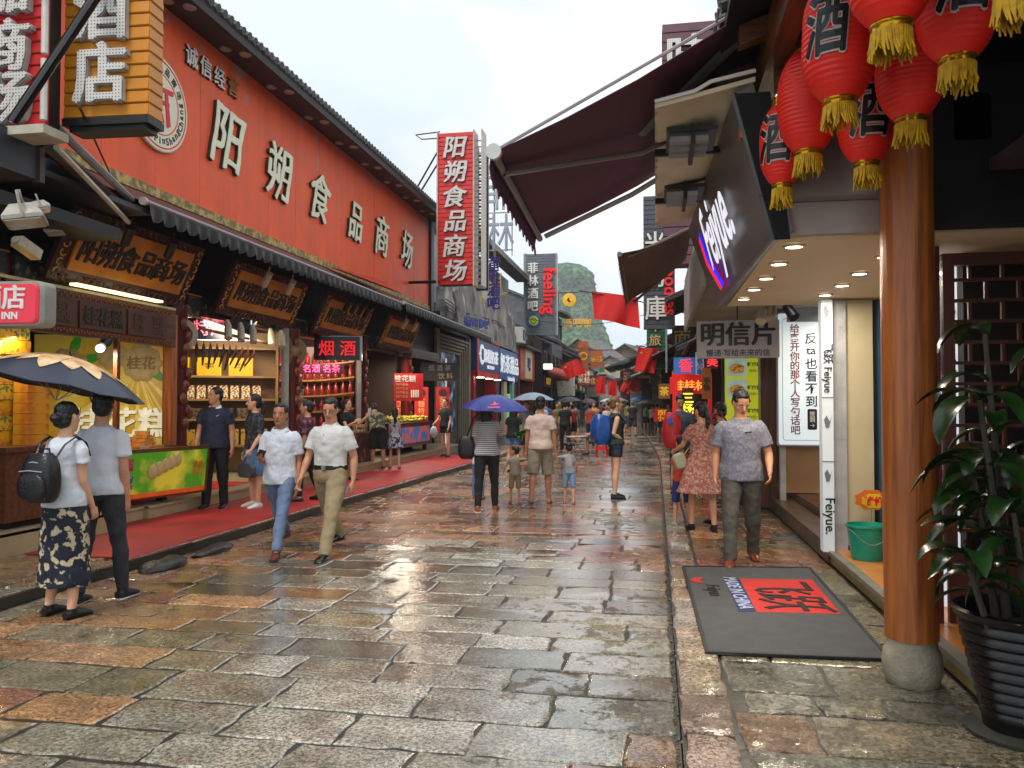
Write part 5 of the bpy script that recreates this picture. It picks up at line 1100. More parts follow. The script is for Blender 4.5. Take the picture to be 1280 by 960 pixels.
text('给离开你的那个人写句话吧', .137, Mm @ Matrix.Translation((-.1, -.0, .012)), mat('dark_red_ink', '7e1f28', .5), mb, ext=.002, off=.002, vert=True, gap=.97)
text('反也看不到', .17, Mm @ Matrix.Translation((.1, .02, .012)), BLACK, mb, ext=.002, off=.002, vert=True, gap=1.0) if False else None
for ch, z in (('反', .58), ('ta', .40), ('也', .22), ('看', .04), ('不', -.14), ('到', -.32)): text(ch, .17, Mm @ Matrix.Translation((.12, z, .012)), BLACK, mb, name='character', ext=.002, off=.002)
b = MB(); b.rbox((.13, -.58, .014), (.13, .3, .006), .02, Mm); b.build('black_tag', BLACK, mb); text('签到→', .08, Mm @ Matrix.Translation((.13, -.58, .02)), WHITE, mb, ext=.001, off=.001, vert=True, gap=1.0)
t = thing('upper_white_board', (2.2, 11.6, 2.95), 'white painted board with faint doodles above the lit message panel', 'board'); Mq = fr((2.05, 11.3, 2.77), SY); b = MB(); b.bb(-.3, .4, -.06, .12, -.03, 0, Mq); b.build('board', mat('board_white', 'a9b3b8', .5), t, ang=0)
t = thing('postcard_sign', (1.05, 11.0, 2.2), 'grey hanging sign with thick black characters 明信片 and a small line below', 'sign'); Mq = fr((1.07, 10.95, 2.46), (-.03, -1, 0))
b = MB(); b.rbox((0, 0, -.05), (1.06, .50, .1), .02, Mq); b.build('sign_box', mat('taupe_sign', 'b3aaa8', .5, .06), t)
text('明信片', .33, Mq @ Matrix.Translation((0, .07, .002)), BLACK, t, ext=.004, off=.012); text('慢递·写给未来的信', .1, Mq @ Matrix.Translation((0, -.18, .002)), BLACK, t, ext=.002, off=.001)
b = MB(); b.tube([Mq @ V((0, .26, -.05)), Mq @ V((0, .5, -.05))], .01, 5); b.build('hanger', BLACK, t)
t = thing('projector_lamps', (1.3, 10.6, 2.7), 'cluster of cream and black spotlights hung at the end of the lit ceiling', 'spotlight')
for k, (x, y, z) in enumerate(((1.22, 9.6, 2.62), (1.29, 9.7, 2.66), (1.36, 9.8, 2.68), (1.42, 9.2, 2.62))):
    b = MB(); b.tube([(x, y, z + .06), (x - .04 if k < 3 else x + .07, y - .1, z - .08)], [.05, .06], 12); b.tube([(x, y, 2.9), (x, y, z)], .012, 5); b.build('spotlight', BLACK if k == 3 else mat('cream_lamp', 'b5aa90'), t)
# stool with basket
t = thing('small_wooden_stand', (2.5, 11.2, .29), 'small light wooden stand under the basket in the postcard shop', 'stand')
for x in (2.32, 2.68):
    for y in (11.0, 11.4): b = MB(); b.bb(x - .02, x + .02, y - .02, y + .02, .29, .75); b.build('leg', mat('light_wood', 'a9743c', .5), t, ang=0)
for z in (.4, .75): b = MB(); b.bb(2.28, 2.72, 10.96, 11.44, z, z + .03); b.build('shelf', mat('light_wood', 'a9743c'), t, ang=0)
t = thing('wicker_basket', (2.5, 11.2, .78), 'brown wicker basket of green packets on the wooden stand', 'basket'); b = MB(); b.lathe([(.16, 0), (.18, .1), (.2, .17), (.19, .17), (.16, .02)], (2.5, 11.2, .78), 20); b.build('basket', mat('wicker_brown', '7a4a24', .7, .3, 30, bump=.6), t)
b = MB(); b.prism([(-.2, 0), (.2, .02), (.16, .2)], .02, fr((2.5, 11.15, .93), SY)); b.build('green_packet', mat('green_packet', '1e7a4a', .5), t, ang=0)
lampl((2.6, 11.4, 2.8), 25, size=.5, name='shop_light')
# yellow menu
t = thing('food_menu_poster', (1.5, 13.4, 1.2), 'bright yellow menu panel with two food photos behind the grey hanging sign', 'poster'); Mq = fr((1.45, 13.6, 1.75), SY)
b = MB(); b.bb(-.33, .3, -.75, .7, -.05, 0, Mq); b.build('panel', mat('menu_yellow', 'b8c01c', .4, .05, emit=.3), t, ang=0)
for y_, nm in ((.45, 'pizza'), (.1, 'roll')): 
    b = MB(); b.bb(-.3, .02, y_ - .15, y_ + .15, 0, .006, Mq); b.build('photo', mat('photo_pale_blue', '9cb4a8', .4, emit=.3), t, ang=0); b = MB(); b.lathe([(.11, 0), (.09, .02), (.01, .03)], n=14, M=Mq @ Matrix.Translation((-.14, y_ - .02, .006)), sx=1.15, sy=.8); b.build('dish_picture', mat('dish_picture', 'c79a4c', .5, scale=20, col2='8a3a1c', thr=(.5, .6), emit=.2), t)
for k in range(3): text('鲜肉馅饼', .075, Mq @ Matrix.Translation((.17, .5 - k * .38, .003)), mat('green_print', '2c6a1c', .5), t, ext=.002, off=.002); text('10元一份', .06, Mq @ Matrix.Translation((.17, .4 - k * .38, .003)), mat('red_print', 'c02a14', .5), t, ext=.002, off=.001)
b = MB(); b.bb(-.38, -.34, -.8, .8, -.06, .02, Mq); b.build('frame_side', BLACK, t, ang=0)
# pink blossom tree + lantern-like figure
bt = thing('peach_blossom_bush', (.98, 14.6, .03), 'artificial pink peach blossom bush beside the yellow menu', 'plant'); random.seed(8)
b = MB(); b2 = MB()
for k in range(22):
    a = random.uniform(0, 2 * pi); e = random.uniform(.5, 1.4); L_ = random.uniform(.5, .8); q0 = V((1.0, 14.6, .9)); q1 = q0 + V((cos(a) * cos(e), sin(a) * cos(e), sin(e))) * L_
    b.tube([q0, q0.lerp(q1, .5) + V((0, 0, .05)), q1], [.012, .008, .004], 4)
    for q in range(26):
        c_ = q0.lerp(q1, random.uniform(.3, 1.05)) + V([random.uniform(-.06, .06) for _ in range(3)]); b2.ell(c_, (.02, .02, .015), 5, 3)
b.tube([(1.0, 14.6, .03), (1.0, 14.6, .95)], .03, 6); b.build('branches', STEM, bt); stuff(b2.build('blossoms', mat('pink_blossom', 'c8365c', .6, .3, 20), bt))
t = thing('goods_stand', (1.25, 12.0, .03), 'shop stand piled with yellow and silver bags behind the grey-shirted man', 'stand'); b = MB(); b.bb(1.05, 1.65, 12.9, 13.5, .03, .95); b.build('stand_box', BLACKWOOD, t, ang=0)
b = MB()
for q in range(26): b.ell((random.uniform(1.05, 1.6), random.uniform(12.9, 13.3), 1.0 + random.uniform(0, .3)), (.09, .07, .05), 6, 4)
stuff(b.build('bags', mat('silver_yellow_bag', 'a8a49a', .3, scale=6, col2='c08a10', thr=(.5, .55)), t))
# ================================================================ street beyond: left portal, rock relief, shops
pt = thing('portal_building', (-7.6, 29, .1), 'dark building with ribbed pale stone portal and black upper storey', 'building')
b = MB(); b.bb(-13, -7.75, 26.6, 42, .1, 8.2); b.build('upper_wall', mat('black_cladding', '15161a', .5), pt, ang=0)
RIB = mat('ribbed_stone', '8f8672', .6, .2, 6, bump=.3)
for k in range(5):
    o_ = .12 * k; b = MB(); x = -7.3 - .05 * k
    b.bb(x - .1, x, 26.65 + o_, 26.72 + o_, .1, 4.05 - o_); b.bb(x - .1, x, 30.9 - o_ * 1.3, 30.99 - o_ * 1.3, .1, 4.05 - o_); b.bb(x - .1, x, 26.72 + o_, 30.9 - o_ * 1.3, 3.97 - o_, 4.05 - o_); b.build('portal_rib', RIB, pt, ang=0)
b = MB(); b.bb(-7.42, -7.3, 30.99, 31.25, .1, 4.2); b.bb(-7.42, -7.32, 26.3, 26.65, .1, 4.2); b.build('portal_pier', RIB, pt, ang=0)
b = MB(); b.bb(-7.74, -7.6, 27.3, 30.2, .1, 3.5); b.build('portal_back', mat('stone_back', '5e5a50', .6), pt, ang=0)
for k, z in enumerate((.55, 1.65, 2.7)):
    b = MB(); b.bb(-7.6, -7.56, 27.6, 29.7, z, z + .85); tag(b.build('music_poster', mat('poster_blue', '0c1830', .3, scale=2.5, col2='8aa2c8', thr=(.52, .68), emit=.3), ang=0), ['lowest', 'middle', 'top'][k] + ' dark blue picture panel inside the ribbed stone portal', 'poster')
b = MB(); b.tube([(-7.25, 27.2, .2), (-7.25, 27.2, 3.2)], .03, 6); b.build('lit_tube', lamp_mat('c8c4b8', .5), pt)
b = MB(); b.bb(-7.75, -7.3, 26.6, 31, 4.2, 4.8); b.build('grey_band', DGREY, pt, ang=0)
b = MB(); b.bb(-7.3, -6.6, 27, 42, 8.1, 8.35); b.build('roof_edge', DGREY, pt, ang=0)
b = MB(); b.bb(-7.74, -7.7, 28, 34.5, 6.0, 7.9); b.build('teal_window_band', mat('teal_glass', '1c4a50', .2), pt, ang=0)
for y in (26.9, 27.9): b = MB(); b.bb(-7.73, -7.68, y, y + .85, 5.2, 7.6); b.build('pale_curtain_window', mat('curtain_white', 'a7b0b4', .5), pt, ang=0)
# rock relief
rk = thing('rock_relief', (-7.2, 34, 4.2), 'grey artificial karst rock relief crowning the shop fronts on the left', 'sculpture')
def rockrow(x, y0, y1, z0, hf, m, th, seed, name='rock_face'):
    b = MB(); n = 70; rs = []
    for i in range(n + 1):
        y = y0 + (y1 - y0) * i / n; pk = abs(noise.noise(V((y * .75, seed, 0)))) * 1.5 + abs(noise.noise(V((y * 2.1, seed, 4)))) * .6; h = hf(i / n) * (.42 + pk)
        col = []
        for j in range(13):
            t = j / 12; z = z0(i / n) + h * t; o_ = noise.noise(V((y * 1.8, z * 1.5, seed))) * .35 + noise.noise(V((y * 5, z * 3, seed))) * .12
            col.append((x + th * (1 - t) + o_ * .6 * (1 - t * .5), y, z))
        col += [(x - .3, y, z0(i / n) + h), (x - .3, y, z0(i / n))]; rs.append(col)
    b.rings(rs); return b.build(name, m, rk, ang=25)
ROCK = mat('grey_cast_rock', '85827c', .8, .6, 1.5, bump=.9, bscale=9, stretch=(1, 1, .35)); ROCKY = mat('yellowish_rock', 'b09550', .8, .5, 2, bump=.8, bscale=9)
rockrow(-7.3, 28.5, 41.5, lambda t: 4.35 - .1 * t, lambda t: 1.75 + .5 * t, ROCK, .25, 1.3); rockrow(-7.6, 30.5, 41, lambda t: 4.8, lambda t: 2.5, ROCKY, .1, 8.1)
rockrow(-7.45, 27.5, 41.5, lambda t: 4.7, lambda t: 1.6, mat('pale_rock', 'aaa8a0', .8, .5, 2, bump=.8, bscale=9), .2, 4.4)
t = thing('karaoke_lettering', (-6.9, 28.5, 4.75), 'row of small blue characters on a rail over the end of the food hall awning', 'sign'); text('音乐酒吧 静吧', .38, fr((-6.9, 30.0, 4.75), (1, -.25, 0)), mat('navy_letter', '1c2a70', .4, emit=.3), t, ext=.02, off=.012)
# bar signs
t = thing('purple_bar_sign', (-6.3, 30, 5.4), 'vertical purple characters 音乐酒吧 standing free below the grey frame characters', 'sign')
for k, ch in enumerate('音乐酒吧'): raised(ch, .52, fr((-6.0, 29.5, 6.95 - k * 0.52), SY), mat('purple_letter', '3a2a80', .4, .1), mat('pale_purple', '7a74a8', .4), t, d=.06, off=.014)
b = MB(); b.bb(-6.03, -5.97, 29.56, 29.6, 5.1, 11.4); b.bb(-7.7, -6.0, 29.56, 29.6, 8.6, 8.66); b.build('support_tube', GREYM, t, ang=0)
t = thing('outline_bar_sign', (-5.7, 29, 7.1), 'tall free-standing characters 菲林 outlined in silver neon tube against the sky', 'sign')
for ch, z in (('菲', 9.5), ('林', 7.95)): raised(ch, 1.5, fr((-5.66, 29.0, z), SY), mat('silver_tube', 'a5a8b5', .35, metal=.3), mat('navy_tube', '2c3050', .4), t, d=.05, off=.0, sx=.72)
b = MB()
for x in (-6.15, -5.25): b.bb(x, x + .04, 29.06, 29.1, 7.1, 10.4)
for z in (7.3, 8.7, 10.2): b.bb(-6.3, -5.2, 29.06, 29.1, z, z + .04)
b.build('support_tube', mat('pale_tube', 'b7aa98'), t, ang=0)
# blue shops
def shopfront(name, label, xf, y0, y1, z0, z1, wallm, sign, signm, letm, txt, ts, depth=2.5, sign2=None, h=None):
    t = thing(name, (xf - 1, (y0 + y1) / 2, .1), label, 'building')
    for ya, yb in ((y0 + .01, y0 + .35), (y1 - .35, y1 - .01)): b = MB(); b.bb(xf - depth, xf, ya, yb, .1, z0); b.build('pier', wallm, t, ang=0)
    b = MB(); b.bb(xf - depth, xf - depth + .1, y0, y1, .1, h or z1); b.bb(xf - depth, xf - .3, y0 + .01, y1 - .01, z0 - .05, z0); b.build('shop_interior', mat('shop_dark_teal', '10201e', .5), t, ang=0)
    b = MB(); b.bb(xf - .4, xf + .1, y0 + .02, y1 - .02, z0, z1); b.build('sign_board', signm, t, ang=0)
    M = fr((xf + .11, (y0 + y1) / 2, (z0 + z1) / 2 + .05), EX); text(txt, ts, M, letm, t, ext=.015, off=.012, sx=1.3)
    if sign2: text(sign2, ts * .35, M @ Matrix.Translation((.4, -ts * .75, 0)), letm, t, ext=.01)
    return t
t = shopfront('blue_red_shop', 'shop with red frame and dark blue signboard right after the ribbed stone portal', -7.2, 31.3, 36.2, 2.95, 4.25, REDP, '', BLUEP, mat('sign_white', 'cfd4da', .4, emit=.4), '一棵柑奶茶', .62, sign2='MILK TEA SHOP')
b = MB(); b.bb(-7.1, -7.04, 31.35, 36.1, 2.7, 2.95); b.bb(-7.15, -7.05, 31.35, 31.6, 2.9, 4.4); b.bb(-7.1, -7.04, 31.6, 36.1, 4.25, 4.4); b.build('red_trim', REDP, t, ang=0)
b = MB(); b.lathe([(.42, 0), (.42, .03), (.01, .03)], n=24, M=fr((-7.08, 32.3, 3.65), EX)); b.build('round_logo', mat('sign_white', 'cfd4da'), t); text('柑', .5, fr((-7.05, 32.3, 3.65), EX), BLUEP, t, ext=.01)
for y in (31.7, 33.4, 35.2): b = MB(); b.lathe([(.16, 0), (.16, .03)], n=12, c=(-7.0, y, 2.66)); b.build('downlight', lamp_mat('fff6e0', 4), t)
t = shopfront('blue_snack_shop', 'shop with light blue signboard and big white characters beside the red framed one', -7.2, 36.3, 41.2, 2.75, 4.2, mat('blue_pier', '1d5a8c', .4), '', mat('sky_blue_sign', '2566a6', .4, .1, 2), mat('sign_white', 'cfd4da'), '奶茶甜品', .95, sign2='fresh tea daily')
b = MB(); b.bb(-7.35, -7.2, 37.9, 38.6, .1, 2.7); b.build('cream_pilaster', CREAM, t, ang=0); b = MB(); b.bb(-7.34, -7.18, 38.7, 39.4, .6, 2.1); b.build('menu_picture', mat('menu_green', '3fae4a', .4, scale=3, col2='d8e8d0', emit=.4), t, ang=0)
b = MB(); b.bb(-7.3, -7.15, 39.8, 40.4, .1, 2.7); b.build('mint_pilaster', mat('mint', '8cc0b0', .5), t, ang=0)
t = shopfront('cream_red_shop', 'narrow shop with cream and red painted signboard past the blue shops', -7.1, 41.4, 46.4, 2.9, 4.6, mat('red_brown_pier', '7a3a20', .5), '', mat('orange_red_board', 'b84c2c', .5), BLUEP, '吧', .9)
b = MB(); b.bb(-7.02, -6.96, 42.8, 45.2, 3.0, 4.7); b.build('cream_board', CREAM, t, ang=0); text('吧', .8, fr((-6.95, 44, 3.8), EX), BLUEP, t, ext=.02, off=.02); b = MB(); b.bb(-7.6, -6.6, 41.2, 46.6, 4.6, 4.7); b.build('tile_roof', TILE, t, ang=0)

# generic old-town houses -----------------------------------------------------
def tile_roof(par, pts, ridge_n, m=TILE, name='roof'):
    """pts: eave a, eave b, ridge b, ridge a"""
    a, b2, c, d = [V(p) for p in pts]; nrm = (b2 - a).cross(d - a).normalized(); nrm = nrm if nrm.z > 0 else -nrm
    b = MB(); b.add([a, b2, c, d, a - nrm * .08, b2 - nrm * .08, c - nrm * .08, d - nrm * .08], [(0, 1, 2, 3), (4, 7, 6, 5), (0, 4, 5, 1), (1, 5, 6, 2), (2, 6, 7, 3), (3, 7, 4, 0)]); r = b.build(name, m, par, ang=0)
    b = MB()
    for i in range(ridge_n):
        t = (i + .5) / ridge_n; b.tube([a.lerp(b2, t) + nrm * .03, d.lerp(c, t) + nrm * .03], .055, 5)
    stuff(b.build('tile_rows', m, par, ang=50)); return r
def window(par, M, w_, h_, fm, gm):
    b = MB(); f = .05; b.bb(-w_ / 2, w_ / 2, -h_ / 2, -h_ / 2 + f, 0, .07, M); b.bb(-w_ / 2, w_ / 2, h_ / 2 - f, h_ / 2, 0, .07, M); b.bb(-w_ / 2, -w_ / 2 + f, -h_ / 2 + f, h_ / 2 - f, 0, .07, M); b.bb(w_ / 2 - f, w_ / 2, -h_ / 2 + f, h_ / 2 - f, 0, .07, M); b.bb(-f / 2, f / 2, -h_ / 2 + f, h_ / 2 - f, 0, .06, M)
    o = b.build('window', fm, par, ang=0); g_ = MB(); g_.bb(-w_ / 2 + f, w_ / 2 - f, -h_ / 2 + f, h_ / 2 - f, .01, .025, M); g_.build('pane', gm, o, ang=0); return o
GLASS = mat('dark_window', '202a30', .12, .3, 2)
hid = [0]
def old_house(side, y0, y1, xf, h, wallm, label, floors=2, sign=None, seed=0, shop=True, eave=1.0, roofm=None, awn=True):
    random.seed(seed * 17 + 3); s_ = 1 if side == 'L' else -1; nrm = EX if side == 'L' else WX; t = thing('old_house', (xf - s_ * 2, (y0 + y1) / 2, .0), label, 'house')
    X = lambda d: xf + s_ * d; zf = 2.9
    b = MB(); b.bb(X(-6), X(-.02), y0 + .01, y1 - .01, zf, h); b.bb(X(-6), X(-1.6), y0 + .01, y1 - .01, 0, zf); b.bb(X(-1.6), X(-.02), y0 + .01, y0 + .25, 0, zf); b.bb(X(-1.6), X(-.02), y1 - .25, y1 - .01, 0, zf); b.build('wall', wallm, t, ang=0)
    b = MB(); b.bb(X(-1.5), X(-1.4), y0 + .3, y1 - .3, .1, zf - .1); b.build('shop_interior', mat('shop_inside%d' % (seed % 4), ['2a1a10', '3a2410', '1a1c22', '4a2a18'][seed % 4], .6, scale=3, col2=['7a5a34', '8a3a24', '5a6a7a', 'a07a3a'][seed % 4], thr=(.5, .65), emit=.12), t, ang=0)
    n = max(2, int((y1 - y0) / 1.6))
    for k in range(n):
        y = y0 + .3 + (y1 - y0 - .6) * k / n; b = MB(); b.bb(X(-.2), X(-.08), y, y + .1, 0, zf); b.build('door_post', BLACKWOOD, t, ang=0)
    if sign is not False:
        b = MB(); c_ = sign or random.choice([('3a2416', 'b58a3a'), ('5a1410', 'c8a050'), ('1e2c24', 'b0a880'), ('4a3a20', 'd0c090')]); b.bb(X(0), X(.1), y0 + .5, y1 - .5, zf - .25, zf + .45); b.build('sign_board', mat('sb_' + c_[0], c_[0], .5, .2, 4), t, ang=0)
        text(random.choice(['桂林米粉', '啤酒鱼', '阳朔特产', '西街客栈', '手工银饰']), .45, fr((X(.105), (y0 + y1) / 2, zf + .1), nrm), mat('sl_' + c_[1], c_[1], .5, emit=.2), t, ext=.01, off=.01, sx=1.2)
    for f in range(1, floors):
        for k in range(n):
            y = y0 + (y1 - y0) * (k + .5) / n; z = zf + .75 + (f - 1) * 2.4 + .6
            if z + .6 < h: window(t, fr((X(-.02), y, z), nrm), .85, 1.05, random.choice([WOODM, BLACKWOOD]), GLASS)
    rm = roofm or random.choice([TILE, TILEL]); nn = int((y1 - y0) / .28)
    tile_roof(t, [(X(eave), y0 - .1, h - .15), (X(eave), y1 + .1, h - .15), (X(-3), y1 + .1, h + 1.5), (X(-3), y0 - .1, h + 1.5)], nn, rm)
    if floors > 1: tile_roof(t, [(X(.95), y0 + .05, zf + .42), (X(.95), y1 - .05, zf + .42), (X(0), y1 - .05, zf + .85), (X(0), y0 + .05, zf + .85)], nn, rm, 'pent_roof')
    # gable end towards the camera
    b = MB(); b.add([(X(-6), y0 + .02, h), (X(.0), y0 + .02, h), (X(-3), y0 + .02, h + 1.45), (X(-6), y0 + .2, h), (X(.0), y0 + .2, h), (X(-3), y0 + .2, h + 1.45)], [(0, 1, 2), (5, 4, 3), (0, 2, 5, 3), (1, 4, 5, 2)]); b.build('gable', wallm, t, ang=0)
    return t
BR = mat('old_brick', '6f5a48', .8, .4, 6, bump=.5, bscale=40); PLA = mat('aged_plaster', '8f8b82', .8, .3, 2.5, bump=.3); WD = mat('dark_timber_wall', '2c1f18', .7, .4, 3); PLW = mat('pale_plaster', 'a8a49a', .8, .25, 2, bump=.3); GW = mat('grey_wall2', '5a5c5e', .7, .3, 2)
specL = [(46.6, 51, -6.6, 5.4, WD, 'dark timber house with tiled eaves under the grey slatted feeling sign', 2), (51.2, 57, -6.6, 7.6, GW, 'tall grey house with a blue window right of the feeling sign', 3), (57.2, 62, -6.5, 5.2, WD, 'low dark house with layered tiled eaves on the left side, farther along', 2),
         (62.2, 67, -6.5, 5.6, BR, 'brown brick house on the left with an orange vertical board', 2), (67.2, 73, -6.6, 5.2, PLA, 'plastered house on the left side beyond the brick one', 2), (73.2, 79, -6.9, 5.0, WD, 'dark little house on the far left side of the street', 2), (79.2, 86, -7.4, 5.2, PLW, 'pale house at the far left bend of the street', 2)]
for k, (a, c, x, h, m, lab, f) in enumerate(specL): old_house('L', a, c, x, h, m, lab, f, seed=k + 1, sign=None)
specR = [(14.8, 19.5, 2.0, 4.6, WD, 'timber shop house right beyond the postcard shop, mostly hidden by signs', 2), (19.7, 25, 2.0, 6.4, PLA, 'tall plastered house with balcony clutter on the right side', 3), (25.2, 30.5, 1.6, 5.0, WD, 'dark shop house on the right with low eaves, behind the flag', 2), (30.7, 36, 1.3, 5.6, BR, 'brick house on the right, mid street', 2),
         (36.2, 41.5, .9, 4.4, PLW, 'low pale house on the right, mid street, under a sloping eave', 2), (41.7, 47, .35, 4.2, WD, 'dark wooden house on the right farther down', 2), (47.2, 53, -.25, 4.4, PLA, 'grey plastered house on the far right side', 2), (53.2, 60, -.95, 4.4, WD, 'small dark house near the right end of the visible street', 2), (60.2, 68, -1.9, 4.6, PLW, 'pale house where the street bends left', 2), (68.2, 77, -3.0, 4.8, BR, 'brick house closing the view at the bend of the street', 2)]
for k, (a, c, x, h, m, lab, f) in enumerate(specR): old_house('R', a, c, x, h, m, lab, f, seed=k + 20, eave=1.3)

# gable houses closing the view on the rise
gt = thing('terrace_slope', (-4, 100, 0), 'low grassy terrace slope carrying the far hillside houses', 'slope'); gt.pop('category'); 
bpy.data.objects.remove(gt)
b = MB(); b.rings([[(-45, y, -1), (30, y, -1), (30, y, z), (-45, y, z)] for y, z in ((92, .2), (105, 2.6), (125, 5.5), (200, 6.5))]); struct(b.build('hillside', mat('green_slope', '2c3a20', .9, .4, .5), ang=0))
def gable_house(x, y, z0, w_, d_, h, rh, wm, label, rz=0, seed=0):
    t = thing('hillside_house', (x, y, z0), label, 'house', rz=rz); loc = True
    b = MB(); b.bb(-w_ / 2, w_ / 2, -d_ / 2, d_ / 2, -2, h); b.build('wall', wm, t, local=True, ang=0)
    b = MB(); b.add([(-w_ / 2, -d_ / 2, h), (w_ / 2, -d_ / 2, h), (0, -d_ / 2, h + rh), (-w_ / 2, d_ / 2, h), (w_ / 2, d_ / 2, h), (0, d_ / 2, h + rh)], [(0, 1, 2), (5, 4, 3), (0, 2, 5, 3), (1, 4, 5, 2), (0, 3, 4, 1)]); b.build('gable', wm, t, local=True, ang=0)
    for s_ in (-1, 1):
        b = MB(); a, c = V((0, -d_ / 2 - .5, h + rh + .05)), V((s_ * (w_ / 2 + .6), -d_ / 2 - .5, h - rh * .6 / (w_ / 2))); e = V((0, d_ + 1, 0)); nz_ = V((0, 0, .12))
        b.add([a, c, c + e, a + e, a + nz_, c + nz_, c + e + nz_, a + e + nz_], [(0, 1, 2, 3), (4, 7, 6, 5), (0, 4, 5, 1), (1, 5, 6, 2), (2, 6, 7, 3), (3, 7, 4, 0)]); b.build('roof', TILEL, t, local=True, ang=0)
        b = MB(); n = int((d_ + 1) / .35)
        for i in range(n): q = e * ((i + .5) / n) + V((0, 0, .14)); b.tube([a + q, c + q], .07, 4)
        stuff(b.build('tile_rows', TILEL, t, local=True))
    random.seed(seed)
    n = max(1, int(w_ / 2.4))
    for k in range(n):
        M = Matrix.Translation((-w_ / 2 + w_ * (k + .5) / n, -d_ / 2, h * .5)) @ Matrix.Rotation(pi / 2, 4, 'X'); b = MB(); b.bb(-.55, .55, -.6, .6, 0, .08, M); o = b.build('window', WOODM, t, local=True, ang=0); g_ = MB(); g_.bb(-.45, .45, -.5, .5, .08, .1, M); g_.build('pane', GLASS, o, local=True, ang=0)
    return t
for args in [(-8.6, 108, 2.6, 6.5, 8, 5.2, 2.2, BR, 'stone-walled gable house high on the left of the closing row, below the karst hill', R(-18)), (-3.2, 116, 3.6, 6.5, 8, 4.3, 1.9, BR, 'brownish gable house high in the centre of the closing row', R(-14)), (-4.6, 98, 1.4, 6.2, 6, 4.2, 1.6, PLW, 'pale gable house in the middle of the closing row', R(-12)),
             (-9.8, 95, 1.0, 4.6, 6, 4.6, 1.5, PLW, 'white-walled house low on the left of the closing row', R(8)), (1.6, 104, 2.0, 7, 7, 4.0, 1.6, PLA, 'grey house on the right of the closing row', R(10)), (-5.2, 89, .2, 5.0, 4, 3.2, 1.2, PLA, 'low front house with green and yellow lettering band in the closing row', R(-6)), (5.2, 118, 3.6, 6, 8, 4.4, .5, mat('blue_grey_wall', '8a9aa0', .6), 'small blue-grey flat house far right behind the closing row', 0)]:
    gable_house(*args)
t = thing('green_yellow_sign', (-4.8, 86.5, 4.6), 'small far signboard in green and yellow blocks in the centre of the closing row', 'sign')
for k in range(5): b = MB(); b.bb(-6.0 + k * .62, -5.45 + k * .62, 86.4, 86.5, 5.0, 5.9); b.build('sign_block', mat('blk%d' % (k % 2), ['1e6a44', 'c8a428'][k in (1, 3) and 1 or 0], .5) if k not in (1, 3) else mat('blk_y', 'c8a428', .5), t, ang=0)

# feeling sign -------------------------------------------------------------
fl_, Mfl = slat_sign('feeling_sign', (-6.0, 42, 5.25), 1.62, 4.35, .4, 30, 'FR', 'tall grey slatted box sign reading feeling and 菲林酒吧 with a round blue logo', frame=mat('grey_slats', '5a6266', .45, .15, 2))
for k, ch in enumerate('菲林酒吧'): raised(ch, .6, Mfl @ Matrix.Translation((-.42, 3.6 - k * .68, .01)), WHITE, LEDGE, fl_, d=.05, off=.02)
text('feeling', .98, Mfl @ Matrix.Translation((.38, 2.35, .02)) @ Matrix.Rotation(-pi / 2, 4, 'Z'), mat('sign_red_letter', 'd4181c', .4, emit=.25), fl_, ext=.04, off=.022, sx=.98)
b = MB(); b.lathe([(.36, 0), (.36, .05), (.01, .05)], n=28, M=Mfl @ Matrix.Translation((-.38, .78, .02))); b.build('round_logo', mat('logo_blue', '1c4c9c', .4), fl_)
b = MB(); b.lathe([(.26, 0), (.26, .03), (.01, .03)], n=24, M=Mfl @ Matrix.Translation((-.38, .78, .06))); b.build('round_logo_face', mat('logo_yellow_green', 'b8c42c', .4), fl_)
ring(.12, .16, .09, .1, Mfl @ Matrix.Translation((-.38, .76, 0)), mat('logo_green', '2c5a1c', .4), fl_)
b = MB(); b.bb(-.95, -.78, -.2, 4.4, -.3, -.1, Mfl); b.bb(.78, .86, 0, 4.35, -.4, .03, Mfl); b.build('side_post', GREYM, fl_, ang=0)
# yellow round sign further
t = thing('yellow_round_sign', (-5.1, 52, 7.8), 'round yellow sign with dark swirl above yellow characters, hanging over the far left row', 'sign'); M = fr((-5.55, 52, 8.4), SY)
b = MB(); b.lathe([(.44, 0), (.44, .08), (.36, .1), (.01, .1)], n=28, M=M); b.build('disc', mat('sign_yellow', 'd8a018', .4, emit=.15), t)
b = MB(); b.prism([(.16 * cos(a) + .03, .16 * sin(a)) for a in [R(k * 24) for k in range(4, 14)]] + [(.1, -.1), (0, 0)], .01, M, z0=.1); b.build('swirl', BLACK, t, ang=0)
text('LIGHT\nCAFE', .3, M @ Matrix.Translation((.55, -.75, 0)), mat('pale_grey_letter', 'a8aaa4', .5), t, ext=.02); text('酒吧咖', .62, M @ Matrix.Translation((.5, -1.5, 0)), mat('sign_yellow', 'd8a018'), t, ext=.03, off=.01)
b = MB(); b.tube([(-6.6, 52.1, 8.9), (-5.0, 52.1, 8.9)], .03, 5); b.tube([(-6.3, 52.1, 5.5), (-6.3, 52.1, 8.9)], .03, 5); b.tube([(-6.3, 52.1, 6.7), (-4.4, 52.1, 6.7)], .03, 5); b.build('frame', BLACK, t)
t = thing('orange_vertical_board', (-5.4, 60, 3.2), 'orange brown vertical board on the far left houses', 'sign'); b = MB(); b.bb(-5.75, -5.0, 60, 60.1, 3.4, 6.3); b.build('board', mat('orange_board', 'a4501c', .5, .2, 3), t, ang=0); ring(.22, .3, .0, .02, fr((-5.35, 60, 5.2), SY), mat('sign_yellow', 'd8a018'), t, n=20)
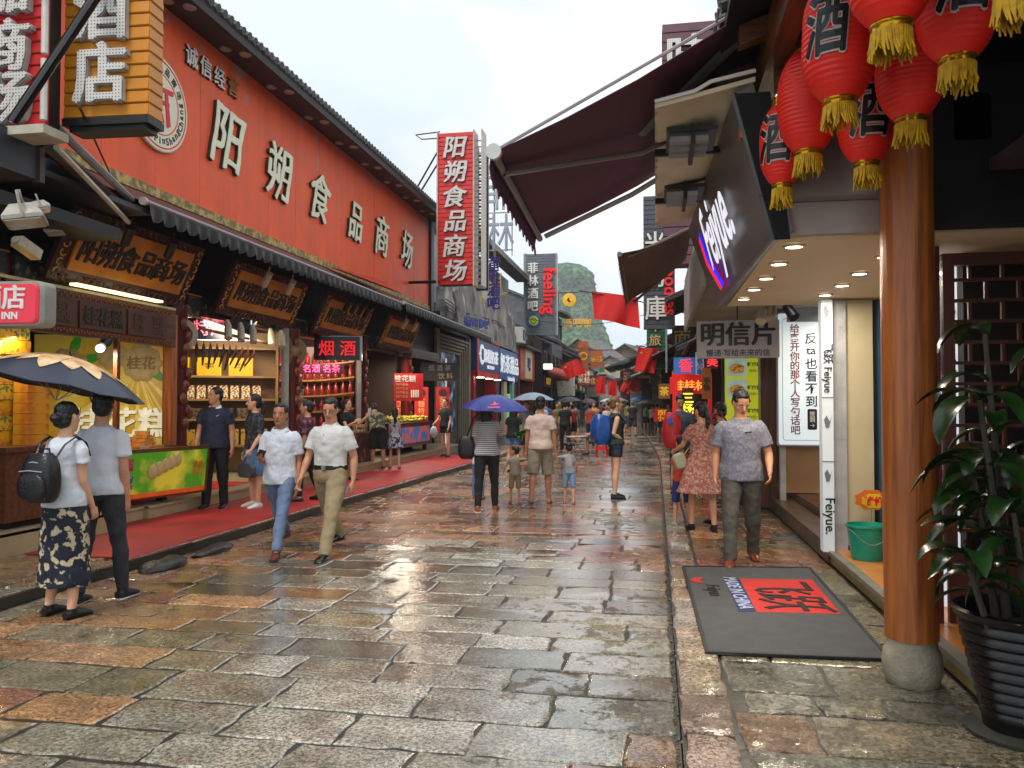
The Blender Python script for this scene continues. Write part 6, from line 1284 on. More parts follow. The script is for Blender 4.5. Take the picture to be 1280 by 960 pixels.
t = thing('orange_lower_board', (-5.2, 56, 2.9), 'orange lettered board hanging below the first left flag', 'sign'); b = MB(); b.bb(-5.35, -4.6, 56, 56.1, 2.9, 4.1); b.build('board', mat('orange_board2', 'b4441c', .5, .1, 3), t, ang=0); text('桂林\n米粉', .45, fr((-4.97, 55.99, 3.5), SY), mat('cream_print', 'd9d2b6'), t, ext=.01)
t = thing('menu_orange_sign', (-3.2, 72, 5.0), 'small orange sign with dark characters above the middle flags', 'sign'); b = MB(); b.bb(-5.3, -4.3, 66, 66.1, 4.6, 6.0); b.build('board', mat('orange_board', 'a4501c'), t, ang=0); text('客栈', .5, fr((-4.8, 65.99, 5.3), SY), mat('sign_yellow', 'd8a018'), t, ext=.01)
b = MB(); b.tube([(-6.2, 47, 3.55), (-5.0, 47, 3.2)], .3, 10); tag(b.build('rolled_red_awning', mat('faded_red_roll', '9c3a2c', .6, .3, 3)), 'rolled faded red awning hanging left of the first flag', 'awning')
b = MB(); b.box((-6.1, 45.5, 3.75), (.5, .1, .3)); tag(b.build('lit_square_lamp', lamp_mat('f4f4ee', 1.6), ang=0), 'small bright white square lamp on the left row', 'lamp')
b = MB(); b.bb(-6.1, -5.0, 50, 50.1, 2.1, 3.4); tag(b.build('patterned_panel', mat('white_red_pattern', 'b5b0a4', .6, scale=5, col2='8a3a24', thr=(.6, .64)), ang=0), 'white panel with reddish diamond pattern hanging on the left row', 'panel')
t = thing('air_conditioner', (-6.9, 41.8, 4.6), 'white air conditioner box beside the feeling sign', 'air conditioner'); b = MB(); b.bb(-7.1, -6.7, 40.2, 41.2, 4.75, 5.55); b.build('casing', WHITE, t, ang=0); ring(.2, .3, .0, .02, fr((-6.69, 40.7, 5.15), EX), DGREY, t, n=18)

# right-side signs -----------------------------------------------------------
ns, Mn = slat_sign('noodle_sign', (.12, 26, 4.0), .98, 4.3, .3, 28, 'FL', 'tall dark slatted box sign with white characters 粉庫 and red word noodles', frame=mat('dark_grey_slats', '3c4048', .45, .15, 2))
for ch, z in (('米', 2.75), ('粉', 1.72), ('庫', .68)): raised(ch, .82, Mn @ Matrix.Translation((-.12, z, .01)), WHITE, LEDGE, ns, d=.05, off=.014, sx=.85)
text('noodles', .58, Mn @ Matrix.Translation((.36, 1.35, .02)) @ Matrix.Rotation(-pi / 2, 4, 'Z'), mat('sign_red_letter', 'd4181c'), ns, ext=.03, off=.006)
b = MB(); b.bb(.3, .36, 25.9, 26, 2.6, 4.0); b.build('support_tube', GREYM, ns, ang=0)
gs, Mg = slat_sign('green_bar_sign', (.05, 30, 2.9), .75, 2.4, .3, 18, 'FL', 'green slatted vertical sign with yellow characters under the noodles sign', frame=mat('green_slats', '1c5c40', .45, .15, 2))
for k, ch in enumerate('青年旅舍'): text(ch, .44, Mg @ Matrix.Translation((-.08, 2.1 - k * .52, .02)), mat('pale_gold', 'd8b070'), gs, ext=.02, off=.008)
bs_, Mb2 = slat_sign('far_brown_sign', (.62, 14.0, 4.0), .96, 4.2, .5, 26, 'FL', 'dark maroon slatted sign with white 味 character above the maroon awning', frame=mat('maroon_slats', '54303a', .5, .15, 2))
for ch, z in (('味', 3.62), ('道', 2.7)): raised(ch, .76, Mb2 @ Matrix.Translation((-.05, z, .01)), BULBW, LEDGE, bs_, d=.05, off=.018)
text('道', .7, Mb2 @ Matrix.Translation((.5, 3.62, .01)), WHITE, bs_, ext=.02) if False else None
def small_sign(name, label, x, y, z, w_, h, back, fore, txt, size, emit=0, vert=False, nrm=SY):
    t = thing(name, (x, y, z), label, 'sign'); M = fr((x, y, z + h / 2), nrm); b = MB(); b.bb(-w_ / 2, w_ / 2, -h / 2, h / 2, -.08, 0, M); b.build('sign_box', mat('sg_' + back + str(emit > 0), back, .4, .08, emit=emit * .5), t, ang=0)
    text(txt, size, M @ Matrix.Translation((0, 0, .003)), mat('sf_' + fore + str(emit), fore, .5, emit=emit), t, ext=.005, off=size * .02, vert=vert, gap=.95)
    return t
small_sign('blue_shop_sign', 'blue sign with big red 香 character on the right row', .72, 20, 2.34, .58, .4, '2a5a94', 'e02838', '香', .36, .8)
small_sign('striped_white_sign', 'narrow white sign with blue strokes beside the blue 香 sign', .95, 18, 2.24, .18, .5, 'a8acc0', '3a4a9a', '特色小吃', .13, 0, True)
small_sign('small_red_sign', 'small red lit sign right of the white striped one', 1.25, 18.5, 2.4, .26, .32, '40101c', 'ff3a3a', '美', .25, .9)
small_sign('red_lintel_sign', 'red lit lintel sign with orange characters above the red shop entrance', .98, 24, 1.9, 1.15, .5, 'a81414', 'ff9a3a', '佳桂林', .32, .9)
small_sign('yellow_neon_sign', 'glowing yellow vertical characters 三场 on the red shop', .88, 23, 1.15, .32, .9, '3a1210', 'f0f02a', '三场', .34, 1.2, True)
small_sign('orange_hanging_sign', 'orange brown hanging strip sign with dark writing by the postcard shop', 1.0, 16.5, 1.7, .18, .62, 'a05a1c', '3a1c0a', '手信', .14, 0, True)
t = thing('red_shop_entrance', (1.0, 24, 0), 'red painted shop entrance frame on the right side of the street', 'entrance'); b = MB(); b.bb(.48, .62, 23.9, 24.2, 0, 2.3); b.bb(1.5, 1.6, 23.9, 24.2, 0, 2.3); b.bb(.48, 1.6, 23.9, 24.2, 2.3, 2.5); b.build('red_frame', lamp_mat('c81410', .35), t, ang=0)
small_sign('standing_red_board', 'red board with yellow characters standing at the right kerb far ahead', .35, 39, .75, .9, .62, 'c01c10', 'f0c020', '西街\n小吃', .28, .4)
small_sign('vertical_orange_board', 'small orange vertical lit sign above the standing red board', .35, 40, 1.95, .3, .62, 'c03418', 'f0e0a0', '茶饮', .24, .6, True)
small_sign('yellow_square_sign', 'small yellow brown sign beside the red shop entrance', .3, 30, 1.8, .42, .55, '8a5a1c', 'e0b040', '茶', .36, .5)
for k, (x, y, z, c, e, s_) in enumerate([(-.6, 44, 3.0, 'b8902a', '1c1c1c', '鱼'), (.9, 28, 3.4, '3a1c10', 'c8b040', '面'), (.75, 33, 3.3, '1c1c1c', 'd8c8a0', '酒'), (-5.9, 48.5, 3.0, '4a2c14', 'c89a3a', '茶'), (-4.9, 64, 3.0, '6a1c14', 'd8b070', '鱼'), (-4.6, 70, 3.3, '1e2c24', 'd8d0b0', '面'), (-1.9, 56, 3.1, 'a02a1c', 'e8d8a0', '茶'), (.1, 37, 3.2, 'c8a020', '7a1c10', '粉')]):
    small_sign('hanging_sign', ['mustard hanging sign with 鱼 on the right far row', 'dark brown hanging sign with yellow 面 near the big flag', 'black hanging sign with pale 酒 on the right row', 'brown hanging sign with golden 茶 on the left row under the dark eaves', 'dark red hanging sign with 鱼 far on the left row', 'dark green hanging sign with 面 far on the left row', 'red hanging sign with pale 茶 near the end of the street', 'yellow hanging sign with dark red 粉 on the right row'][k], x, y, z, .7, .9, c, e, s_, .6)
# laundry / goods hung high on right wall
t = thing('hung_garments', (1.3, 15.2, 3.0), 'red, white and blue garments hung high in a row on the right side', 'clothes')
for k, c in enumerate(['b02020', 'c8c8cc', '3a4a80', 'a8b0b8', 'b83a30', '8a8c94']):
    b = MB(); y = 15.0 + k * .35; b.rings([[(.85 + .03 * sin(q * 1.7 + k), y + .03 + q * .045, 3.15 + .1 * (k % 3)), (.9 + .03 * sin(q * 1.7 + k), y + q * .045, 4.1), (.91 + .03 * sin(q * 1.7 + k), y + q * .045, 4.1), (.87 + .03 * sin(q * 1.7 + k), y + .03 + q * .045, 3.15 + .1 * (k % 3))] for q in range(6)]); b.build('garment', mat('cloth_' + c, c, .8, .2, 6), t)
b = MB(); b.tube([(.9, 14.9, 4.12), (.9, 17.2, 4.12)], .02, 5); b.build('rail', GREYM, t)
# sloping tin awnings on right side
for k, (y0, y1, x0_, z0_, z1_, lab) in enumerate([(27, 33, -.15, 3.15, 3.9, 'dark sloping tin awning on the right side behind the starred flag'), (34, 40, -.6, 3.0, 3.7, 'pale grey sloping tin awning on the right side, second beyond the flag'), (19, 24, .75, 3.0, 3.8, 'dark tin awning on the right side before the noodles sign'), (42, 48, -1.3, 3.0, 3.6, 'far tin awning over the right pavement')]):
    t = thing('tin_awning', (x0_ + .6, (y0 + y1) / 2, z0_), lab, 'awning'); b = MB(); n = int((y1 - y0) / .12); rs = [[(x0_, y0 + i * .12, z0_ + .03 * (i % 2)), (x0_ + 1.6, y0 + i * .12, z1_ + .03 * (i % 2)), (x0_ + 1.6, y0 + i * .12, z1_ + .04 + .03 * (i % 2)), (x0_, y0 + i * .12, z0_ + .04 + .03 * (i % 2))] for i in range(n)]; b.rings(rs); b.build('tin_sheet', [mat('dark_tin', '33302e', .45, .3, 3, metal=.3), mat('pale_tin', '8a8c8c', .4, .3, 3, metal=.4)][k % 2], t, ang=20)
    for i in range(4): b = MB(); y = y0 + (y1 - y0) * (i + .5) / 4; b.tube([(x0_ + .05, y, z0_ - .04), (x0_ + 1.6, y, z1_ - .06), (x0_ + 1.5, y, z0_ - .5), (x0_ + .2, y, z0_)], .022, 5); b.build('bracket', BLACKWOOD, t)
# cables
b = MB(); random.seed(2)
for k in range(9):
    y = 40 + k * 6; z = 4.6 + random.uniform(0, 1.4); pts = [(-6.5 + 7 * t, y + random.uniform(-1, 1) * 0 + 3 * t * (k % 3 - 1), z - .5 * sin(pi * t)) for t in [q / 10 for q in range(11)]]; b.tube(pts, .014, 4)
for k in range(4): b.tube([(-7.2, 27 + 3 * q, 4.9 + k * .12 - .15 * sin(q * 1.6)) for q in range(8)], .02, 4)
tag(stuff(b.build('overhead_cables', BLACK)), 'black overhead cables strung across the far part of the street', 'cables')

# flags ----------------------------------------------------------------------
FLG = mat('flag_red', 'd0120c', .6, .08, 2); STAR = mat('star_yellow', 'e8c020', .5, .05)
def flag(p, w_, h, label, pole=None, stars=True, swing=0, rot=0, ph=0, sh=0):
    t = thing('red_flag', p, label, 'flag', 'red flags over the street'); M = Matrix.Translation(p) @ Matrix.Rotation(rot, 4, 'Z') @ Matrix.Rotation(swing, 4, 'Y')
    f = lambda u, v: (u * w_ + sh * v * h, (.07 * sin(u * 7 + ph + v * 2) + .03 * sin(u * 15 + v * 4)) * (.4 + v), -v * h * (1 - .06 * sin(u * pi + ph)))
    for y_, s_ in ((0, 1), (.004, -1)):
        pass
    b = MB(); n, m_ = 18, 10; rs = [[f(i / n, j / m_) for j in range(m_ + 1)] + [V(f(i / n, j / m_)) + V((0, .006, 0)) for j in range(m_, -1, -1)] for i in range(n + 1)]
    b.rings(rs, M); b.build('flag_cloth', FLG, t)
    if stars:
        for u, v, r in ((.2, .22, .075), (.38, .08, .028), (.45, .19, .028), (.45, .33, .028), (.38, .43, .028)):
            c_ = V(f(u, v)) + V((0, -.012, 0)); r *= w_; b = MB(); b.prism([(r * (1 if k % 2 == 0 else .4) * sin(k * pi / 5), r * (1 if k % 2 == 0 else .4) * cos(k * pi / 5)) for k in range(10)], .004, M @ Matrix.Translation(c_) @ Matrix.Rotation(pi / 2, 4, 'X')); b.build('star', STAR, t, ang=0)
    if pole: b = MB(); b.tube(pole, .018, 6); b.build('pole', BLACK, t)
    return t
flag((-2.05, 26, 5.28), 1.5, .95, 'large red flag without visible stars stretched from a tilted pole against the sky', [(-2.45, 26, 5.3), (-.5, 26, 4.9), (1.4, 26.4, 4.4)], stars=False, swing=R(9), sh=.25, ph=1)
flag((-.62, 29, 3.64), .72, .9, 'red flag with yellow stars hanging straight over the street, nearest of the starred ones', [(-.7, 29, 3.7), (.7, 29.2, 3.45), (1.7, 29.4, 3.1)], swing=R(6), sh=-.06)
flag((-4.75, 40, 3.55), .95, .85, 'folded red starred flag on a black pole over the left row', [(-4.7, 40, 3.5), (-3.6, 40, 4.35), (-6.4, 40, 3.4)][0:2], swing=R(-20), sh=.2)
flag((-3.3, 44, 3.1), .55, 1.0, 'red starred flag in the street centre, left of the middle pair', [(-3.3, 44, 3.12), (-2.7, 44, 3.2)], swing=R(-3))
flag((-2.75, 47, 2.95), .5, .85, 'red starred flag in the street centre, right of the middle pair', [(-2.7, 47, 2.97), (-2.2, 47, 3.1)], ph=2)
flag((-2.35, 58, 3.2), .7, .7, 'tiny distant red flag, leftmost of the three at the street end', None, swing=R(20), ph=1)
flag((-1.75, 56, 3.55), .75, .95, 'tiny distant red flag, upper middle of the three at the street end', None, swing=R(14), ph=2)
flag((-1.2, 54, 3.05), .95, .6, 'tiny distant red flag, rightmost of the three, blown sideways', None, swing=R(-8), ph=3)

# karst hill --------------------------------------------------------------------
KM = mat('karst_forest', '0c260e', .9, scale=.35, col2='4a7a34', thr=(.42, .6), bump=1, bscale=.5)
n_, l_, b_ = nodes(KM)
hb_ = MB(); NU, NV = 150, 90
def prof_(t):   # half width of the peak by height, right side steep
    return 17 + 9 * (1 - t) ** 1.0 + 40 * (1 - t) ** 3.0
for_h = []
for j in range(NV + 1):
    t = j / NV; z = 92 * t - 3; ring_ = []
    for i in range(NU):
        a = 2 * pi * i / NU; r = prof_(t) if t < .9 else prof_(t) * max(.02, math.sqrt(max(0, 1 - ((t - .9) / .1) ** 2)))
        r *= 1 + .16 * noise.noise(V((cos(a) * 1.3, sin(a) * 1.3, t * 3))) + .05 * noise.noise(V((cos(a) * 6, sin(a) * 6, t * 9)))
        r += 2.4 * noise.noise(V((cos(a) * 22, sin(a) * 22, t * 26))) + 1.6 * noise.noise(V((cos(a) * 70, sin(a) * 70, t * 80)))
        cx_ = -59 + 3 * t; ring_.append((cx_ + r * cos(a), 500 + r * sin(a) * .9, z + (3.5 * noise.noise(V((cos(a) * 2 + 5, sin(a) * 2, 0))) if t > .9 else 0)))
    for_h.append(ring_)
hb_.rings(for_h); struct(hb_.build('karst_hill', KM, ang=0))
hb_ = MB(); hb_.rings([[(-120, y, -2), (90, y, -2)] + [(90 - 210 * q / 30, y, (2 if q == 0 else 16 + 12 * noise.noise(V((q * .3, 1, y * .01))) - abs(q - 14) * .5 + 2.5 * noise.noise(V((q * 1.9, 7, y * .02)))) * k_) for q in range(31)] for y, k_ in ((380, .1), (400, .7), (420, 1), (450, .9))]); struct(hb_.build('low_wooded_hills', KM, ang=0))
# haze
hz = MB(); hz.bb(-160, 150, -12, 580, -2.2, 110); hzm = bpy.data.materials.new('haze'); hzm.use_nodes = True; n, l, b_ = nodes(hzm); n.remove(b_)
pvm = n.new('ShaderNodeVolumePrincipled'); pvm.inputs['Color'].default_value = (.9, .95, 1, 1); pvm.inputs['Density'].default_value = .0006; pvm.inputs['Anisotropy'].default_value = .2
l.new(pvm.outputs[0], n['Material Output'].inputs['Volume'])
HAZE = hz.build('haze', hzm, ang=0); stuff(HAZE)
# ================================================================ people
SK = mat('skin', 'c08868', .5, .12, 12, sss=.0); SKL = mat('skin_light', 'cf9e80', .5, .1, 12); SKT = mat('skin_tan', 'ab7252', .5, .12, 12)
HAIR = mat('black_hair', '0b0908', .45, .5, 40, bump=.4, bscale=120, stretch=(1, 1, .25)); LIP = mat('lips', '7c3a30', .5); EYEW = mat('eye_white', 'b5aca4', .3); EYED = mat('eye_dark', '120c0a', .25)
def cloth(name, c, rough=.75, **k):
    """fabric with soft fold relief"""
    return mat('cl_' + name, c, rough, k.pop('var', .1), k.pop('scale', 5), bump=k.pop('bump', .55), bscale=k.pop('bscale', 9), **k)
TEXC = bpy.data.textures.new('folds', 'CLOUDS'); TEXC.noise_scale = .11; TEXC.noise_depth = 2
TEXH = bpy.data.textures.new('strands', 'CLOUDS'); TEXH.noise_scale = .022; TEXH.noise_depth = 1
def live(o, vox, disp=0, smooth=2, tex=None):
    m = o.modifiers.new('fuse', 'REMESH'); m.mode = 'VOXEL'; m.voxel_size = vox; m.use_smooth_shade = True
    if disp:
        d = o.modifiers.new('folds', 'DISPLACE'); d.texture = tex or TEXC; d.strength = disp; d.mid_level = .5; d.texture_coords = 'GLOBAL'
    if smooth:
        s_ = o.modifiers.new('soften', 'SMOOTH'); s_.iterations = smooth; s_.factor = .5
    return o
def rotx(v, a, c=V((0, 0, 0))):   # lean forward (towards +Y) by a about c
    v = V(v) - c; return V((v.x, v.y * cos(a) + v.z * sin(a), -v.y * sin(a) + v.z * cos(a))) + c
class Person: pass
def person(label, p, yaw=0, H=1.72, build=1.0, sex='m', legs=((.1, .1), (-.1, .15)), arms=None, lean=0, head=(0, 0), skin=SK, hair='short', top=None, topm=None, bot=None, botm=None,
           shoe=None, sole=None, vox=.012, sleeve=.55, hem=0, near=False, group=None, child=False, sit=False, seat=.0, face=True, abd=.06, hairm=HAIR, cat='person', collar=False, belt=False, socks=None, sandals=False):
    """p: ground point. yaw 0 faces away (+Y), pi faces the camera. legs: (hip pitch, knee bend[, abd]); arms: (shoulder pitch, abduct, elbow[, inward])"""
    s = H / 1.75; g = build; fem = sex == 'f'; P = Person(); P.label = label
    hs = 1.0 if not child else 1.32      # head enlargement
    t = thing('person', p, label, cat, group, rz=yaw); P.root = t; P.yaw = yaw; P.p = V(p)
    hipz = .92; pc = V((0, 0, .95))
    arms = arms or ((0.02, .1, .25), (0.05, .1, .2))
    hw = .088 if not fem else .092; shw = (.170 if not fem else .142) * (.5 + .5 * g); 
    J = {}
    for i, sd in enumerate((-1, 1)):
        a = legs[i]; hp, kn = a[0], a[1]; ab = a[2] if len(a) > 2 else abd; foot = a[3] if len(a) > 3 else 0
        h = V((sd * hw, 0, hipz)); th = V((sd * sin(ab), sin(hp), -cos(hp) * cos(ab))).normalized(); k = h + th * .44
        sh = V((sd * sin(ab) * .4, sin(hp - kn), -cos(hp - kn))).normalized(); an = k + sh * .40
        fp = foot; f = V((sd * .12, cos(fp), sin(fp))).normalized(); J['L%d' % i] = (h, k, an, f)
    UP = lambda v: rotx(v, lean, pc)
    for i, sd in enumerate((-1, 1)):
        a = arms[i]; sp, ab, el = a[0], a[1], a[2]; inw = a[3] if len(a) > 3 else .1; wr = a[4] if len(a) > 4 else 0
        s0 = V((sd * shw, -.005, 1.388)); u = V((sd * sin(ab), sin(sp) * cos(ab), -cos(sp) * cos(ab))).normalized(); e = s0 + u * .285
        fd = V((sd * (sin(ab) * .5 - inw), sin(sp + el), -cos(sp + el))).normalized(); w_ = e + fd * .25
        J['A%d' % i] = (UP(s0), UP(e), UP(w_), rotx(fd, lean, V((0, 0, 0))), sd)
    zmin = min(min(J['L%d' % i][2].z for i in (0, 1)) - .07, min((J['L%d' % i][2] + J['L%d' % i][3] * .17).z for i in (0, 1)) - .05)
    dz = -zmin if not sit else seat / s - .90
    off = V((0, 0, dz)); T = Matrix.Diagonal((s, s, s, 1)) @ Matrix.Translation(off)
    # ---- body
    b = MB(); n = 14
    for i in (0, 1):
        h, k, an, f = J['L%d' % i]; q = an + V((0, 0, -.03))
        lg = .72 if bot in ('trousers', 'slim') else 1
        b.tube([h + V((0, 0, .04)), h.lerp(k, .35), h.lerp(k, .75), k, k.lerp(an, .3) + V((0, -.008, 0)), k.lerp(an, .7), an, q], [x_ * lg for x_ in (.085 * g, .08 * g, .058 * g, .052 * g, .056 * g, .042)] + [.034, .036], n, T)
        heel = an + V((0, 0, -.035)) - f * .045; b.tube([heel, an + V((0, 0, -.035)) + f * .03, an + V((0, 0, -.05)) + f * .10, an + V((0, 0, -.055)) + f * .175], [(.035, .034), (.036, .038), (.028, .042), (.018, .034)], 10, T, up=(0, 0, 1))
    tor = [(.86, .11, .085, 0), (.90, .155, .11, -.005), (.97, .165, .118, -.008), (1.05, .145 if not fem else .13, .102, 0), (1.12, .142 if not fem else .118, .1, .004), (1.22, .155 if not fem else .132, .108, .008), (1.32, .165 if not fem else .142, .11, .004), (1.385, .152 if not fem else .13, .094, -.004), (1.42, .125 if not fem else .11, .08, -.008), (1.448, .085, .064, -.01), (1.475, .058, .056, -.008), (1.56, .053, .055, .005)]
    def torring(z, rx, ry, yo, M=None, k=18): return [UP((rx * g * cos(2 * pi * q / k), yo + ry * g * sin(2 * pi * q / k), z)) for q in range(k)]
    b.rings([torring(*r) for r in tor], T)
    for i in (0, 1):
        s0, e, w_, fd, sd = J['A%d' % i]
        b.tube([s0 + V((-sd * .03, 0, .01)), s0.lerp(e, .15), s0.lerp(e, .5), e, e.lerp(w_, .3), e.lerp(w_, .75), w_], [.046 * g, .05 * g, .045 * g, .036 * g, .038 * g, .029, .024], 10, T)
        # hand: palm + fingers
        up = V((0, 0, 1)) if abs(fd.z) < .8 else V((0, 1, 0)); lat = (up - fd * up.dot(fd)).normalized(); nrm = fd.cross(lat) * 1.0; nrm = nrm if nrm.x * sd < 0 else -nrm
        b.tube([w_, w_ + fd * .03, w_ + fd * .085], [(.022, .02), (.036, .016), (.040, .014)], 10, T, up=tuple(lat))
        for q, (o_, L_) in enumerate(((.031, .07), (.0105, .078), (-.0105, .074), (-.031, .058))):
            a0 = w_ + fd * .075 + lat * o_; c_ = .35 + .1 * q; d1 = (fd * cos(c_) + nrm * sin(c_)).normalized(); d2 = (fd * cos(c_ * 2.1) + nrm * sin(c_ * 2.1)).normalized()
            b.tube([a0, a0 + d1 * L_ * .55 + fd * .01, a0 + d1 * L_ * .55 + d2 * L_ * .5 + fd * .01], [.009, .0085, .007], 6, T)
        a0 = w_ + fd * .025 + lat * .026; d1 = (fd * .7 + lat * .6 + nrm * .35).normalized(); b.tube([a0, a0 + d1 * .035, a0 + d1 * .035 + (fd + nrm * .35).normalized() * .03], [.012, .010, .008], 6, T)
        J['H%d' % i] = T @ (w_ + fd * .09 + nrm * .02); J['Hf%d' % i] = fd
    # head
    hc = UP(V((0, .014, 1.622 if not child else 1.65))); Hm = Matrix.Translation(T @ hc) @ Matrix.Rotation(head[0], 4, 'Z') @ Matrix.Rotation(-lean * .6 + head[1], 4, 'X') @ Matrix.Diagonal((s * hs, s * hs, s * hs * (1 if not child else .96), 1))
    hd = [(-.118, .022, .022, .052), (-.108, .038, .04, .045), (-.09, .05, .058, .03), (-.06, .062, .078, .014), (-.025, .069, .088, .004), (.01, .072, .094, 0), (.045, .074, .097, -.004), (.075, .069, .09, -.008), (.1, .054, .07, -.012), (.115, .03, .04, -.014), (.12, .008, .01, -.014)]
    b.rings([[(rx * cos(2 * pi * q / 20), yo + ry * sin(2 * pi * q / 20) * (1 if sin(2 * pi * q / 20) > 0 else 1.0), z) for q in range(20)] for z, rx, ry, yo in hd], Hm)
    b.tube([(0, .088, .022), (0, .102, -.004), (0, .112, -.026), (0, .098, -.036)], [.008, .011, .016, .010], 8, Hm)
    for x in (-1, 1): b.ell((x * .074, -.004, -.006), (.012, .02, .032), 8, 6, Hm); b.ell((x * .034, .079, .022), (.022, .012, .008), 8, 5, Hm); b.ell((x * .036, .066, -.025), (.022, .02, .02), 8, 6, Hm)
    b.ell((0, .083, -.062), (.024, .013, .012), 10, 6, Hm); b.ell((0, .078, -.1), (.02, .016, .014), 8, 6, Hm)
    live(b.build('body', skin, t, local=True), vox if near else max(vox, .012), 0, 1)
    P.T = T; P.J = J; P.Hm = Hm; P.s = s
    if face:
        for x in (-1, 1):
            b = MB(); b.ell((x * .032, .0855, .004), (.0125, .006, .0042), 10, 6, Hm); b.build('eye', EYEW, t, local=True)
            b = MB(); b.ell((x * .032, .0905, .004), (.0062, .004, .0046), 8, 6, Hm); b.build('iris', EYED, t, local=True)
            b = MB(); b.tube([(x * .014, .096, .026), (x * .034, .095, .031), (x * .053, .082, .026)], [.003, .0045, .002], 5, Hm); b.build('eyebrow', HAIR, t, local=True)
        b = MB(); b.tube([(-.026, .086, -.064), (-.01, .0965, -.0615), (0, .0965, -.063), (.01, .0965, -.0615), (.026, .086, -.064)], [.0018, .0045, .004, .0045, .0018], 6, Hm); b.build('mouth', LIP, t, local=True)
    # hair
    b = MB()
    if hair != 'none':
        b.ell((0, -.02, .056), (.082, .096, .079), 18, 10, Hm); b.ell((0, -.05, .0), (.076, .065, .085), 16, 8, Hm)
        for x in (-1, 1): b.ell((x * .066, .012, .045), (.015, .045, .032), 8, 6, Hm)
        if hair in ('short', 'wavy'): b.ell((0, .03, .1), (.056, .046, .028), 12, 6, Hm)
        if hair == 'crew': pass
        if hair in ('bun', 'lowbun'): b.ell((0, -.125, -.005 if hair == 'lowbun' else .04), (.045, .04, .04), 12, 8, Hm); b.ell((0, -.06, -.03), (.072, .06, .06), 12, 8, Hm)
        if hair == 'pony': b.ell((0, -.05, -.04), (.07, .055, .06), 12, 8, Hm); b.tube([(0, -.1, .02), (0, -.135, -.01), (0, -.14, -.09), (.005, -.125, -.2), (0, -.12, -.26)], [.022, .032, .036, .03, .01], 10, Hm)
        if hair == 'long': b.tube([(0, -.06, .03), (0, -.075, -.06), (0, -.085, -.16), (0, -.09, -.27)], [(.07, .085), (.05, .088), (.042, .09), (.02, .07)], 14, Hm, up=(0, 1, 0)); [b.tube([(x * .076, .0, .03), (x * .082, .0, -.06), (x * .08, -.02, -.15)], [.018, .02, .012], 8, Hm) for x in (-1, 1)]
        if hair == 'pigtails': [b.tube([(x * .06, -.03, .09), (x * .1, -.04, .1), (x * .12, -.045, .05), (x * .115, -.05, .0)], [.012, .024, .02, .006], 8, Hm) for x in (-1, 1)]
        if hair == 'topknot': b.ell((0, -.03, .155), (.025, .025, .03), 10, 6, Hm)
        live(b.build('hair', hairm, t, local=True), max(vox * .75, .007), .016 if near else .008, 1, TEXH)
    # ---- top garment
    if top:
        b = MB(); ex = .016 + .006 * g; zh = {'tee': .90, 'shirt': .86, 'polo': .87, 'vest': .92, 'dress': .62, 'tucked': 1.02, 'blouse': .9}.get(top, .9) + hem
        zs = [z for z in (.72, .80, .88, .95, 1.0, 1.05, 1.12, 1.2, 1.28, 1.35, 1.385, 1.42, 1.445, 1.466) if z > zh + .02]
        def ip(z):
            for r0, r1 in zip(tor, tor[1:]):
                if r0[0] <= z <= r1[0]: u = (z - r0[0]) / (r1[0] - r0[0]); return [r0[i] + (r1[i] - r0[i]) * u for i in (1, 2, 3)]
            return [.165, .118, 0] if z < 1 else [.06, .06, 0]
        rs = []
        for z in [zh] + zs:
            rx, ry, yo = ip(max(z, .97)) if z < 1.0 else ip(z); e_ = ex * (1.5 if z < 1.15 and top not in ('tucked', 'dress') else 1)
            if top == 'dress' and z < 1.0: e_ = ex + (1.0 - z) * .30
            if z > 1.46: rx, ry, e_ = .066, .06, .008
            elif z > 1.40: e_ = ex * .7
            k = 28; ring_ = [UP(((rx * g + e_) * cos(2 * pi * q / k) * (1 + (.05 * cos(9 * 2 * pi * q / k) if top == 'dress' and z < .9 else 0)), yo + (ry * g + e_) * sin(2 * pi * q / k) * (1 + (.05 * cos(9 * 2 * pi * q / k) if top == 'dress' and z < .9 else 0)), z)) for q in range(k)]
            rs.append(ring_)
        b.rings(rs, T)
        if top != 'vest':
            for i in (0, 1):
                s0, e, w_, fd, sd = J['A%d' % i]
                if sleeve <= 1: b.tube([s0 + V((-sd * .06, 0, .012)), s0 + V((-sd * .02, 0, .006)), s0.lerp(e, .12), s0.lerp(e, sleeve * .5), s0.lerp(e, sleeve)], [.04 * g, .056 * g, .063 * g, .064 * g, .07 * g], 16, T)
                else: b.tube([s0 + V((-sd * .06, 0, .012)), s0, s0.lerp(e, .6), e, e.lerp(w_, sleeve - 1)], [.04 * g, .06 * g, .06 * g, .052 * g, .045 * g], 14, T)
        o = live(b.build('shirt' if top in ('shirt', 'polo', 'tucked') else top if top in ('vest', 'dress') else 'tshirt', topm, t, local=True), vox * 1.05, .026 if near else .014, 3)
        if collar:
            b = MB(); k = 20; b.rings([[UP(((r_ + (.012 if sin(2 * pi * q / k) > .3 else 0)) * cos(2 * pi * q / k), -.004 + (r_ + (.014 if sin(2 * pi * q / k) > .3 else 0)) * sin(2 * pi * q / k), z - .045 * max(0, sin(2 * pi * q / k)) ** 2)) for q in range(k)] for r_, z in ((.062, 1.484), (.068, 1.492), (.092, 1.455), (.084, 1.445))], T, caps=False); b.build('collar', collar, t, local=True)
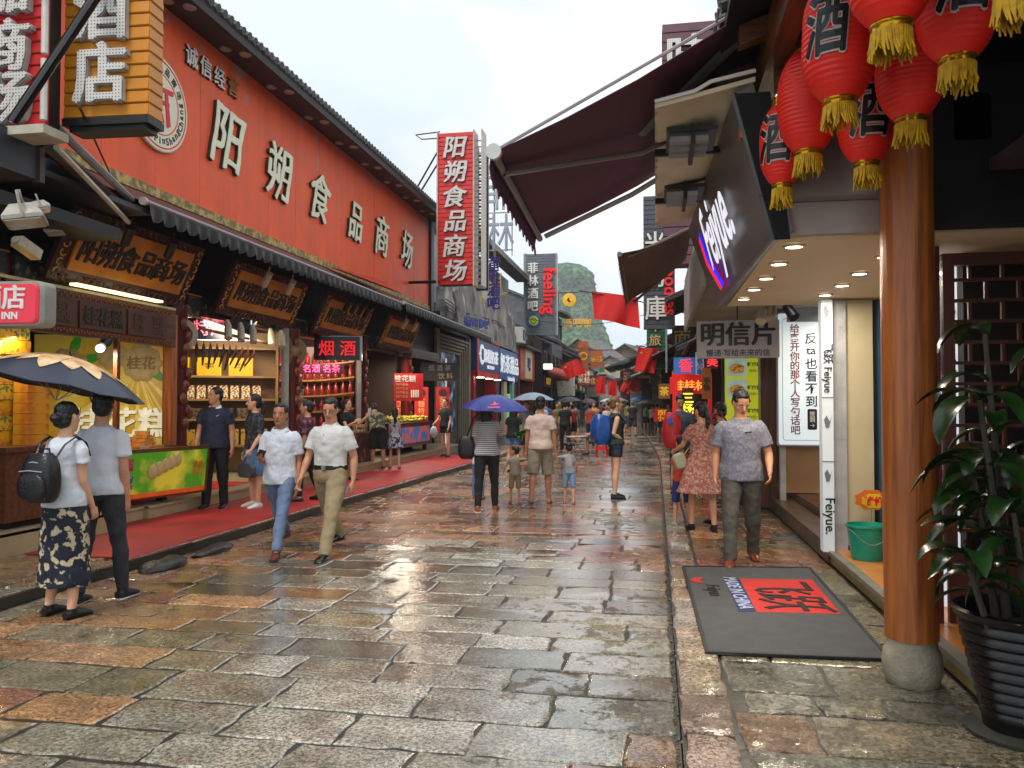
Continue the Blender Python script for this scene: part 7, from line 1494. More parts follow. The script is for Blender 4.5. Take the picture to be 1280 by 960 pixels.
    # ---- lower garment
    if bot:
        b = MB(); e_ = .012; k = 24
        if bot in ('skirt', 'longskirt'):
            z1 = .5 if bot == 'skirt' else .26; zz = [1.04, .98, .9, .75, .6, z1 + .1, z1] if bot == 'longskirt' else [1.04, .98, .9, .75, .62, z1]
            fl = .05 if bot == 'skirt' else .035; rs = []
            for z in zz: u = (1.04 - z) / .8; rs.append([((.165 + .03 * min(1, u * 5) + fl * u) * g * cos(a) * (1 + .04 * u * cos(7 * a)), (.115 + .02 * min(1, u * 5) + fl * u) * g * sin(a) * (1 + .06 * u * cos(7 * a + 1)), z) for a in [2 * pi * q / 28 for q in range(28)]])
            b.rings(rs, T); nm = 'skirt'
        else:
            b.rings([torring(z, rx + e_, ry + e_, yo, k=k) for z, rx, ry, yo in ((.85, .12, .09, 0), (.89, .158, .115, -.004), (.97, .168, .12, -.008), (1.03, .15, .106, 0), (1.05, .148, .105, 0))], T)
            for i in (0, 1):
                h, kk, an, f = J['L%d' % i]; lo = h.lerp(kk, .75)
                if bot == 'trousers': b.tube([h + V((0, 0, .05)), h.lerp(kk, .3), h.lerp(kk, .7), kk, kk.lerp(an, .4), kk.lerp(an, .85), an + V((0, 0, -.025))], [.1 * g, .096 * g, .078 * g, .071 * g, .068, .064, .066], 16, T)
                elif bot == 'slim': b.tube([h + V((0, 0, .05)), h.lerp(kk, .3), h.lerp(kk, .7), kk, kk.lerp(an, .35), kk.lerp(an, .97)], [.1 * g, .094 * g, .074 * g, .064 * g, .064, .052], 14, T)
                elif bot == 'shorts': b.tube([h + V((0, 0, .05)), h.lerp(kk, .3), h.lerp(kk, .65), h.lerp(kk, .98)], [.104 * g, .103 * g, .098 * g, .097 * g], 16, T)
                elif bot == 'briefshorts': b.tube([h + V((0, 0, .05)), h.lerp(kk, .25), h.lerp(kk, .45)], [.1 * g, .1 * g, .098 * g], 16, T)
            nm = 'trousers' if bot in ('trousers', 'slim') else 'shorts'
        live(b.build(nm, botm, t, local=True), vox * 1.05, .03 if near else .014, 2)
        if belt:
            b = MB(); b.rings([torring(z, .174, .127, -.004, k=28) for z in (.99, 1.035)], T); b.build('belt', BLACK, t, local=True); b = MB(); b.box(tuple(UP(V((0, .126 * g, 1.012)))), (.05, .02, .045), T); b.build('buckle', GREYM, t, local=True)
    if shoe:
        for i in (0, 1):
            h, k, an, f = J['L%d' % i]; bz = V((0, 0, -.038)); b = MB()
            if sandals:
                b.tube([an + V((0, 0, -.075)) - f * .06, an + V((0, 0, -.078)) + f * .06, an + V((0, 0, -.078)) + f * .19], [(.008, .036), (.008, .04), (.008, .034)], 12, T, up=(0, 0, 1)); b.tube([an + V((-.04, 0, -.07)) + f * .1, an + V((0, 0, -.025)) + f * .1, an + V((.04, 0, -.07)) + f * .1], .008, 6, T); b.build('sandal', shoe, t, local=True)
            else:
                b.tube([an + bz - f * .062, an + bz - f * .03, an + bz + f * .04, an + bz + f * .11 + V((0, 0, -.012)), an + bz + f * .17 + V((0, 0, -.02)), an + bz + f * .195 + V((0, 0, -.026))], [(.03, .03), (.044, .04), (.046, .044), (.032, .047), (.022, .04), (.01, .02)], 12, T, up=(0, 0, 1))
                if near: b.tube([an + V((0, 0, .01)), an + V((0, 0, -.03))], [.042, .044], 12, T)
                b.build('shoe', shoe, t, local=True); b = MB(); b.tube([an + V((0, 0, -.078)) - f * .06, an + V((0, 0, -.078)) + f * .1, an + V((0, 0, -.078)) + f * .19], [(.012, .042), (.012, .05), (.010, .034)], 12, T, up=(0, 0, 1)); b.build('sole', sole or BLACK, t, local=True)
    return P
def item(P, mb, name, m, label, cat, group=None, **k):
    """a separate thing carried by a person, modelled in that person's space"""
    W = Matrix.Translation(P.p) @ Matrix.Rotation(P.yaw, 4, 'Z'); mb.v = [W @ v for v in mb.v]; return tag(mb.build(name, m, **k), label, cat, group)
def item_root(P, name, label, cat, at_=(0, 0, 1)):
    W = Matrix.Translation(P.p) @ Matrix.Rotation(P.yaw, 4, 'Z'); return thing(name, tuple(W @ V(at_)), label, cat), W
def wb(mb, W, name, m, par, **k): mb.v = [W @ v for v in mb.v]; return mb.build(name, m, par, **k)
def umbrella(apex, r, drop, m_top, label, tilt=(0, 0), hand=None, n=8, under=None, petals=None, handle=BLACK):
    t = thing('umbrella', (apex[0], apex[1], apex[2] - drop - .6), label, 'umbrella'); M = Matrix.Translation(apex) @ Matrix.Rotation(tilt[0], 4, 'X') @ Matrix.Rotation(tilt[1], 4, 'Y')
    def pt(a, u, o=0):
        k = abs(((a / (2 * pi) * n) % 1) - .5) * 2; sc = 1 - .07 * (1 - k) * u * u * 1.0; rr = r * u * sc
        return V((rr * cos(a), rr * sin(a), -drop * (u ** 1.9) - .02 * (1 - k) * u + o))
    b = MB(); NA = n * 8; rs = [[pt(2 * pi * i / NA, u) for i in range(NA)] for u in (.02, .15, .3, .45, .6, .75, .9, 1)] + [[pt(2 * pi * i / NA, u, -.005) for i in range(NA)] for u in (1, .9, .6, .3, .02)]
    b.rings(rs, M); b.build('canopy', [m_top], t, ang=35)
    if under: b = MB(); b.rings([[pt(2 * pi * i / NA, u * .985, -.012) for i in range(NA)] for u in (1, .9, .75, .6, .4, .2, .02)], M); b.build('lining', under, t, ang=35)
    if petals:
        for i in range(petals[1]):
            a0 = 2 * pi * (i + .3) / petals[1]; b = MB(); rs = []
            for q in range(9):
                u = .05 + .66 * q / 8 + (.05 if i % 2 else 0); wd = .19 * sin(pi * (.12 + .85 * q / 8)) ** .7 / max(u, .22) * .85
                rs.append([pt(a0 + wd * x_, min(u - .03 * abs(x_), .99), .006 + .002 * (i % 2)) for x_ in (-1, -.5, 0, .5, 1)])
            k_ = len(rs[0]); b.add([p for r_ in rs for p in r_], [(j * k_ + q, j * k_ + q + 1, (j + 1) * k_ + q + 1, (j + 1) * k_ + q) for j in range(len(rs) - 1) for q in range(k_ - 1)], M); b.build('petal_print', petals[0], t)
    b = MB()
    for i in range(n):
        a = 2 * pi * i / n; b.tube([pt(a, u, -.012) for u in (.05, .35, .7, 1)], .004, 4, M); b.tube([pt(a, .55, -.014), (0, 0, -drop - .12)], .003, 4, M)
    b.build('ribs', GREYM, t); h = hand or (M @ V((0, 0, -drop - .7))); b = MB(); b.tube([M @ V((0, 0, .04)), V(h) - V((0, 0, .06))], .007, 6); b.build('shaft', handle, t); b = MB(); b.tube([V(h) + V((0, 0, .05)), V(h) - V((0, 0, .09))], .015, 8); b.build('handle', handle, t)
    return t
BWH = cloth('white', 'c6cbd4', .8); BW2 = cloth('white_linen', 'c3c9d3', .8, bump=.8, bscale=14)
BLK = cloth('black', '0d0d11', .8); NAVY = cloth('navy', '10162e', .7)

# --- couple under the sunflower umbrella (backs to us)
FLOR = cloth('floral', '10182a', .8, col2='b9ac8c', thr=(.54, .57), scale=15, bump=.4)
W1 = person('woman in white T-shirt and dark floral skirt walking away under the flower umbrella', (-4.42, 5.4, 0), R(-4), 1.63, .95, 'f', legs=((.12, .3), (-.02, .1)), arms=((.1, .1, .5), (.05, .08, .45)), hair='lowbun', top='tee', topm=BWH, bot='longskirt', botm=FLOR, shoe=BLACK, sandals=False, vox=.0085, near=True, skin=SKL, sleeve=.5, face=False)
M1 = person('man in white T-shirt and charcoal trousers beside the woman with the black backpack', (-4.46, 5.85, 0), R(4), 1.72, 1.0, legs=((-.1, .05), (.2, .12)), arms=((.35, .12, 1.6, .25), (.0, .12, .25)), hair='short', top='tee', topm=BWH, bot='slim', botm=cloth('charcoal', '2c2d33', .8), shoe=cloth('black_sneaker', '15161c', .6), sole=WHITE, vox=.0085, near=True, sleeve=.62, face=False, head=(.4, 0), belt=False)
umbrella((-4.74, 5.8, 1.99), .655, .25, mat('slate_fabric', '2c3444', .45, .1, 3), 'large slate umbrella with orange petal print and black lining held by the couple', tilt=(R(-9), R(9)), hand=tuple(Matrix.Translation(M1.p) @ Matrix.Rotation(M1.yaw, 4, 'Z') @ M1.J['H0']), under=mat('black_lining', '08080a', .8), petals=(mat('petal_orange', 'b87c44', .5, scale=6, col2='dcc090', thr=(.35, .6)), 14))
# leather backpack
bp, W = item_root(W1, 'leather_backpack', 'small black leather backpack with silver zips on the back of the woman in white', 'backpack', (0, -.25, 1.0))
LEA = mat('black_leather', '0c0c0f', .32, .3, 6, bump=.3, bscale=60)
def pack(W, par, c, w_, h, d, m, name='pack_body', top=.5, wr=.006):
    b = MB(); rs = []
    for k in range(10):
        u = k / 9; zz = c[2] - h / 2 + h * u; f = (1 - abs(2 * u - 1) ** 4 * .35) * (1 - .22 * max(0, u - .5) * 2 * top); rs.append([(c[0] + w_ / 2 * f * (abs(cos(a)) ** .6) * (1 if cos(a) > 0 else -1), c[1] + d / 2 * f * (abs(sin(a)) ** .7) * (1 if sin(a) > 0 else -1), zz) for a in [2 * pi * q / 24 for q in range(24)]])
    rs = [[V(p) + V((noise.noise(V(p) * 7), noise.noise(V(p) * 7 + V((5, 0, 0))), noise.noise(V(p) * 6 + V((0, 9, 0))))) * wr for p in r_] for r_ in rs]
    b.rings(rs); return wb(b, W, name, m, par)
pack(W, bp, (0, -.23, 1.06), .29, .36, .17, LEA); pack(W, bp, (0, -.315, 1.0), .24, .18, .06, LEA, 'front_pocket')
for x in (-1, 1): b = MB(); b.tube([(x * .09, -.19, 1.2), (x * .115, -.13, 1.3), (x * .12, -.03, 1.355), (x * .12, .06, 1.3), (x * .12, .1, 1.2)], [(.006, .016)] * 5, 8, up=(0, 0, 1)); wb(b, W, 'strap', LEA, bp)
b = MB(); b.tube([(-.05, -.2, 1.22), (-.04, -.2, 1.27), (.04, -.2, 1.27), (.05, -.2, 1.22)], .008, 6); wb(b, W, 'top_handle', LEA, bp)
b = MB(); b.tube([(-.1, -.325, 1.11), (0, -.34, 1.12), (.1, -.325, 1.11)], .004, 5); wb(b, W, 'zip', mat('silver_rim', 'a0a0a4'), bp); b = MB(); b.tube([(-.09, -.28, 1.165), (0, -.315, 1.18), (.09, -.28, 1.165)], .004, 5); wb(b, W, 'zip', mat('silver_rim', 'a0a0a4'), bp)
# --- navy polo man
N1 = person('man in navy polo and black trousers standing on the red carpet', (-6.25, 10.6, .115), R(190), 1.74, 1.12, legs=((0, 0.03), (.02, .03)), arms=((-.05, .2, .3, .0), (.1, .16, .35, .05)), hair='crew', top='polo', topm=cloth('navy_polo', '131c38', .7), bot='trousers', botm=BLK, shoe=BLACK, sole=WHITE, vox=.0095, near=True, collar=WHITE, head=(-.7, 0), sleeve=.62)
b = MB(); b.lathe([(.03, 0), (.033, .01), (.033, .13), (.014, .17), (.014, .19), (.016, .2)], tuple(N1.J['H1'] + V((0, .0, -.1))), 12); item(N1, b, 'water_bottle', mat('clear_plastic', '8fa3b5', .1, .1, 4, trans=.5), 'small clear water bottle held by the man in the navy polo', 'bottle')
b = MB(); b.prism([(-.03, 0), (-.01, -.012), (.035, .018), (-.008, -.002)], .003, Matrix.Translation((-.09, .155, 1.32)) @ Matrix.Rotation(pi / 2, 4, 'X') @ Matrix.Rotation(pi, 4, 'Y')); b.build('chest_mark', WHITE, N1.root, local=True, ang=0)
# --- woman in patterned dark top, denim skirt, white sneakers
W2 = person('ponytailed woman in dark blouse and short denim skirt beside the navy polo man', (-5.72, 10.75, .115), R(150), 1.64, .98, 'f', legs=((.05, .08), (-.05, .05)), arms=((.1, .15, .5), (.0, .12, .3)), hair='pony', top='blouse', topm=cloth('navy_print', '14161f', .8, col2='3c4050', thr=(.5, .6), scale=18), bot='skirt', botm=cloth('denim', '4f6f98', .8), shoe=WHITE, sole=WHITE, vox=.0095, near=True, head=(-.5, 0), skin=SKL, sleeve=.9)
b = MB(); b.rbox((0, 0, 0), (.34, .2, .1), .07, Matrix.Translation(W2.J['H0'] + V((0, 0, -.22))) @ Matrix.Rotation(pi / 2, 4, 'X')); b.tube([W2.J['H0'] + V((-.12, 0, -.14)), W2.J['H0'], W2.J['H0'] + V((.12, 0, -.14))], .01, 6); item(W2, b, 'handbag', mat('grey_bag', '3d3f4a', .5, .2, 4), 'grey handbag with dark strap hanging from the ponytail woman\'s hand', 'handbag')
# --- the two men walking towards us
Y1 = person('young man in short-sleeved white shirt and light blue trousers looking up from his phone', (-3.98, 8.05, 0), R(187), 1.70, .97, legs=((.5, .1, .0, .12), (-.45, .45, .02)), arms=((-.1, .12, .3, .05), (.1, .1, 1.75, .28)), hair='short', top='shirt', topm=BW2, bot='slim', botm=cloth('light_blue_chino', '5f7290', .8, bump=.7), shoe=mat('red_brown_leather', '5a2416', .4), sole=mat('dark_sole', '17100d', .6), vox=.0085, near=True, collar=BW2, sleeve=.72, skin=SKT)
b = MB(); b.rbox((0, 0, 0), (.075, .15, .009), .01, Matrix.Translation(Y1.J['H1'] + V((-.02, .03, .02))) @ Matrix.Rotation(R(35), 4, 'X') @ Matrix.Rotation(R(30), 4, 'Z')); item(Y1, b, 'phone', GLOSSB, 'black phone held up in the young man\'s hand', 'phone')
Y2 = person('man with glasses in white shirt, beige trousers and black belt walking towards the camera', (-3.45, 8.15, 0), R(172), 1.76, 1.13, legs=((.48, .08, .1), (-.42, .35, .1)), arms=((-.2, .24, .35, .08), (.2, .22, .3, .05)), hair='short', top='tucked', topm=cloth('white_shirt', 'bfc0bf', .8, bump=.6), bot='trousers', botm=cloth('beige_chino', '8f7f60', .8, bump=.7), shoe=GLOSSB, sole=BLACK, vox=.0085, near=True, collar=cloth('white_shirt', 'bfc0bf'), belt=True, sleeve=.7, skin=SK, head=(.25, -.28))
for x in (-1, 1):
    b = MB(); b.tube([(x * .034 + .019 * cos(a), .101, .002 + .015 * sin(a)) for a in [2 * pi * q / 12 for q in range(13)]], .002, 4, Y2.Hm); b.tube([(x * .052, .098, .004), (x * .076, .06, .006), (x * .078, 0, .008)], .002, 4, Y2.Hm); b.tube([(0, .106, .004), (x * .015, .103, .004)], .002, 4, Y2.Hm); b.build('glasses', BLACK, Y2.root, local=True)
for k in range(5): b = MB(); b.ell((0, .148 - .004 * k, 1.36 - k * .07), (.007, .004, .007), 8, 5, Matrix.Diagonal((Y2.s, Y2.s, Y2.s, 1)) @ Matrix.Translation((0, 0, Y2.T[2][3] / Y2.s))); b.build('button', BLACK, Y2.root, local=True)
b = MB(); b.rbox((0, 0, 0), (.07, .14, .009), .01, Matrix.Translation(Y2.J['H0'] + V((0, .02, 0))) @ Matrix.Rotation(R(80), 4, 'Y') @ Matrix.Rotation(R(10), 4, 'X')); item(Y2, b, 'phone', mat('silver_phone', '9a9ca4', .2, metal=.3), 'pale phone held low in the beige trousered man\'s hand', 'phone')
# --- people at the shop fronts
person('woman in a red and blue flowered blouse half hidden behind the two walking men', (-5.3, 11.6, .115), R(100), 1.56, 1.0, 'f', hair='bun', top='blouse', topm=cloth('red_floral', '3a1420', .8, col2='7a4a5a', thr=(.5, .6), scale=16), bot='slim', botm=BLK, shoe=BLACK, vox=.014, face=False, legs=((.2, .2), (-.15, .2)), sleeve=.8)
person('man in a beige T-shirt browsing inside the red bottle shop, seen from behind', (-7.3, 15.6, .29), R(-20), 1.74, 1, hair='crew', top='tee', topm=cloth('beige_tee', '9a8468', .8), bot='trousers', botm=BLK, shoe=BLACK, vox=.016, face=False)
W9 = person('woman in black dress holding a phone up to photograph the goods', (-5.95, 14.8, .115), R(250), 1.60, .9, 'f', hair='long', top='dress', topm=cloth('black_dress', '0e0d12', .8), hem=-.02, arms=((.9, .1, 1.3), (.6, .1, 1.4)), shoe=BLACK, vox=.012, legs=((.1, .1), (-.15, .15)), head=(.1, -.1), skin=SKL)
b = MB(); b.rbox((0, 0, 0), (.075, .15, .01), .01, Matrix.Translation(W9.J['H0'] + V((0, .03, .05))) @ Matrix.Rotation(R(80), 4, 'X')); item(W9, b, 'phone', WHITE, 'white phone raised by the woman in the black dress', 'phone')
person('person in camouflage T-shirt and black shorts leaning over the goods table', (-6.3, 17.6, .115), R(35), 1.66, 1.1, lean=R(38), hair='short', top='tee', topm=cloth('camouflage', '2e3324', .8, col2='8c8468', thr=(.48, .52), scale=9), bot='shorts', botm=BLK, shoe=mat('grey_shoe', '4a4c50', .6), vox=.013, face=False, arms=((.9, .1, .4), (.8, .1, .4)), legs=((.12, .0), (-.05, .0)))
person('girl in a white dress with dark flowers standing beside the camouflage T-shirt', (-5.95, 17.75, .115), R(20), 1.36, .8, 'f', hair='pony', top='dress', topm=cloth('dalmatian_floral', 'a8aab4', .8, col2='1c2236', thr=(.52, .56), scale=11), sleeve=.3, shoe=mat('pink_shoe', '9c6a62', .6), vox=.013, face=False, skin=SKL, hem=.0, child=True, arms=((.3, .1, .5), (.2, .1, .4)))
W12 = person('woman in dark green top and shorts carrying a white plastic bag', (-5.85, 21.9, .115), R(165), 1.66, .98, 'f', hair='bun', top='tee', topm=cloth('dark_green', '13201c', .8), bot='briefshorts', botm=cloth('dark_green', '13201c', .8), shoe=BLACK, vox=.014, skin=SKL, arms=((.1, .15, .3), (.3, .2, .8)))
b = MB(); b.ell(tuple(W12.J['H1'] + V((0, 0, -.2))), (.12, .07, .17), 10, 8); item(W12, b, 'plastic_bag', mat('white_plastic_bag', 'b8bcc0', .4), 'white plastic bag carried by the woman in dark green', 'bag')
# --- woman with the blue umbrella
STR = bpy.data.materials.new('striped_cloth'); STR.use_nodes = True; n, l, b_ = nodes(STR); tcn = n.new('ShaderNodeTexCoord'); wv = n.new('ShaderNodeTexWave'); wv.bands_direction = 'Z'; wv.inputs['Scale'].default_value = 11; wv.inputs['Distortion'].default_value = .6; wv.inputs['Detail Scale'].default_value = .5; l.new(tcn.outputs['Object'], wv.inputs[0]); cr_ = n.new('ShaderNodeValToRGB'); cr_.color_ramp.elements[0].position = .35; cr_.color_ramp.elements[1].position = .6; cr_.color_ramp.elements[0].color = lin('62666c'); cr_.color_ramp.elements[1].color = lin('b4b7ba'); l.new(wv.outputs[0], cr_.inputs[0]); l.new(cr_.outputs[0], b_.inputs['Base Color']); b_.inputs['Roughness'].default_value = .85
U1 = person('woman in grey and white striped T-shirt and black trousers walking under the blue umbrella', (-2.5, 11.75, 0), R(8), 1.66, 1.08, 'f', legs=((-.12, .12), (.16, .1)), arms=((.05, .1, .4), (.9, .2, 1.2, .1)), hair='long', top='tee', topm=STR, bot='slim', botm=BLK, shoe=mat('brown_sandal', '8a4a2c', .5), sole=WHITE, vox=.0105, near=True, face=False, sleeve=.75, skin=SKL)
umbrella((-2.36, 11.7, 1.74), .50, .2, mat('royal_blue', '232f7c', .4, .1, 3), 'blue umbrella with a small pink logo over the striped T-shirt woman', tilt=(R(4), R(3)), hand=tuple(Matrix.Translation(U1.p) @ Matrix.Rotation(U1.yaw, 4, 'Z') @ U1.J['H1']), under=mat('navy_lining', '0c1030', .7))
t_ = MB(); t_.prism([(-.07, 0), (-.02, .02), (.0, .07), (.03, .02), (.08, .03), (.03, 0)], .004, fr((-2.28, 11.235, 1.585), SY, tilt=R(-38))); t_.prism([(-.09, -.035), (.09, -.03), (.09, -.05), (-.09, -.055)], .004, fr((-2.28, 11.235, 1.585), SY, tilt=R(-38))); tag(t_.build('umbrella_logo', mat('pink_logo', 'c8305c', .5), ang=0), 'small pink bird logo printed on the blue umbrella', 'logo')
bpy.data.objects['umbrella_logo'].parent = bpy.data.objects['umbrella.001']; bpy.data.objects['umbrella_logo'].matrix_parent_inverse = Matrix.Translation(-V(bpy.data.objects['umbrella.001'].location))
for k_ in ('label', 'category'): bpy.data.objects['umbrella_logo'].pop(k_, None)
sb, W = item_root(U1, 'shoulder_bag', 'black shoulder bag hanging on the left hip of the striped T-shirt woman', 'handbag', (-.3, -.05, .8)); pack(W, sb, (-.3, -.03, .95), .26, .34, .16, LEA, 'bag_body'); b = MB(); b.tube([(-.3, -.03, 1.1), (-.2, -.02, 1.38), (-.12, .0, 1.46)], .012, 6); wb(b, W, 'strap', LEA, sb)
person('child in jeans hidden in front of the striped T-shirt woman', (-2.95, 13.2, 0), 0, 1.15, .8, hair='short', top='tee', topm=BWH, bot='slim', botm=cloth('denim', '4f6f98'), shoe=mat('brown_sandal', '8a4a2c'), vox=.014, face=False, child=True)
# --- family hand in hand
D1 = person('father in pale pink T-shirt and khaki shorts walking away between two small children', (-1.83, 12.75, 0), R(3), 1.74, 1.02, legs=((-.2, .25), (.15, .08)), arms=((.0, .14, .12, .0), (.02, .16, .1, .0)), hair='crew', top='tee', topm=cloth('pale_pink', 'bda79c', .8), bot='shorts', botm=cloth('khaki', '7d7464', .8), shoe=mat('flipflop', '3a2620', .6), sandals=True, vox=.0105, near=True, face=False, skin=SKT, sleeve=.62)
person('toddler in beige T-shirt and shorts looking sideways, left of the father', (-2.24, 12.7, 0), R(20), .90, .85, legs=((.1, .15), (-.1, .15)), arms=((.3, .5, .4), (-.1, 1.6, .5, -.6)), hair='short', top='tee', topm=cloth('beige_kid', '8d8678', .8), bot='shorts', botm=cloth('khaki_kid', '8a7a5c'), shoe=mat('pink_shoe', '9c6a62'), vox=.010, child=True, head=(.9, 0))
person('little girl with pigtails in grey T-shirt and denim shorts holding the father\'s right hand', (-1.38, 12.85, 0), R(5), .96, .85, 'f', legs=((.12, .15), (-.12, .15)), arms=((-.05, 1.5, .5, -.6), (.2, .3, .5)), hair='pigtails', top='tee', topm=cloth('grey_kid', '73787c', .8, col2='9a9ea0'), bot='shorts', botm=cloth('denim_pale', '6a86a8'), shoe=mat('pink_shoe', '9c6a62'), vox=.010, child=True, face=False)
# --- woman with the big blue backpack
H1 = person('tall light-haired woman in dark green vest and navy shorts standing sideways', (-.68, 13.75, 0), R(-70), 1.74, .98, 'f', legs=((.03, .02), (-.06, .03)), arms=((-.25, .1, 1.35, .3), (-.3, .1, 1.3, .35)), hair='bun', hairm=mat('light_brown_hair', '6a4a28', .5, .3, 40), top='vest', topm=cloth('dark_teal', '14302c', .8), bot='briefshorts', botm=NAVY, shoe=mat('hiking_shoe', '17181c', .7), vox=.010, near=True, skin=SKL, head=(.0, .05))
bb_, W = item_root(H1, 'blue_backpack', 'big bright blue rain-covered backpack on the tall woman\'s back', 'backpack', (0, -.28, .9)); pack(W, bb_, (0, -.26, 1.17), .34, .5, .34, mat('blue_raincover', '0f4a94', .4, .25, 3, bump=.7, bscale=7), top=.6, wr=.03)
for x in (-1, 1): b = MB(); b.tube([(x * .12, -.12, 1.38), (x * .13, .02, 1.43), (x * .12, .13, 1.3), (x * .14, .05, 1.05)], [(.008, .025)] * 4, 8, up=(0, 1, 0)); wb(b, W, 'strap', BLACK, bb_)
# --- middle distance
person('woman in denim shorts with a plant bag behind the blue umbrella', (-3.3, 18.5, 0), R(0), 1.6, .95, 'f', hair='long', top='tee', topm=BLK, bot='briefshorts', botm=cloth('denim', '4f6f98'), shoe=BLACK, vox=.015, face=False, skin=SKL, arms=((.2, .15, .5), (.2, .2, .4)))
b = MB(); random.seed(6)
for q in range(26): leaf(b, (-3.1, 18.4, .85), (random.uniform(-1, 1), random.uniform(-1, 1), random.uniform(.1, 1)), .22, .05, 1.2)
tag(b.build('vegetable_bunch', mat('fresh_green', '3a7a1c', .5, .3, 8)), 'bunch of green leaves carried by the woman in denim shorts', 'greens')
person('man in grey T-shirt carrying a pale umbrella behind the father', (-3.55, 22, 0), R(180), 1.7, 1, hair='short', top='tee', topm=cloth('grey_tee', '70747a'), bot='shorts', botm=BLK, shoe=BLACK, vox=.017, arms=((0, .1, .2), (.6, .1, 1.6)))
umbrella((-3.35, 21.9, 1.92), .58, .2, mat('silver_blue_fabric', '7a8a9c', .4, .1, 3), 'pale silver blue umbrella behind the father in pink', hand=(-3.4, 21.8, 1.2))
person('man in black T-shirt and black trousers walking away right of the father', (-2.98, 26.5, 0), R(5), 1.72, 1, hair='short', top='tee', topm=BLK, bot='slim', botm=BLK, shoe=mat('grey_shoe', '4a4c50'), vox=.016, face=False, legs=((.2, .15), (-.2, .2)))
person('woman seated on a red stool at a low tray table in the street', (-1.75, 25.5, 0), R(100), 1.6, .95, 'f', hair='bun', top='tee', topm=cloth('white_blue', 'a4acb8'), bot='shorts', botm=cloth('olive_brown', '5c5040'), shoe=BLACK, vox=.015, sit=True, seat=.46, legs=((1.45, 1.35), (1.35, 1.3)), arms=((.5, .1, .9), (.6, .1, .8)), skin=SK)
t = thing('red_stool', (-1.7, 25.5, 0), 'bright red plastic stool under the seated woman in the street', 'stool'); RPL = mat('red_plastic', 'c8180c', .3, .05, 3)
b = MB(); b.box((-1.7, 25.5, .43), (.3, .3, .03)); b.build('seat', RPL, t)
for x in (-1, 1):
    for y in (-1, 1): b = MB(); b.tube([(-1.7 + x * .12, 25.5 + y * .12, .42), (-1.7 + x * .18, 25.5 + y * .18, 0)], .03, 4); b.build('leg', RPL, t)
b = MB(); b.box((-1.7, 25.34, .2), (.34, .012, .12)); b.box((-1.87, 25.5, .2), (.012, .34, .12)); b.build('brace', RPL, t, ang=0)
t = thing('tray_table', (-2.55, 25.3, 0), 'low folding table with a colourful tray in front of the seated woman', 'table'); b = MB(); b.lathe([(.34, .55), (.36, .56), (.36, .585), (.01, .585)], (-2.45, 25.3, 0), 20); b.build('tray', mat('colourful_tray', 'c8c0b0', .4, scale=9, col2='a83a6a', thr=(.5, .6)), t)
for x in (-1, 1): b = MB(); b.tube([(-2.45 + x * .2, 25.3, 0), (-2.45 - x * .2, 25.3, .55)], .015, 5); b.build('leg', GREYM, t)
person('man in dark T-shirt and shorts walking away far down the street by the kerb', (-1.15, 40, 0), R(10), 1.76, 1.1, hair='crew', top='tee', topm=cloth('dark_tee', '1c1c26'), bot='shorts', botm=cloth('dark_grey_s', '2a2a30'), shoe=BLACK, vox=.024, face=False, hairm=mat('grey_hair', '5a5854', .6), legs=((.2, .1), (-.2, .2)))
person('woman in blue dress standing on the right pavement far ahead', (.6, 38.5, .01), R(140), 1.6, .95, 'f', hair='long', top='dress', hem=-.1, topm=cloth('sky_dress', '5f78a8'), shoe=BLACK, vox=.022, skin=SKL, arms=((.4, .1, 1.1), (.4, .1, 1.1)))
b = MB(); b.ell((.66, 38.35, .95), (.11, .07, .09), 10, 6); tag(b.build('yellow_bag', mat('yellow_bag', 'c8920c', .5)), 'small yellow bag on the blue dress woman', 'handbag')
# --- right pavement group
R1 = person('man in dark blue T-shirt with a big red covered backpack on the right pavement', (.42, 14.4, .02), R(175), 1.76, 1.05, hair='short', top='tee', topm=cloth('steel_blue', '2a3448'), bot='trousers', botm=cloth('dark_grey_s', '2a2a30'), shoe=BLACK, vox=.012, face=True, head=(.2, -.5))
rb, W = item_root(R1, 'red_backpack', 'big red rain-covered backpack with a small blue tag', 'backpack', (0, .3, .8)); pack(W, rb, (.12, .33, 1.12), .34, .6, .3, mat('red_raincover', 'a80e18', .4, .25, 3, bump=.7, bscale=7), top=.6, wr=.03); b = MB(); b.box((.14, .49, 1.30), (.07, .02, .1), rz=0, ry=.3); wb(b, W, 'tag', mat('blue_tag', '1c4ab0', .5), rb, ang=0)
LACE = cloth('rust_lace', '8f4a3e', .8, col2='a08072', thr=(.48, .56), scale=34)
L1 = person('woman with ponytail in rust patterned dress resting a hand on the boy in orange', (.56, 10.35, .02), R(12), 1.62, 1.0, 'f', hair='pony', top='dress', topm=LACE, hem=-.1, arms=((.5, .3, .7, -.1), (.1, .1, .3)), shoe=BLACK, vox=.010, near=True, face=False, head=(.35, -.1), sleeve=.6)
B1 = person('boy in orange T-shirt and blue shorts by the woman in the rust dress', (.32, 10.62, .02), R(15), 1.14, .85, hair='crew', top='tee', topm=cloth('orange_tee', 'b8381c', .8), bot='shorts', botm=cloth('royal_shorts', '14265c'), shoe=mat('grey_sneaker', '8a8c90'), vox=.010, near=False, face=False, child=True)
b = MB(); b.rbox((0, 0, 0), (.16, .2, .08), .05, Matrix.Translation((-.26, .05, .86)) @ Matrix.Rotation(pi / 2, 4, 'X') @ Matrix.Rotation(.3, 4, 'Z')); b.tube([(-.2, .05, .95), (0, .14, 1.2), (.1, .0, 1.42)], .006, 5); item(L1, b, 'pale_handbag', mat('pale_olive_bag', '9a9a80', .5), 'small pale handbag at the waist of the woman in the rust dress', 'handbag')
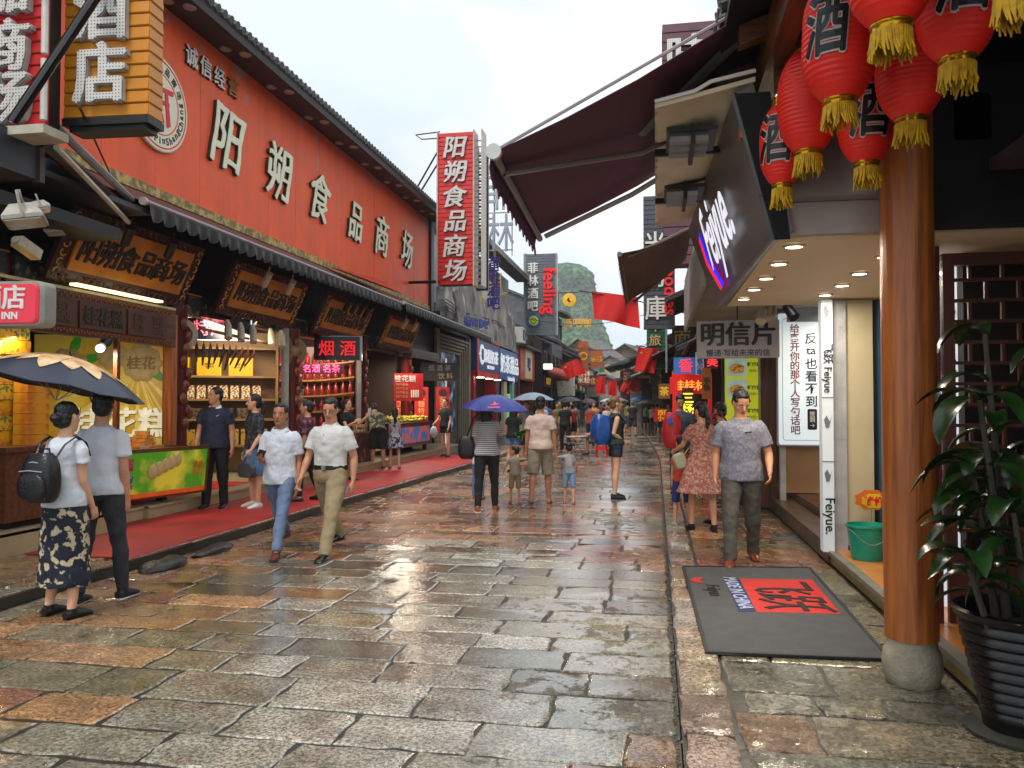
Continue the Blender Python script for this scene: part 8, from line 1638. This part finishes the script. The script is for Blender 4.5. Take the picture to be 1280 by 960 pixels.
L2 = person('dark-clothed woman with a red shoulder bag mostly hidden behind the grey polo man', (.84, 10.9, .02), R(20), 1.62, 1.0, 'f', hair='bun', top='dress', topm=cloth('dark_plum', '1c1016'), shoe=BLACK, vox=.013, face=False, sleeve=.9)
sb2, W = item_root(L2, 'red_bag', 'dark red soft shoulder bag between the rust dress woman and the grey polo man', 'handbag', (0, -.2, .9)); pack(W, sb2, (.0, -.24, 1.1), .3, .46, .2, mat('wine_bag', '7a0c16', .5, .2, 3)); b = MB(); b.tube([(0, -.25, 1.32), (-.05, -.1, 1.46), (-.1, .02, 1.44)], .014, 6); wb(b, W, 'strap', mat('wine_bag', '7a0c16'), sb2)
G1 = person('man in mottled grey polo and grey trousers walking on the right pavement', (.84, 8.35, .02), R(178), 1.76, 1.12, legs=((-.12, .25, .06), (.32, .1, .06)), arms=((.05, .3, .75, .18), (-.12, .22, .35, .05)), hair='short', top='polo', topm=cloth('heather_grey', '6a6c7c', .8, col2='80828f', thr=(.42, .6), scale=40), bot='trousers', botm=cloth('grey_trouser', '4c4a44', .8, bump=.7), shoe=mat('tan_leather', '6e2f14', .35), sole=mat('dark_sole', '17100d'), vox=.0085, near=True, collar=cloth('heather_grey', '5a5d6c'), head=(.35, -.5), hem=-.02, sleeve=.72)
b = MB(); b.box((-.06, .158, 1.30), (.07, .004, .012), rz=0, ry=.1); b.build('chest_mark', BLACK, G1.root, local=True, ang=0)

# --- far crowd: individuals with varied clothes
random.seed(31)
TOPS = ['a8aab0', 'c0c0bc', '8a2020', '16181e', '3a5a90', 'b89040', '6a7a3a', 'a85a6a', '50545c', 'c8b8b0', '2a6a6a', '9a3a2a']; BOTS = ['101218', '2a3448', '4a4a48', '6a6250', '3a4a6a']
tn = ['light grey', 'white', 'dark red', 'black', 'blue', 'mustard', 'olive green', 'pink', 'dark grey', 'cream', 'teal', 'brick red']; bn = ['black', 'navy', 'grey', 'khaki', 'denim blue']
spots = [(-3.9, 27.5), (-3.45, 29), (-2.5, 31), (-4.3, 31.5), (-2.0, 33), (-3.5, 34), (-4.4, 36), (-1.9, 37), (-2.9, 38), (-3.9, 39.5), (-2.2, 42), (-4.5, 43), (-3.3, 44.5), (-1.6, 46), (-2.6, 48), (-4.1, 50), (-3.2, 53), (-2.0, 52), (-4.8, 55), (-3.6, 58), (-2.6, 60), (-4.6, 63), (-3.3, 66), (.05, 44), (-.2, 46.5), (-.6, 50), (-.9, 54), (.2, 41.5), (-5.2, 47), (-5.0, 68), (-3.9, 71)]
seen = set()
for k, (x, y) in enumerate(spots):
    ti = (k * 5 + 1) % 12; bi = (k * 3) % 5; sx_ = 'f' if k % 3 == 1 else 'm'; fac = random.choice((0, 0, pi)); kind = ['tee', 'tee', 'blouse'][k % 3]; x -= .9 if y > 50 else 0
    lab = '%s in %s top and %s %s %s, %s of the crowd' % ('woman' if sx_ == 'f' else 'man', tn[ti], bn[bi], 'shorts' if k % 2 else 'trousers', 'walking away' if fac == 0 else 'coming closer', 'near edge' if y < 34 else 'middle' if y < 48 else 'far end')
    if lab in seen: lab += ' by the right kerb' if x > -2 else ' on the left'
    seen.add(lab)
    person(lab, (x, y, 0), fac + random.uniform(-.3, .3), random.uniform(1.56, 1.78), random.uniform(.92, 1.1), sx_, legs=((random.uniform(-.2, .25), .15), (random.uniform(-.2, .2), .2)), hair=random.choice(['short', 'bun', 'pony', 'crew']) if sx_ == 'f' else 'short', top=kind, topm=cloth('t%d' % ti, TOPS[ti], bump=0) if k != 7 else STR, bot='shorts' if k % 2 else 'trousers', botm=cloth('b%d' % bi, BOTS[bi], bump=0), shoe=BLACK if y < 40 else None, vox=.02 if y < 36 else .027, face=fac > 1 and y < 36, group='far crowd')
for (x, y, z, r, c, lab) in [(-1.95, 41, 1.95, .6, '6a6c70', 'grey umbrella in the far crowd'), (-.85, 47, 2.05, .65, '2a4a80', 'blue umbrella far down by the right kerb'), (-.5, 45, 1.85, .6, '6a7a50', 'patterned green umbrella in front of the far blue one'), (-3.6, 33, 1.9, .55, '1c1c20', 'black umbrella in the middle of the far crowd'), (-2.9, 50, 1.95, .55, 'b8bcc4', 'pale umbrella deep in the far crowd'), (-4.3, 52, 1.95, .55, '4a2a3a', 'dark plum umbrella at the left of the far crowd')]:
    umbrella((x, y, z), r, .2, mat('umb_' + c, c, .5, .1), lab, tilt=(R(random.uniform(-8, 8)), R(random.uniform(-8, 8))), hand=(x, y + .1, 1.1))
